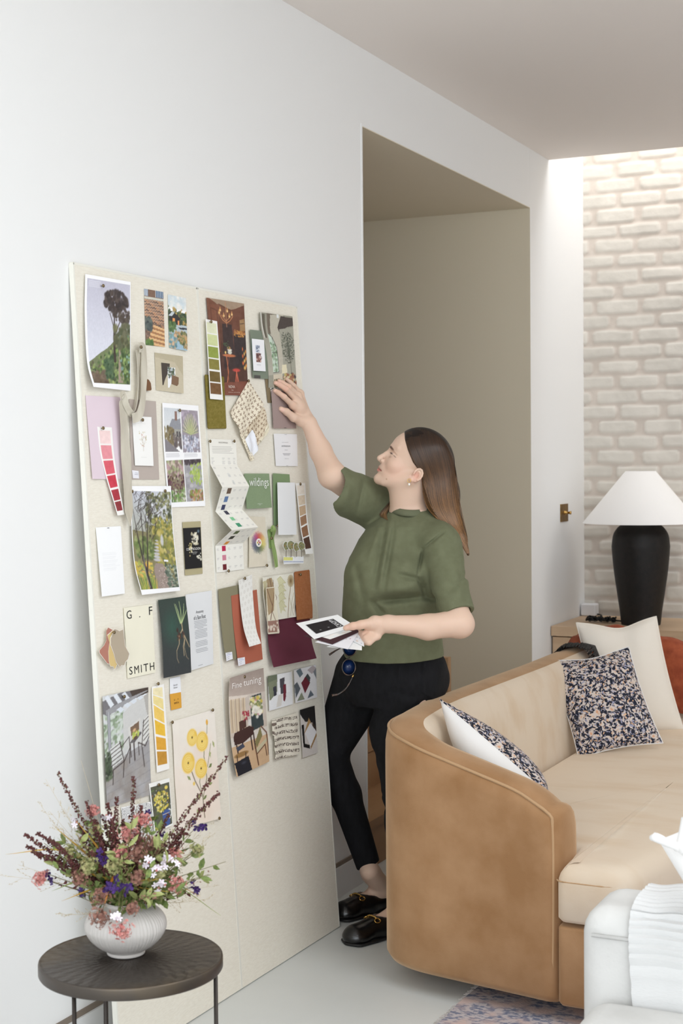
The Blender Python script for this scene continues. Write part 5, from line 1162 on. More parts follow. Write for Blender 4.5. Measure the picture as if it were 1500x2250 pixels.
o,f=sheet('photo_print','dark picture of an open box holding white cards','photo print',Z(zF,(932,1500),(1082,1455),(1115,1938),(960,1995)),pic_card((206,198,192),[([(0,0),(1,0),(1,.5),(.8,.35),(.5,.3),(.3,.28),(0,.1)],(28,26,26)),([(.05,.32),(.2,.32),(.2,.72),(.5,.78),(.5,.86),(.1,.78)],(24,22,22)),([(.55,.22),(.75,.4),(.3,.52),(.2,.5)],(170,130,80)),([(.24,.5),(.62,.33),(1,.55),(.55,.82)],(224,222,224)),([(.55,.82),(1,.57),(1,.64),(.55,.88)],(150,112,66)),([(.78,.3),(1,.5),(1,.56),(.74,.4)],(60,44,36))],60,90))
# ================================================================ signed-distance modelling for the figure
def q3(x,y,d): return atd(x,y,d)
def PXM(d): return d/FPX
class Shape:
    def __init__(s): s.P=[]
    def cap(s,a,b,ra,rb,k=.01,op='u',flat=None):
        a=np.asarray(a,float);b=np.asarray(b,float);ba=b-a;L2=ba@ba+1e-12
        def f(p):
            t=np.clip((p-a)@ba/L2,0,1);q=p-a-t[:,None]*ba
            if flat is not None:
                n,fl=flat;c=q@n;q=q+n*(c*(1/fl-1))[:,None];return (np.sqrt((q*q).sum(1))-(ra+(rb-ra)*t))*(fl**.5)
            return np.sqrt((q*q).sum(1))-(ra+(rb-ra)*t)
        s.P.append((op,f,(a+b)/2,math.sqrt(L2)/2+max(ra,rb),k));return s
    def ell(s,c,r,ax=None,k=.01,op='u'):
        c=np.asarray(c,float);r=np.asarray(r,float);A=np.eye(3) if ax is None else np.asarray(ax)
        def f(p):
            q=(p-c)@A.T;k0=np.sqrt(((q/r)**2).sum(1));k1=np.sqrt(((q/r**2)**2).sum(1))+1e-9;return k0*(k0-1)/k1
        s.P.append((op,f,c,r.max(),k));return s
    def fun(s,f,c,r,k=.01,op='u'):
        s.P.append((op,f,np.asarray(c,float),r,k));return s
    def __call__(s,p,cen=None,rad=0.):
        d=np.full(len(p),.4)
        for op,f,c,r,k in s.P:
            if cen is not None and np.linalg.norm(cen-c)>r+rad+k+.012: continue
            e=f(p)
            if op=='u':
                h=np.clip(.5+.5*(d-e)/k,0,1);d=d*(1-h)+e*h-k*h*(1-h)
            elif op=='s':
                h=np.clip(.5-.5*(d+e)/k,0,1);d=d*(1-h)-e*h+k*h*(1-h)
            elif op=='i':
                h=np.clip(.5-.5*(d-e)/k,0,1);d=d*(1-h)+e*h+k*h*(1-h)
            elif op=='d': d=d+e
        return d
def plane(n,o):
    n=np.asarray(n,float);n=n/np.linalg.norm(n);o=np.asarray(o,float)
    return lambda p:(p-o)@n
def nets(sdf,lo,hi,h,B=16):
    lo=np.asarray(lo,float);nb=np.ceil((np.asarray(hi)-lo)/(h*B)).astype(int);st=h*B
    I=np.stack(np.meshgrid(*[np.arange(n) for n in nb],indexing='ij'),-1).reshape(-1,3);cen=lo+(I+.5)*st
    rad=st*.8661;d=sdf(cen);act=I[np.abs(d)<rad*1.5+.012]
    g=np.stack(np.meshgrid(*[np.arange(B+1)]*3,indexing='ij'),-1);off=g.reshape(-1,3)*h
    N=(nb*B+2).astype(np.int64);ids=[];pos=[];quads=[]
    def gid(a): return (a[:,0]+1)*(N[1]*N[2])*1+(a[:,1]+1)*N[2]+(a[:,2]+1)
    for b in act:
        o=lo+b*st;v=sdf(o+off,o+st*.5,rad).reshape(B+1,B+1,B+1)
        s=v<0
        if s.all() or not s.any(): continue
        acc=np.zeros((B,B,B,3));cnt=np.zeros((B,B,B));base=b*B
        for ax in range(3):
            sl0=[slice(None)]*3;sl1=[slice(None)]*3;sl0[ax]=slice(0,B);sl1[ax]=slice(1,B+1);sl0,sl1=tuple(sl0),tuple(sl1)
            cr=s[sl0]!=s[sl1]
            e=np.argwhere(cr)
            if len(e)==0:continue
            va=v[sl0][cr];vb=v[sl1][cr];t=va/(va-vb);p=e.astype(float);p[:,ax]+=t
            u,w=[(1,2),(2,0),(0,1)][ax]
            for du in (0,-1):
                for dw in (0,-1):
                    c=e.copy();c[:,u]+=du;c[:,w]+=dw
                    ok=(c[:,u]>=0)&(c[:,w]>=0)&(c[:,u]<B)&(c[:,w]<B)
                    np.add.at(acc,tuple(c[ok].T),p[ok]);np.add.at(cnt,tuple(c[ok].T),1)
            own=(e[:,u]<B)&(e[:,w]<B);eo=e[own]+base;inside=(s[sl0][cr])[own]
            if len(eo):
                cs=[]
                for du,dw in ((-1,-1),(0,-1),(0,0),(-1,0)):
                    c=eo.copy();c[:,u]+=du;c[:,w]+=dw;cs.append(gid(c))
                Q=np.stack(cs,1);Q[~inside]=Q[~inside][:,::-1];quads.append(Q)
        m=cnt>0;c=np.argwhere(m);ids.append(gid(c+base));pos.append(o+acc[m]/cnt[m][:,None]*h)
    ids=np.concatenate(ids);pos=np.concatenate(pos);quads=np.concatenate(quads)
    ids,ix=np.unique(ids,return_index=True);pos=pos[ix]
    k=np.searchsorted(ids,quads);k=np.clip(k,0,len(ids)-1);ok=(ids[k]==quads).all(1)
    return pos,k[ok].astype(np.int32)
def march(sdf,px,py,d0,d1,n=70):
    """first surface met along pixel rays, for laying strands on the hair volume"""
    r=CF+CR*((px-750)/FPX)[:,None]-CU*((py-1125)/FPX)[:,None];t=np.full(len(px),float(d0));hit=np.zeros(len(px),bool)
    for _ in range(n):
        v=sdf(CC+r*t[:,None]);hit|=v<.0006;t=np.where(hit,t,np.minimum(t+np.maximum(v*.6,.0005),d1))
    return CC+r*t[:,None],t<d1-1e-3
# ================================================================ the woman
S=.00142;HD=4.63
HO_=atd(920,1001,HD)
HA=-.906*CR+.42*CU;HB=.42*CR+.906*CU;HCc=-CF
HAX=np.array([HA,HB,HCc])
def h3(a,b,c=0.): return HO_+(HA*a+HB*b+HCc*c)*S
def hloc(p): return ((p-HO_)@HAX.T)/S
def px3(P):
    d=np.asarray(P)-CC;z=d@CF;return 750+FPX*(d@CR)/z,1125-FPX*(d@CU)/z,z
def loft(st,cenD):
    """torso-like volume from stations (py, cx, half width px, half depth m, camera depth)"""
    Y=np.array([q[0] for q in st],float)
    zz=np.array([atd(q[1],q[0],q[4])[2] for q in st]);cx=np.array([(q[1]-750)/FPX*q[4] for q in st]);hw=np.array([q[2]/FPX*q[4] for q in st]);hd=np.array([q[3] for q in st]);dp=np.array([q[4] for q in st])
    o=np.argsort(zz);zz,cx,hw,hd,dp=zz[o],cx[o],hw[o],hd[o],dp[o]
    def f(p):
        q=p-CC;r=q@CR;d=q@CF;z=p[:,2];a=np.interp(z,zz,hw);b=np.interp(z,zz,hd);x=r-np.interp(z,zz,cx);y=d-np.interp(z,zz,dp)
        e=(np.abs(x/a)**2.3+np.abs(y/b)**2.3)**(1/2.3);dd=(e-1)*np.minimum(a,b)
        cap_=np.maximum(z-zz[-1],zz[0]-z);return np.maximum(dd,cap_)
    c=atd(st[len(st)//2][1],st[len(st)//2][0],st[len(st)//2][4]);return f,c,.45
# joints, measured from the photograph with their distances
shN=q3(968,1196,4.56);shF=q3(842,1118,4.79);elN=q3(1008,1369,4.43);wrN=q3(852,1371,4.37)
elF=q3(729,1044,4.62)
def ob(x,y,off): return onb(x,y,off)
zHh=zr(580,800,6.818)
wrF=ob(*zHh(672,880),.046)
neckB=q3(903,1136,4.68)
body=Shape()
# skull and face
body.ell(h3(-2,-1,0),np.array([66,55,50])*S,HAX,k=.01)
body.ell(h3(27,-40,0),np.array([38.5,46,37])*S,HAX,k=.016)
body.ell(h3(30,-66,0),np.array([35,24,30])*S,HAX,k=.012)
for s in (1,-1):
    body.cap(h3(-4,-54,34*s),h3(46,-84,12*s),12*S,9.5*S,k=.014)
    body.ell(h3(38,-42,23*s),np.array([19,19,18])*S,HAX,k=.010)
    body.cap(h3(58,-7,7*s),h3(47,-5,29*s),7.0*S,5*S,k=.010)
body.ell(h3(56.5,-83,0),np.array([13,12,14])*S,HAX,k=.010)
body.ell(h3(55,-56,0),np.array([13.5,13,19])*S,HAX,k=.008)
for s in (1,-1): body.ell(h3(63,-25,19*s),np.array([10,8,11])*S,HAX,k=.009,op='s')
# nose
body.cap(h3(58.5,-12,0),h3(66,-26,0),5.0*S,5.0*S,k=.007)
body.cap(h3(66,-26,0),h3(75.3,-41,0),4.8*S,6.2*S,k=.004)
body.cap(h3(74,-43,0),h3(65,-47.5,0),5.2*S,4*S,k=.004)
for s in (1,-1):
    body.ell(h3(65.5,-44,8*s),np.array([6.8,5.2,4.2])*S,HAX,k=.0035)
    body.ell(h3(68,-50.2,4.2*s),np.array([3.6,2.6,1.9])*S,HAX,k=.002,op='s')
# lips
for s in (1,-1):
    body.cap(h3(66.6,-58.6,0),h3(57.5,-63.8,15*s),3.1*S,1.4*S,k=.003)
    body.cap(h3(66.2,-65.4,0),h3(57.5,-65.4,13.5*s),3.6*S,1.6*S,k=.003)
    body.cap(h3(71.5,-62.2,0),h3(60.5,-65.0,15*s),1.1*S,1.0*S,k=.0016,op='s')
# eyes: ball and lids
for s in (1,-1):
    body.ell(h3(48.0,-25.5,20*s),np.array([9.2,8.4,8.6])*S,HAX,k=.002)
    body.cap(h3(54.5,-20.5,13*s),h3(50.5,-23.5,27*s),3.0*S,2.4*S,k=.003)
    body.cap(h3(54.2,-31.5,13*s),h3(49.5,-30.5,27*s),2.4*S,2.2*S,k=.003)
# ears
for s in (1,-1):
    ea=h3(-14,-43,45*s);body.ell(ea,np.array([9.5,15.5,5.0])*S,HAX,k=.004)
    body.ell(h3(-11.5,-43,51.0*s),np.array([6.0,8.5,5.6])*S,HAX,k=.0015,op='s')
    for t in np.linspace(0,1,9):
        a=math.radians(-60+250*t);P=h3(-14-9*math.cos(a)*-1*-1,-41+13*math.sin(a),47*s)
        a2=math.radians(-60+250*(t+.125));Q=h3(-14-9*math.cos(a2),-41+13*math.sin(a2),47*s)
        if t<.99: body.cap(P+HCc*s*2.5*S,Q+HCc*s*2.5*S,2.3*S,2.3*S,k=.0018)
    body.ell(h3(-6,-56,45.5*s),np.array([4.6,5.2,3])*S,HAX,k=.003)
    body.ell(h3(-5,-45,46.5*s),np.array([2.6,4.2,2.4])*S,HAX,k=.002)
# neck, shoulders, trunk
body.cap(h3(-6,-58,0),neckB,.050,.055,k=.022)
body.cap(h3(8,-72,0),q3(888,1122,4.66),.040,.044,k=.02)
body.cap(q3(893,1142,4.72),shF,.048,.046,k=.03).cap(neckB,shN,.050,.046,k=.03)
f,c,r=loft([(1130,905,40,.06,4.68),(1180,895,78,.085,4.68),(1290,868,92,.105,4.68),(1400,864,84,.09,4.69),(1460,864,92,.10,4.70),(1520,866,92,.10,4.70)],0);body.fun(f,c,r,k=.03)
body.cap(q3(905,1500,4.66),q3(868,1600,4.66),.085,.070,k=.03).cap(q3(868,1600,4.66),q3(880,1735,4.62),.068,.046,k=.02).cap(q3(880,1735,4.62),q3(884,1800,4.64),.046,.050,k=.02).cap(q3(884,1800,4.64),q3(884,1955,4.68),.048,.031,k=.02)
body.cap(q3(815,1495,4.78),q3(726,1655,4.84),.080,.048,k=.03).cap(q3(726,1655,4.84),q3(756,1745,4.86),.046,.043,k=.02).cap(q3(756,1745,4.86),q3(812,1915,4.90),.042,.029,k=.02)
# feet
HN=np.array([.365,4.352,0]);TN=np.array([.245,4.102,0]);HFt=np.array([.222,4.550,0]);TFt=np.array([.110,4.313,0])
def foot(sh,H,T,ank,sc=1.):
    d=T-H;d=d/np.linalg.norm(d);up=np.array([0,0,1.])
    sh.cap(ank,H+d*.050+up*.062,.031,.034,k=.02)
    sh.ell(H+d*.035+up*.045,(.030,.030,.032),k=.02)
    sh.cap(H+d*.055+up*.060,H+d*.155+up*.036,.032,.026,k=.02)
    sh.cap(H+d*.155+up*.036,H+d*.215+up*.024,.026,.018,k=.02)
ankN=q3(884,1955,4.66);ankF=q3(812,1915,4.87)
foot(body,HN,TN,ankN);foot(body,HFt,TFt,ankF)
# arms
body.cap(shN,elN,.042,.0385,k=.02).cap(elN,q3(940,1378,4.40),.041,.0365,k=.015).cap(q3(940,1378,4.40),wrN,.0365,.0250,k=.015)
body.ell(q3(1012,1374,4.43),(.036,.035,.033),k=.02)
body.cap(shF,elF,.050,.041,k=.02)
mF=q3(704,990,4.66);body.cap(elF,mF,.041,.033,k=.015).cap(mF,wrF,.033,.0235,k=.015)
# raised right hand, palm on the board
def finger(pts,rs,k=.004):
    for i in range(len(pts)-1): body.cap(pts[i],pts[i+1],rs[i],rs[i+1],k=k)
palmC=ob(*zHh(520,640),.030)
F4=[((430,620,.026),(300,492,.022),(215,430,.013),(160,398,.010)),((470,530,.028),(330,375,.026),(240,315,.016),(172,282,.010)),((505,470,.027),(370,342,.026),(280,285,.016),(222,254,.010)),((540,440,.024),(440,320,.020),(385,270,.013),(336,226,.009))]
for i,fg in enumerate(F4):
    P=[ob(*zHh(x,y),o) for x,y,o in fg];r0=[.0092,.0094,.0090,.0078][i]
    finger(P,[r0*1.05,r0*.95,r0*.86,r0*.74])
    body.cap(ob(*zHh(655,820),.038),P[0],.014,.0108,k=.010)
    body.ell(P[0],(.0112,)*3,k=.006)
P=[ob(*zHh(560,850),.032),ob(*zHh(440,800),.026),ob(*zHh(335,715),.018),ob(*zHh(250,672),.011)]
finger(P,[.0150,.0128,.0105,.0080],k=.006)
body.cap(ob(*zHh(560,850),.032),wrF,.017,.020,k=.012);body.ell(palmC,(.020,.022,.022),k=.012)
body.cap(ob(*zHh(480,720),.022),ob(*zHh(540,820),.026),.011,.013,k=.010)
# left hand closing on the cards
zN=zr(640,1300,5.77)
def nn(x,y,d): return q3(*zN(x,y),d)
kn=nn(1060,400,4.36)
body.cap(wrN,nn(1050,410,4.365),.0245,.0215,k=.012,flat=None)
body.cap(nn(1060,380,4.36),nn(960,430,4.36),.0175,.0135,k=.010)
finger([nn(960,405,4.35),nn(880,420,4.345),nn(775,438,4.345),nn(690,462,4.350)],[.0140,.0125,.0108,.0085],k=.006)
FN=[((1010,450,4.385),(930,545,4.365),(860,520,4.395),(800,480,4.415),.0100),
    ((1035,490,4.375),(950,590,4.352),(880,575,4.385),(810,530,4.41),.0102),
    ((1060,530,4.37),(965,625,4.345),(895,615,4.375),(830,580,4.40),.0096),
    ((1085,560,4.365),(985,645,4.340),(925,645,4.365),(870,625,4.385),.0086)]
for a,b,c,d,r0 in FN:
    P=[nn(*a),nn(*b),nn(*c),nn(*d)];finger(P,[r0*1.12,r0*1.05,r0*.9,r0*.78],k=.0035)
    body.cap(nn(1120,450,4.37),P[0],.016,.012,k=.010)
lo=np.array([-.02,3.95,0.0]);hi=np.array([.85,4.95,1.75])
bV,bF=nets(body,(-.0,3.84,-.004),(.80,4.85,1.84),.0022)
# skin colour by place
def skin(V):
    C=np.tile(np.array([216,185,164.]),(len(V),1));L_=hloc(V);inh=np.linalg.norm(L_-np.array([20,-25,0]),axis=1)<110
    def dab(c,r,col,a,asp=(1,1,1)):
        d=np.sqrt((((L_-np.array(c))/np.array(asp))**2).sum(1))/r;m=(np.clip(1-d,0,1)**.8*a*inh)[:,None];C[:]=C*(1-m)+np.array(col,float)*m
    for s in (1,-1):
        dab((36,-52,28*s),32,(216,156,136),.34);dab((-11.5,-43,48*s),10,(196,134,116),.6);dab((-12,-52,46*s),16,(228,166,148),.4);dab((56,-42,8*s),12,(224,160,138),.4)
        # brow
        for t in np.linspace(0,1,22):
            dab((64.5-21*t,-9-12*t+5*t*(1-t),(10+19*t)*s),4.6 if t<.45 else 3.6,(82,58,46),.62 if t<.45 else .30,(1.2,.62,1.9))
        # eye white, iris, lashes, lid line
        for t in np.linspace(0,1,12): dab((57.0-8.5*t,-24.6-3.2*t,(15+12*t)*s),3.0,(226,216,210),.75,(1.2,.8,1.6))
        dab((56.2,-25.0,16.5*s),3.4,(58,46,40),.95,(1,1,1.4))
        for t in np.linspace(0,1,22):
            dab((58.8-14.5*t,-21.2-5.4*t+2.5*t*(1-t),(14+15*t)*s),3.3,(42,30,28),.9,(1.3,.5,2.2))
        for t in np.linspace(0,1,10): dab((58.0-9*t*t,-15.5+1.5*math.sin(t*3.1)-3.5*t,12*s+18*t*s),2.6,(176,128,104),.5,(1.6,.5,1))
        dab((52,-33,19*s),9,(210,164,140),.5)
    for s in (1,-1):
        for t in np.linspace(0,1,10):
            dab((69.5-10*t,-59.2-4.4*t,15*t*s),4.4-2.0*t,(200,132,120),.7,(1.3,.75,1.2));dab((69.5-10.5*t,-65.9+.2*t,13.5*t*s),5.4-2.8*t,(208,136,124),.75,(1.3,.8,1.2))
            dab((72-11.5*t,-62.4-2.8*t,15.5*t*s),2.2,(120,60,56),.95,(2.4,.7,1.2))
    dab((68,-50.5,4),3.5,(150,96,80),.6);dab((43,-77,27),2.2,(150,104,80),.8)
    # hands a little pinker, nails
    for P,r in ((ob(*zHh(230,290),.02),.05),(nn(800,470,4.35),.05)):
        m=(np.clip(1-np.linalg.norm(V-P,axis=1)/r,0,1)*.35)[:,None];C[:]=C*(1-m)+np.array([226,164,142.])*m
    tips=[ob(*zHh(x,y),.018) for x,y in ((172,402),(186,290),(236,262),(346,236))]+[ob(*zHh(285,690),.020),nn(700,440,4.335)]
    for P in tips:
        m=(np.clip((.0085-np.linalg.norm(V-P,axis=1))/.003,0,1)*.6)[:,None];C[:]=C*(1-m)+np.array([232,186,176.])*m
    for P in [ob(*zHh(x,y),.03) for x,y in ((300,492),(330,375),(370,342),(440,320),(430,610),(470,520))]:
        m=(np.clip(1-np.linalg.norm(V-P,axis=1)/.012,0,1)*.4)[:,None];C[:]=C*(1-m)+np.array([222,156,132.])*m
    return C
M_skin=mat('skin',attr='Col',rough=.5,spec=.35,sss=.12,bump=.06,bs=500)
woman=mesh('person',bV,bF,M_skin,smooth=True,col=skin(bV))
tag(woman,'long haired woman in olive green t-shirt touching the pinboard, holding a fan of cards','person')
# ---------------------------------------------------------------- t-shirt
tee=Shape()
f,c,r=loft([(1108,905,26,.06,4.69),(1130,902,58,.074,4.68),(1155,897,86,.115,4.68),(1185,884,98,.130,4.68),(1225,874,110,.138,4.67),(1290,868,115,.145,4.66),(1350,864,113,.138,4.67),(1400,863,109,.134,4.68),(1470,866,108,.134,4.69)],0)
tee.fun(f,c,r,k=.02)
tee.cap(q3(880,1138,4.73),shF,.062,.074,k=.03).cap(q3(926,1154,4.66),shN,.058,.058,k=.03)
tee.ell(q3(826,1272,4.60),(.078,.085,.09),k=.05).ell(q3(880,1268,4.565),(.088,.085,.075),k=.03)
hF=q3(742,1075,4.63);tee.cap(shF,hF,.080,.071,k=.03)
hN=q3(1003,1350,4.45);tee.cap(shN,hN,.060,.054,k=.025)
aF=-CR*.97+CU*.06+CF*.24;aF/=np.linalg.norm(aF);aN=(hN-shN);aN/=np.linalg.norm(aN)
folds=[((850,1138),(822,1290),7,-.007),((868,1140),(842,1300),6,-.006),((836,1150),(806,1240),7,.005),((859,1138),(832,1295),7,.005),((818,1322),(930,1311),9,-.016),((925,1311),(958,1318),7,-.008),((830,1300),(915,1290),12,.006),((817,1322),(845,1352),7,-.010),((872,1262),(925,1275),7,-.010),((925,1275),(938,1312),6,-.009),((780,1235),(800,1330),9,-.006),((790,1150),(766,1235),8,-.006),((764,1400),(850,1350),9,.005),((880,1345),(960,1362),8,.006),((800,1362),(930,1390),9,-.004),((929,1206),(917,1268),3.2,-.006),((977,1167),(929,1206),3.2,-.006),((917,1268),(932,1312),3.2,-.006),((800,1050),(786,1125),6,-.006),((770,1045),(757,1110),8,.004),((1010,1230),(1024,1320),8,-.004),((985,1300),(1030,1262),8,-.005)]
fa=np.array([[f[0][0],f[0][1],f[1][0],f[1][1],f[2],f[3]*1.5] for f in folds],float)
def foldf(p):
    q=p-CC;z=q@CF;x=750+FPX*(q@CR)/z;y=1125-FPX*(q@CU)/z;o=np.zeros(len(p));w=np.clip((4.72-z)/.05,0,1)
    for x0,y0,x1,y1,wd,am in fa:
        dx,dy=x1-x0,y1-y0;t=np.clip(((x-x0)*dx+(y-y0)*dy)/(dx*dx+dy*dy),0,1);dd=np.hypot(x-x0-t*dx,y-y0-t*dy);o-=am*np.exp(-(dd/wd)**2)*np.sin(PI*np.clip(t*.84+.08,0,1))
    o-=.0016*np.sin(x*.11+y*.05+np.sin(y*.03)*2)
    return o*w
tee.fun(foldf,c,9,op='d')
# openings: neck, sleeves, hem
tee.cap(q3(890,1080,4.66),q3(902,1117,4.675),.055,.050,k=.004,op='s')
tee.fun(lambda p:np.minimum(np.maximum((p-hF)@aF,-(np.linalg.norm(p-hF,axis=1)-.13)),9) if False else np.where(np.linalg.norm(p-hF,axis=1)<.14,(p-hF)@aF,-1.),hF,9,k=.002,op='i')
hNp=aN+.12*CR;hNp/=np.linalg.norm(hNp)
tee.fun(lambda p:np.where(np.linalg.norm(p-hN,axis=1)<.10,(p-hN)@hNp,-1.),hN,9,k=.002,op='i')
hz=atd(866,1443,4.69)[2]
tee.fun(lambda p:hz+.004*np.sin((p@CR)*14)-p[:,2]+(p@CR-(CC@CR+.165))*.02,c,9,k=.003,op='i')
aX=(hF-shF)/np.linalg.norm(hF-shF);tee.cap(hF+aX*.035,hF-aX*.012,.058,.050,k=.004,op='s').cap(hN+aN*.02,hN-aN*.015,.047,.043,k=.004,op='s')
tV,tF=nets(tee,(-.02,4.05,.72),(.85,4.95,1.62),.0028)
M_tee=mat('olive_jersey',(108,111,86),.9,c2=(102,105,80),ns=40,bump=.25,bs=420,sheen=.25,sheenc=(150,156,130),spec=.2)
shirt=mesh('t_shirt',tV,tF,M_tee,woman,smooth=True)
# collar rib: ring lying on the tee around the neck
ring_=[]
for t in np.linspace(0,2*PI,49)[:-1]:
    u,w=math.cos(t),math.sin(t);cx,cy=901,1117
    P=atd(cx-39.5*u,cy-3+ (12*w if w>0 else 9*w)-1.5*u,4.675-.074*w);ring_.append(P)
ring_.append(ring_[0])
T,A,Bv=frames(np.array(ring_));V=[];cn=q3(901,1117,4.675)
for i,P in enumerate(ring_):
    o=P-cn;o/=np.linalg.norm(o)
    for uu,vv in ((0,.008),(.0025,.0085),(.006,.003),(.0085,-.004),(.0095,-.011),(.004,-.011),(0,-.006)):
        V.append(P+o*uu+np.array([0,0,1.])*vv)
F=[(i*7+k,i*7+(k+1)%7,(i+1)*7+(k+1)%7,(i+1)*7+k) for i in range(48) for k in range(7)]
col_=mesh('collar',V,F,mat('olive_rib',(101,104,80),.9,bump=.5,bs=300,st=(3,3,.3)),shirt,smooth=True)
# hem and sleeve stitching lines, a thin raised band just inside each edge
# ---------------------------------------------------------------- jeans
jn=Shape()
f,c,r=loft([(1405,862,100,.118,4.70),(1440,862,107,.126,4.70),(1480,858,116,.128,4.70),(1510,862,108,.122,4.70),(1545,866,92,.10,4.70)],0);jn.fun(f,c,r,k=.03)
jn.ell(q3(915,1490,4.72),(.10,.10,.085),k=.04)
jn.cap(q3(902,1505,4.66),q3(868,1605,4.66),.088,.078,k=.03).cap(q3(868,1605,4.66),q3(880,1735,4.625),.078,.056,k=.02).cap(q3(880,1735,4.625),q3(887,1800,4.645),.056,.058,k=.02).cap(q3(887,1800,4.645),q3(884,1990,4.69),.057,.044,k=.02)
jn.cap(q3(800,1490,4.78),q3(724,1655,4.84),.098,.058,k=.035).cap(q3(724,1655,4.84),q3(758,1745,4.86),.056,.050,k=.02).cap(q3(758,1745,4.86),q3(820,1935,4.905),.050,.038,k=.02)
def jf(p):
    q=p-CC;z=q@CF;x=750+FPX*(q@CR)/z;y=1125-FPX*(q@CU)/z;o=-.0012*np.sin(y*.16+x*.05)*np.exp(-((y-1690)/60)**2)-.001*np.sin(x*.2+y*.07)
    for x0,y0,x1,y1,wd,am in ((880,1445,868,1590,3,.003),(930,1450,928,1520,3,.0028),(928,1520,952,1535,3,.0028),(905,1530,870,1520,8,-.006),(935,1540,900,1560,8,-.005),(725,1640,760,1630,6,-.004),(722,1670,760,1665,6,-.004),(840,1745,862,1755,5,-.004),(845,1775,866,1780,5,-.003),(790,1700,760,1500,3,.0015),(785,1860,765,1790,2,.0015)):
        dx,dy=x1-x0,y1-y0;t=np.clip(((x-x0)*dx+(y-y0)*dy)/(dx*dx+dy*dy),0,1);o-=am*np.exp(-(np.hypot(x-x0-t*dx,y-y0-t*dy)/wd)**2)
    return o*np.clip((4.78-z)/.05,0,1)
jn.fun(jf,c,9,op='d')
wz=atd(860,1418,4.70)[2];jn.fun(lambda p:p[:,2]-wz,c,9,k=.003,op='i')
gN=q3(862,1955,4.66);gF=q3(808,1900,4.90)
cutN=np.array([0,0,-1.])-.30*CR*(-1)*-1;cutF=np.array([0,0,-1.])+.22*CR
cN=np.array([0,0,-1.])-.25*CR;cF_=np.array([0,0,-1.])+.45*CR
cN/=np.linalg.norm(cN);cF_/=np.linalg.norm(cF_)
jn.fun(lambda p:np.where(np.linalg.norm(p-gN,axis=1)<.13,(p-gN)@cN,-1.),gN,9,k=.002,op='i')
jn.fun(lambda p:np.where(np.linalg.norm(p-gF,axis=1)<.11,(p-gF)@cF_,-1.),gF,9,k=.002,op='i')
jn.cap(q3(884,1990,4.69),q3(884,1940,4.68),.034,.036,k=.003,op='s').cap(q3(820,1935,4.905),q3(808,1900,4.89),.030,.031,k=.003,op='s')
jV,jF=nets(jn,(-.02,4.05,.0),(.85,4.95,1.0),.004)
M_jn=mat('black_denim',(15,15,17),.9,c2=(22,22,25),ns=60,bump=.3,bs=500,st=(1,1,.4),spec=.25)
jeans=mesh('jeans',jV,jF,M_jn,woman,smooth=True)
# ---------------------------------------------------------------- loafers
M_lea=mat('black_leather',(14,13,14),.28,bump=.1,bs=160,coat=.3,spec=.5)
M_gold=mat('gold_metal',(212,172,96),.22,metal=1.)
def loafer(H,T,ank):
    d=T-H;L_=np.linalg.norm(d);d/=L_;up=np.array([0,0,1.]);sd=np.cross(up,d);r=Shape()
    if sd@(-CF)<0: sd=-sd
    e=lambda a,s,z:H+d*a+sd*s+up*z
    r.ell(e(.040,0,.030),(.037,.037,.040),k=.02)
    r.cap(e(.04,0,.028),e(.13,0,.026),.036,.038,k=.02).cap(e(.13,0,.026),e(L_-.045,-.002,.022),.040,.036,k=.02)
    r.ell(e(L_-.052,-.002,.020),(.044,.044,.024),k=.02)
    r.cap(e(.020,0,.055),e(.03,0,.03),.026,.032,k=.015)
    r.cap(e(.128,0,.046),e(.18,0,.034),.029,.024,k=.02)
    r.fun(lambda p:.003-p[:,2],H,9,k=.004,op='i')
    # foot opening
    r.cap(e(.042,0,.088),e(.120,0,.082),.031,.031,k=.005,op='s').cap(e(.045,0,.058),e(.118,0,.062),.025,.026,k=.004,op='s')
    r.fun(lambda p:((p-e(.0,0,.082))@up)+.12*((p-H)@d)-.006,H,9,k=.004,op='i')
    V,F=nets(r,np.minimum(H,T)-.07,np.maximum(H,T)+np.array([.07,.07,.13]),.003)
    o=mesh('loafer',V,F,M_lea,woman,smooth=True)
    # sole welt
    m=MB();P=[]
    for t in np.linspace(0,2*PI,60):
        a=.5*L_-.002+ (.5*L_-.004)*-math.cos(t);w=.034+.010*np.clip((a-.08)/.1,0,1);w*=min(1,math.sqrt(max(0,1-((a-.5*L_)/(.5*L_+.001))**2))*1.6);P.append(e(a,w*math.sin(t)/max(abs(math.sin(t)),.35) if False else w*np.sign(math.sin(t)+1e-9)*min(1,abs(math.sin(t))*2.2),.006))
    mesh('sole',*tubemesh(P,.0045,6),mat('black_sole',(20,19,19),.6),o,smooth=True)
    # metal snaffle bit across the vamp
    b=MB();zt=.0665
    def sp(s):
        zs=np.linspace(.10,.01,181);v=r(np.array([e(.166,s,z) for z in zs]));j=int(np.argmax(v<0));return e(.166,s,zs[j]+.0022)
    b.tube([sp(s)+up*.002+d*.0015*math.sin(s*900) for s in np.linspace(-.020,.020,24)],.0027,7)
    for s0 in (-.025,.025):
        c0=sp(s0)+up*.001;ty=np.cross(d,sp(.026*np.sign(s0))-sp(.015*np.sign(s0)));tt=(sp(.030*np.sign(s0))-sp(.018*np.sign(s0)));tt/=np.linalg.norm(tt)
        b.tube([c0+tt*.0075*math.cos(t)+d*.0105*math.sin(t) for t in np.linspace(0,2*PI,24)],.0021,6,cap=False)
    b.build('snaffle_bit',M_gold,o,smooth=True,label='gold snaffle bit')
    return o
loafer(HN,TN,ankN);loafer(HFt,TFt,ankF)
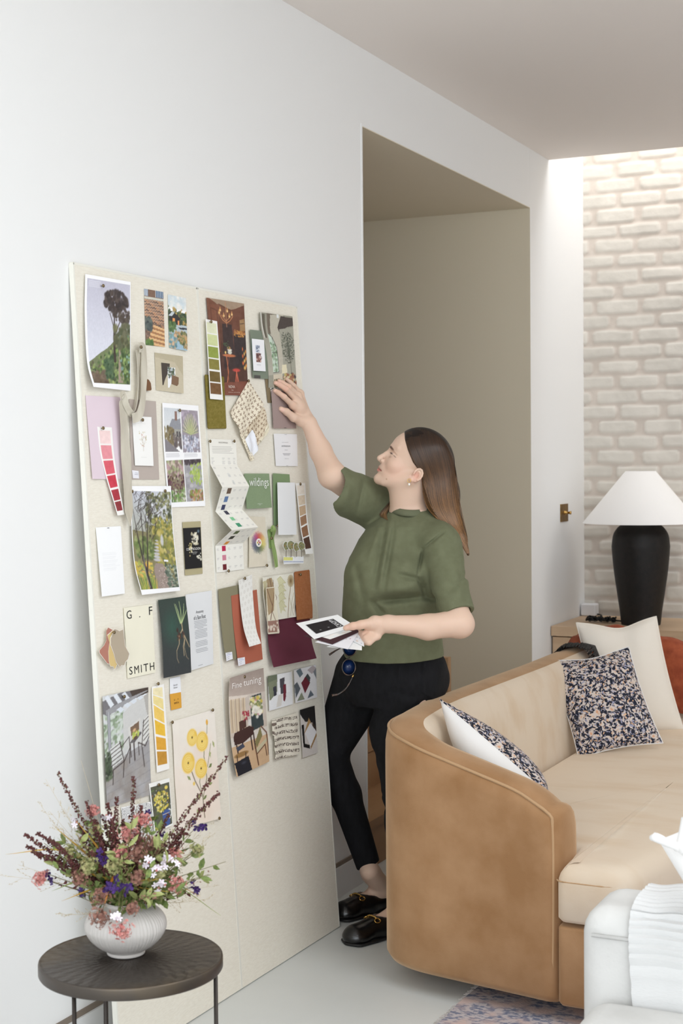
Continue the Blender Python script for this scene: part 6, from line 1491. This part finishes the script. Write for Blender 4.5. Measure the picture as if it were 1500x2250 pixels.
# ---------------------------------------------------------------- hair
hs_=Shape()
hs_.ell(h3(-7,3,0),np.array([67.5,61,56])*S,HAX,k=.01)
hs_.cap(q3(949,1030,4.64),q3(964,1085,4.62),.066,.058,k=.03,flat=(CF,.9)).cap(q3(964,1085,4.62),q3(984,1143,4.60),.058,.038,k=.03,flat=(CF,.7)).cap(q3(984,1143,4.60),q3(1009,1185,4.565),.037,.022,k=.02,flat=(CF,.6)).cap(q3(1009,1185,4.565),q3(1027,1218,4.55),.021,.006,k=.012,flat=(CF,.6))
hs_.cap(q3(905,1060,4.76),q3(862,1110,4.75),.030,.016,k=.02).cap(q3(862,1108,4.74),q3(837,1133,4.705),.016,.005,k=.01)
hs_.cap(q3(872,1112,4.72),q3(846,1139,4.70),.010,.004,k=.006)
# cut the face, ear and neck clear: everything in front of the hairline curve
hl=np.array([(887,930),(887.5,946),(889,966),(896,990),(907,1016),(920,1034),(925,1042),(928,1062),(930,1088),(936,1114),(946,1127),(962,1143),(982,1160),(1002,1182),(1020,1206),(1027,1224)],float)
def facecut(p):
    q=p-CC;z=q@CF;x=750+FPX*(q@CR)/z;y=1125-FPX*(q@CU)/z;lim=np.interp(y,hl[:,1],hl[:,0])
    near=np.clip((4.70-z)/.02,0,1);l=hloc(p)
    far_lim=np.where(l[:,1]>-30,887-(4.70-z)*0-(z-4.63)*20,800)
    lim2=np.where(z<4.70,lim,np.where(y<1075,lim-4,800.))
    return np.where(y<925,-.01,(lim2-x)*.00135)
hs_.fun(facecut,HO_,9,k=.004,op='i')
hV,hF_=nets(hs_,HO_-np.array([.22,.22,.36]),HO_+np.array([.26,.26,.14]),.003)
M_hair=mat('brown_hair',attr='Col',rough=.5,spec=.25,c2=(205,200,190),ns=240,mix=(.3,.7),st=(1,1,.05))
def haircol(V,v=0.):
    x,y,z=px3(V) if V.ndim==1 else (lambda d,zz:(750+FPX*(d@CR)/zz,1125-FPX*(d@CU)/zz,zz))(V-CC,(V-CC)@CF)
    t=np.clip((y-945)/200,0,1)[:,None];c=np.array([40,27,21.])*(1-t)+np.array([116,84,54.])*t
    return c
hc=haircol(hV)*.7
hair=mesh('hair',hV,hF_,M_hair,woman,smooth=True,col=hc)
# combed strands lying over the hair volume
Lc=spline(np.array([(888,944),(889,966),(896,990),(907,1016),(917,1034),(923,1046),(927,1064),(930,1088),(937,1113),(950,1130),(966,1146),(984,1162),(1003,1184),(1019,1206),(1027,1221)],float),60)
Rc=spline(np.array([(985,975),(993,992),(1000,1012),(1004,1034),(1006,1058),(1008,1084),(1011,1108),(1016,1132),(1021,1152),(1026,1174),(1031,1194),(1032,1206),(1030,1219)],float),60)
Tc=spline(np.array([(890,943),(900,940),(915,940),(930,943),(946,948),(960,956),(972,966),(982,977)],float),60)
rs=np.random.RandomState(12);mb=MB();allP=[];n_=46;NS=820
s_=np.linspace(0,1,n_)
for i in range(NS):
    w=rs.rand()**.95;sL=np.stack([np.interp(s_,np.linspace(0,1,60),Lc[:,k]) for k in (0,1)],1);sR=np.stack([np.interp(s_,np.linspace(0,1,60),Rc[:,k]) for k in (0,1)],1)
    tw=np.array([np.interp(w,np.linspace(0,1,60),Tc[:,k]) for k in (0,1)]);ch0=Lc[0]*(1-w)+Rc[0]*w
    P=sL*(1-w)+sR*w+((1-s_)**2.2)[:,None]*(tw-ch0+np.array([0,1.2]))
    P[:,0]+=np.sin(s_*5+rs.rand()*6)*1.2*s_+(rs.rand()-.5)*2*s_
    e=int(n_*(.86+.14*rs.rand()));allP.append(P[:e])
cat_=np.vstack(allP);W,ok=march(hs_,cat_[:,0],cat_[:,1],4.45,4.85)
k=0
for i,P in enumerate(allP):
    n1=len(P);w=W[k:k+n1];o=ok[k:k+n1];k+=n1
    if o.sum()<8:continue
    w=w[o]-CF*.0006;br=np.linalg.norm(np.diff(w,axis=0),axis=1)
    if br.max()>.03:
        j=int(br.argmax());w=w[:j+1] if j>len(w)/2 else w[j+1:]
        if len(w)<8:continue
    for _ in range(3): w[1:-1]=(w[:-2]+2*w[1:-1]+w[2:])/4
    c=haircol(w)*(.58+.85*rs.rand()**1.3)+np.array([10,5,-2])*rs.rand();r=np.interp(np.linspace(0,1,len(w)),[0,.1,.8,1],[.0006,.0013,.0012,.0003])
    V,F=tubemesh(w,r,4,False);mb.add(V,F,np.repeat(c,4,axis=0))
for i in range(90):
    w=rs.rand();Pp=spline(np.array([(874-8*w,1086),(866-8*w,1099),(856-10*w+3*rs.rand(),1114),(845-12*w+rs.rand()*4,1127+2*w),((836+14*(1-w))+rs.rand()*3,1134+(8*(1-w))+rs.rand()*2)]),22)
    Wt,okk=march(tee,Pp[:,0],Pp[:,1],4.4,4.76);bulk=.004+.010*rs.rand()
    Wt=Wt-CF*(bulk*np.sin(np.linspace(.6,2.9,22)))[:,None]
    for _ in range(3): Wt[1:-1]=(Wt[:-2]+2*Wt[1:-1]+Wt[2:])/4
    V,F=tubemesh(Wt,np.interp(np.linspace(0,1,22),[0,.7,1],[.0016,.0014,.0004]),4,False);c=(np.array([60,42,30.])*(1-np.linspace(0,1,22))[:,None]+np.array([150,116,80.])*np.linspace(0,1,22)[:,None])*(.6+.6*rs.rand());mb.add(V,F,np.repeat(c,4,axis=0))
st_=mb.build('combed_strands',mat('hair_strand',attr='Col',rough=.36,spec=.35),hair,smooth=True,col=True);st_['kind']='stuff'
# earring
er=MB();c0=h3(-2,-60.5,50);
er.tube([c0+(HA*math.cos(t)+HB*math.sin(t))*.0052 for t in np.linspace(0,2*PI,20)],.0009,6,cap=False)
e0=er.build('earring',M_gold,woman,smooth=True,label='small gold hoop earring')
V,F=el(c0-np.array([0,0,.0115]),(.0034,.0034,.0040));mesh('pearl',V,F,mat('pearl',(244,240,232),.2,coat=.5),e0,smooth=True)
# ---------------------------------------------------------------- cards in her hand
def card(name,label,Q,ds,paint,cat='card',group=None,n=(40,40)):
    P=[q3(*zN(*q),d) for q,d in zip(Q,ds)];nu,nv=n;pc=paint(Pic(nu,nv,(240,240,240)));u=np.linspace(0,1,nu);v=np.linspace(0,1,nv)[:,None]
    V=(P[0]*(1-u)[None,:,None]+P[1]*u[None,:,None])*(1-v)[...,None]+(P[3]*(1-u)[None,:,None]+P[2]*u[None,:,None])*v[...,None]
    o=mesh(name,V.reshape(-1,3),gridF(nu,nv),M_pap,col=pc.a.reshape(-1,3));solid(o,.0005,0);tag(o,label,cat,group);return o,(V,u,v[:,0])
def dpt(x,y): # the fan lies on one tilted plane: nearer lower in the picture
    return 4.405-(y-430)*.00034
def fan(Q,k): return [dpt(*q)+.0022*k for q in Q]
Q=[(60,402),(585,293),(735,385),(290,603)];Q=[(60,402),(585,293),(800,455),(290,603)]
c1,f1=card('card','white card with a black panel lettered CANOPY, topmost of the fan in her hand',[(60,402),(585,293),(815,440),(290,603)],fan([(60,402),(585,293),(815,440),(290,603)],0),lambda p:p.rect(.14,.20,.80,.78,(34,30,32)).rect(.30,.62,.315,.64,(200,200,200)).rect(.50,.60,.515,.62,(200,200,200)))
def ons(fr,x,y,l): return onsheet(fr,x,y,l)
V,F=glyphs('CANOPY');lo_=V.min(0);hi_=V.max(0);W_=[]
for p in V:
    a=(p[0]-lo_[0])/(hi_[0]-lo_[0]);b=(p[1]-lo_[1])/(hi_[1]-lo_[1])
    W_.append(ons(f1,.775-.11*b,.76-.54*a,.0004))
MB().add(W_,F).build('printed_text',mat('ink_white',(240,240,240),.6),c1)
card('card','plum brown card second in the fan in her hand',[(250,545),(700,470),(860,520),(500,668)][:4] and [(150,560),(700,440),(880,500),(520,668)],fan([(150,560),(700,440),(880,500),(520,668)],2),lambda p:p.rect(0,0,1,1,(66,38,44)).rect(.2,.0,.86,.70,(236,234,230)).dabs(12,(.3,.1,.8,.6),.08,[(214,220,226),(232,216,206)],2,a=.5))
card('card','white speckled card third in the fan, below the plum one',[(300,640),(640,480),(880,480),(715,730)],fan([(300,640),(640,480),(880,480),(715,730)],4),lambda p:p.rect(0,0,1,1,(232,230,234)).dabs(10,(.1,.1,.9,.9),.02,[(150,70,80),(170,120,110)],3))
card('card','pale grey card with faint blue marks, fourth in the fan',[(640,560),(820,490),(905,490),(922,698)],fan([(640,560),(820,490),(905,490),(922,698)],6),lambda p:p.rect(0,0,1,1,(226,228,230)).dabs(16,(.1,.1,.9,.9),.05,[(200,206,216),(214,196,180)],4))
card('card','white card at the bottom of the fan in her hand',[(450,640),(700,560),(893,600),(893,743)][:4] and [(450,700),(700,600),(893,620),(893,743)],fan([(450,700),(700,600),(893,620),(893,743)],8),lambda p:p.rect(0,0,1,1,(236,236,234)))
# sunglasses dangling from the same hand
sg=thing('sunglasses','round tortoiseshell sunglasses with blue lenses dangling below the cards','sunglasses',q3(766,1530,4.42))
M_tor=mat('tortoiseshell',(34,24,20),.2,c2=(70,44,26),ns=90,mix=(.5,.6),coat=.4);M_lens=mat('blue_lens',(12,28,60),.12,spec=.5,c2=(18,44,90),ns=30)
for cx,cy,dd in ((766,1466,4.42),(768,1424,4.45)):
    P=[q3(cx+14.5*math.cos(t),cy+17.5*math.sin(t),dd+.004*math.cos(t)) for t in np.linspace(0,2*PI,40)]
    mesh('rim',*tubemesh(P,.0017,8,False),M_tor,sg,smooth=True)
    c0=q3(cx,cy,dd);V=[c0-CF*.0006]+[c0+(p-c0)*.97 for p in P[:-1]]+[c0+CF*.0006];k=39
    mesh('lens',V,[(0,1+j,1+(j+1)%k) for j in range(k)]+[(k+1,1+(j+1)%k,1+j) for j in range(k)],M_lens,sg,smooth=True)
mesh('bridge',*tubemesh([q3(762,1449,4.425),q3(764,1446,4.422),q3(768,1444,4.43)],.0015,6),M_tor,sg,smooth=True)
for pts in ([(762,1418,4.44),(748,1424,4.42),(735,1431,4.41),(723,1439,4.405)],[(776,1482,4.42),(772,1492,4.415),(762,1510,4.405),(752,1520,4.40),(741,1526,4.40),(729,1528,4.40)]):
    mesh('temple',*tubemesh(spline([q3(*p) for p in pts],24),np.interp(np.linspace(0,1,24),[0,.3,1],[.0016,.0018,.0034]),8),M_tor,sg,smooth=True)
mesh('hinge',*tubemesh([q3(776,1482,4.417),q3(774,1488,4.413)],.0022,8),M_gold,sg,smooth=True)
# ================================================================ flowers in the vase
rs=np.random.RandomState(31)
FB=np.array([vc[0],vc[1],ZTB+.108]);DF=dep(FB)
M_ves=lambda n,c,c2=None,r=.7:mat(n,c,r,c2=c2,ns=120 if c2 else 8)
M_burg=M_ves('burgundy_bud',(74,34,36),(104,52,48));M_stm=M_ves('green_stem',(104,112,64),(122,106,70));M_pinkf=M_ves('pink_floret',(190,112,108),(214,156,146));M_brnf=M_ves('brown_pink_floret',(128,86,76),(160,118,100))
M_lil=M_ves('pale_lilac_petal',(236,224,236),(246,240,246));M_pur=M_ves('purple_petal',(44,20,80),(70,36,112));M_gf=M_ves('green_leaf',(84,104,52),(122,136,70));M_gf2=M_ves('pale_green_leaf',(138,148,86),(160,164,106))
M_yb=M_ves('yellowing_blade',(176,158,60),(196,140,52));M_gb=M_ves('green_blade',(118,136,58),(150,154,70));M_pl=M_ves('dry_grass',(178,160,128),(200,186,156));M_grn=M_ves('green_floret',(140,148,92),(176,166,120))
def fp(px,py,dd): return atd(px,py,DF+dd)
def stemcurve(tip,sag=.0,base=None,n=26):
    b=FB+np.array([(rs.rand()-.5)*.045,(rs.rand()-.5)*.045,-.045]) if base is None else base
    d=tip-b;mid=b+d*.45+np.array([0,0,.12*np.linalg.norm(d[:2])+sag]);mouth=b+np.array([d[0]*.06,d[1]*.06,.05])
    return spline(np.array([b,mouth,mid,tip]),n)
def blob(mb,c,r,ax,asp=1.6,col=None):
    ax=ax/(np.linalg.norm(ax)+1e-9);u=np.cross(ax,[.3,.5,.8]);u/=np.linalg.norm(u)+1e-9;w=np.cross(ax,u)
    V=[c-ax*r*asp]+[c+(u*math.cos(t)+w*math.sin(t))*r for t in (0,1.571,3.142,4.712)]+[c+ax*r*asp]
    mb.add(V,[(0,2,1),(0,3,2),(0,4,3),(0,1,4),(5,1,2),(5,2,3),(5,3,4),(5,4,1)])
def petalflower(mb,c,n,r,k=5,w=.45,cup=.25):
    n=n/np.linalg.norm(n);u=np.cross(n,[.2,.9,.1]);u/=np.linalg.norm(u);v=np.cross(n,u);a0=rs.rand()*6
    for i in range(k):
        a=a0+i*2*PI/k;d=u*math.cos(a)+v*math.sin(a);s=np.cross(n,d)
        P=[c,c+d*r*.5+s*r*w*.7+n*r*cup*.6,c+d*r*.95+s*r*w*.55+n*r*cup,c+d*r*1.05+n*r*cup*.8,c+d*r*.95-s*r*w*.55+n*r*cup,c+d*r*.5-s*r*w*.7+n*r*cup*.6]
        mb.add(P,[(0,1,2,3),(0,3,4,5)])
def leaf(mb,c,d,n,l,w,fold=.2):
    d=d/np.linalg.norm(d);s=np.cross(n,d);s/=np.linalg.norm(s)+1e-9;n=np.cross(d,s)
    V=[c,c+d*l*.3+s*w*.8+n*w*fold,c+d*l*.65+s*w*.75+n*w*fold-n*l*.05,c+d*l-n*l*.14,c+d*l*.65-s*w*.75+n*w*fold-n*l*.05,c+d*l*.3-s*w*.8+n*w*fold,c+d*l*.33,c+d*l*.66-n*l*.05]
    mb.add(V,[(0,6,1),(1,6,7,2),(2,7,3),(0,5,6),(5,4,7,6),(4,3,7)])
def stem_thing(name,label,cat,P,group,m=M_stm,r=(.0014,.0006)):
    t=thing(name,label,cat,P[0],group);mesh('stem',*tubemesh(P,np.linspace(r[0],r[1],len(P)),5),m,t,smooth=True);return t
def rnd(): 
    v=rs.randn(3);return v/np.linalg.norm(v)
# burgundy spikes
SPK=[(126,1697,.02,.55),(189,1761,-.02,.5),(294,1706,.03,.5),(502,1659,.05,.72),(54,1834,-.03,.5),(80,1829,.02,.5),(256,1751,.0,.5),(482,1741,.04,.3),(236,1765,.05,.4),(402,1824,.06,.3),(107,1842,-.05,.4),(58,1858,.03,.35),(222,1850,-.07,.5),(270,1800,.06,.45),(208,1800,.0,.5),(340,1840,.02,.4),(165,1800,.04,.4),(130,1860,-.06,.4),(300,1830,-.05,.5),(245,1800,-.04,.55),(176,1840,-.05,.5),(280,1860,-.08,.5),(330,1880,-.06,.5),(225,1790,.05,.5),(150,1890,-.07,.45),(200,1870,-.09,.5),(400,1850,.03,.5),(100,1880,-.03,.4),(370,1790,.06,.55),(310,1770,.05,.5),(260,1840,-.02,.6),(70,1870,.0,.4)]
for i,(x,y,dd,fr) in enumerate(SPK):
    P=stemcurve(fp(x,y,dd),n=34)
    lab={3:'longest burgundy flower spike, reaching right across the yellow rose painting',0:'tall thin burgundy flower spike at the upper left of the bouquet',2:'upright burgundy flower spike in front of the patio photo'}.get(i,'dark burgundy flower spike among the bouquet in the white vase')
    t=stem_thing('flower_spike',lab,'flower',P,None if i in(0,2,3) else 'burgundy flower spikes in the vase')
    mb=MB();T=np.gradient(P,axis=0)
    L_=len(P);lo_=int(L_*(1-fr))
    for k in range(int(300*fr+110)):
        f=rs.rand();j=lo_+int((L_-1-lo_)*f);c=P[j]+(P[min(j+1,L_-1)]-P[j])*rs.rand();rad=.013*(1-.75*f)+.0015
        o=rnd();o-=T[j]*(o@T[j])/(T[j]@T[j]);o/=np.linalg.norm(o);whorl=.5+.5*math.sin(f*60);c=c+o*rad*(.3+.7*rs.rand())*(.55+.45*whorl)
        blob(mb,c,.0014+.0014*rs.rand(),rnd(),1.3)
    mb.build('buds',M_burg,t,smooth=True)
    mb=MB()
    for k in range(5):
        j=int(L_*(.25+.3*rs.rand()));o=rnd();leaf(mb,P[j],o+T[j]*8,rnd(),.018+.015*rs.rand(),.005)
    mb.build('leaves',M_gf,t)
# domed floret clusters
CL=[(312,1806,.0,17,0),(284,1834,-.03,20,0),(268,1880,-.07,18,0),(204,1786,.03,14,0),(92,1931,-.02,17,0),(386,1945,-.05,18,0),(267,2040,-.125,21,0),(225,1969,-.11,20,1),(222,2011,-.12,21,1),(290,1997,-.12,14,1),(322,1858,-.02,19,1),(382,1885,.0,15,0),(156,1876,-.04,18,2),(300,1880,-.08,17,1),(250,1905,-.1,17,2),(345,1920,-.08,15,2),(195,1905,-.09,18,2),(180,1930,-.09,17,1),(345,1868,.03,15,1),(430,1868,.0,13,2),(300,1930,-.11,14,1),(210,1830,.0,16,2)]
for i,(x,y,dd,rp,kd) in enumerate(CL):
    c=fp(x,y,dd);r=rp*DF/FPX*.95
    if y>2000: P=spline([FB+np.array([0,-.02,-.03]),FB+(c-FB)*.35+np.array([0,0,.045]),c+(FB-c)*.25+np.array([0,0,.03]),c],20)
    else: P=stemcurve(c)
    lab='salmon pink flower cluster hanging down over the white vase' if i==6 else ['salmon pink flower cluster in the bouquet','brownish pink flower cluster fading in the bouquet','greenish cream flower cluster in the bouquet'][kd]
    t=stem_thing('flower_cluster',lab,'flower',P,None if i==6 else ['pink flower clusters','brown pink flower clusters','green flower clusters'][kd])
    mb=MB();ax=(P[-1]-P[-3]);ax/=np.linalg.norm(ax)
    for k in range(95):
        o=rnd();
        if o@ax<-.35:o=-o
        q=c+o*r*(.45+.75*rs.rand()**.7)*(1+.25*math.sin(o[0]*7+o[2]*5))
        petalflower(mb,q,o+rnd()*.5,.0026+.0016*rs.rand(),5,.42,.5)
        mb.tube([c-ax*r*.6,q],.0004,3,cap=False) if k%3==0 else None
    mb.build('flower_head',[M_pinkf,M_brnf,M_grn][kd],t)
# pale lilac phlox
for i,(x,y,dd) in enumerate([(326,1896,-.09),(343,1914,-.1),(367,1894,-.06),(374,1882,-.05),(362,1945,-.09),(258,2012,-.14),(256,2026,-.14),(360,1908,-.08),(168,1808,.02),(233,1792,.03),(348,1952,-.09),(388,1896,-.03)]):
    c=fp(x,y,dd);P=stemcurve(c) if y<2000 else spline([FB+np.array([0,-.02,-.03]),FB+(c-FB)*.4+np.array([0,0,.05]),c],14)
    t=stem_thing('phlox_sprig','pale lilac five petalled flower sprig in the bouquet','flower',P,'pale lilac flowers in the bouquet')
    mb=MB()
    for k in range(4 if i<5 else 2): 
        q=c+rnd()*.009;petalflower(mb,q,-CF+rnd()*.8,.0072,5,.42,.15)
    mb.build('flower_head',M_lil,t);mb=MB();blob(mb,c+CF*.004,.003,-CF,3);mb.build('flower_tube',M_pinkf,t)
for i,(x,y,dd,s) in enumerate([(256,1945,-.12,1.5),(277,1955,-.12,1.5),(222,1879,-.08,1.2),(97,1917,.0,1.1),(430,1948,.0,1.2),(440,1810,.05,1.4),(322,1792,.04,1.0),(194,1831,.02,.8),(242,1955,-.12,1.2),(112,1938,-.02,.8),(228,1890,-.09,1.),(355,1832,.05,.8),(175,1960,-.06,.9),(432,1958,.0,1.)]):
    c=fp(x,y,dd);P=stemcurve(c);t=stem_thing('salvia_sprig','deep purple flower sprig in the bouquet','flower',P,'deep purple flowers in the bouquet')
    mb=MB()
    for k in range(4): petalflower(mb,c+rnd()*.008*s,-CF+rnd()*1.2,.0062*s,4,.6,.5)
    mb.build('flower_head',M_pur,t)
    if x>400 or x<120:
        mb=MB()
        for k in range(5):
            j=len(P)-3-k*2;blob(mb,P[j]+rnd()*.003,.002,rnd(),1.5);leaf(mb,P[j],rnd(),rnd(),.014,.004)
        mb.build('calyx',M_burg,t)
# strap leaves
def blade(tip,dd,w,m,lab,base=None,bend=.05,n=30,group=None):
    t_=fp(*tip,dd);b=FB+np.array([(rs.rand()-.5)*.04,(rs.rand()-.5)*.04,-.03]);d=t_-b
    P=spline(np.array([b,b+d*.12+np.array([0,0,.05]),b+d*.5+np.array([0,0,bend]),t_]),n);T=np.gradient(P,axis=0);V=[]
    for i in range(n):
        s=np.cross(T[i],[0,0,1.]);s/=np.linalg.norm(s)+1e-9;u=np.cross(s,T[i]);u/=np.linalg.norm(u);f=i/(n-1);ww=w*min(1,(1-f)*1.9+.02)*(.6+.4*min(1,f*3));s=s*math.cos(f*1.1)+u*math.sin(f*1.1)
        V+=[P[i]-s*ww,P[i]-u*ww*.25,P[i]+s*ww]
    F=[(i*3+k,i*3+k+1,i*3+k+4,i*3+k+3) for i in range(n-1) for k in range(2)]
    o=mesh('strap_leaf',V,F,m,smooth=True);solid(o,.0005,0);tag(o,lab,'leaf',group)
blade((12,1877),.02,.0035,M_yb,'long yellowing strap leaf reaching far left of the bouquet',bend=.07)
blade((485,2012),-.03,.0032,M_gb,'long green strap leaf drooping right over the round table',bend=.06)
blade((440,1969),-.02,.0036,M_yb,'yellow green strap leaf reaching right above the drooping one',bend=.05)
blade((113,1958),-.06,.0042,M_gb,'short yellow green strap leaf low on the left of the bouquet',bend=.05)
blade((135,1980),-.09,.0036,M_yb,'orange strap leaf low on the left of the bouquet',bend=.04)
blade((118,1815),.03,.0042,M_yb,'orange yellow strap leaf rising through the upper left of the bouquet',bend=.03)
blade((230,1985),-.15,.0045,mat('orange_leaf',(226,150,44),.6),'small bright orange leaf at the front of the bouquet',bend=.06)
for x,y,dd,k in ((165,1800,.0,0),(298,1900,-.12,1),(330,1930,-.12,0),(306,1955,-.13,1),(352,1930,-.12,0),(415,1880,-.02,1),(150,1905,-.05,0),(345,1790,.04,1),(125,1840,.0,1),(372,1960,-.1,0)):
    blade((x,y),dd,.004,[M_yb,M_gb][k],'slim strap leaf inside the mass of the bouquet',bend=.03,group='strap leaves inside the bouquet')
# feathery grass plumes
for i,(x,y,dd,s,lab) in enumerate([(108,1782,.05,.055,None),(140,1775,.06,.05,None),(118,1815,.0,.05,None),(18,1925,.02,.065,'feathery dry grass plume at the far left of the bouquet'),(40,1900,.03,.05,None),(462,1838,.04,.05,None),(448,1855,.05,.05,None),(478,1945,.02,.055,'feathery dry grass plume at the far right of the bouquet'),(462,1975,.02,.045,None),(178,1671,.06,.05,'single hair thin grass stem rising highest on the left'),(100,1712,.07,.03,None),(84,1762,.07,.03,None),(470,1800,.06,.045,None),(128,2010,-.04,.035,None),(300,1760,.05,.05,None)]):
    P=stemcurve(fp(x,y,dd),n=30);t=stem_thing('grass_plume',lab or 'feathery dry grass plume in the bouquet','grass',P,None if lab else 'feathery grass plumes in the bouquet',M_pl,(.0007,.00025))
    mb=MB();T=np.gradient(P,axis=0)
    for k in range(12 if i!=9 else 4):
        j=int(30*(.55+.42*k/12));dr=T[j]/np.linalg.norm(T[j])+rnd()*.75;e=P[j]+dr*s*(1.05-.5*k/12)*.55;m_=P[j]*.5+e*.5+rnd()*.003
        mb.tube([P[j],m_,e],.00028,3,cap=False)
        for q in range(4):
            f=.4+.6*q/3;c=P[j]*(1-f)+e*f;blob(mb,c+rnd()*.0022,.0007,dr+rnd()*.4,3.2)
    mb.build('spikelets',M_pl,t)
# leafy filler sprigs
for i in range(84):
    a=rs.rand()*2*PI;el_=.15+1.1*rs.rand()**.8;l=.07+.13*rs.rand();tip=FB+np.array([math.cos(a)*math.cos(el_)*1.25,math.sin(a)*math.cos(el_)*.9,math.sin(el_)])*l
    P=stemcurve(tip,n=16);t=stem_thing('leafy_sprig','leafy green sprig filling the middle of the bouquet','foliage',P,'leafy green sprigs in the bouquet')
    T=np.gradient(P,axis=0);mb=MB()
    for k in range(13):
        j=4+int(11.9*k/13);o=rnd();o-=T[j]*(o@T[j])/(T[j]@T[j])*.6;leaf(mb,P[j],o/np.linalg.norm(o)+T[j]/np.linalg.norm(T[j])*.7,rnd(),.016+.016*rs.rand(),.0045+.003*rs.rand())
    mb.build('leaves',[M_gf,M_gf2,M_gf][i%3],t)
    if i%3==1:
        mb=MB()
        for k in range(16): blob(mb,P[-1-int(5*rs.rand())]+rnd()*.008,.0018,rnd(),1.4)
        mb.build('seed_heads',[M_grn,M_brnf][i%2],t,smooth=True)
WORLD=1.0
DAY=(.88,.94,1)
AREAS=[('window_light_rear',(2.6,-1.3,1.6),(PI/2,0,0),4.4,2.6,80,DAY),
       ('added_fill_right',(XR-.05,3.6,1.6),(0,PI/2,0),2.4,3.6,14,DAY),  # added fill light for the middle of the room; this wall has no window
       ('added_fill_top',(3.0,2.3,HC-.02),(0,0,0),2.0,1.8,46,DAY),  # added fill from above, hung under the closed ceiling
       ('rooflight',(2.4,(YC+YB)/2,HT-.05),(0,0,0),4.8,.55,34,(1,1,1))]
EXPO=0.25
# ================================================================ light and camera
wd=bpy.data.worlds.new('sky');SC.world=wd;wd.use_nodes=True
bg=wd.node_tree.nodes['Background'];bg.inputs['Color'].default_value=(.93,.97,1.0,1);bg.inputs['Strength'].default_value=WORLD
def area(name,loc,rot,sx,sy,e,c=(1,1,1)):
    l=bpy.data.lights.new(name,'AREA');l.shape='RECTANGLE';l.size=sx;l.size_y=sy;l.energy=e;l.color=c
    o=bpy.data.objects.new(name,l);COL.objects.link(o);o.location=loc;o.rotation_euler=rot
    return o
for a in AREAS: area(*a)
cam=bpy.data.cameras.new('camera');co=bpy.data.objects.new('camera',cam);COL.objects.link(co);SC.camera=co
m=Matrix([[CR[0],CU[0],-CF[0],CC[0]],[CR[1],CU[1],-CF[1],CC[1]],[CR[2],CU[2],-CF[2],CC[2]],[0,0,0,1]]);co.matrix_world=m
cam.sensor_fit='HORIZONTAL';cam.sensor_width=24.;cam.lens=FPX/1500*24.;cam.clip_start=.05
cam.dof.use_dof=True;cam.dof.focus_distance=4.3;cam.dof.aperture_fstop=7.5
vs=SC.view_settings;vs.view_transform='Standard';vs.look='None';vs.gamma=1;vs.use_curve_mapping=False;vs.exposure=EXPO
SC.cycles.max_bounces=10;SC.cycles.diffuse_bounces=6
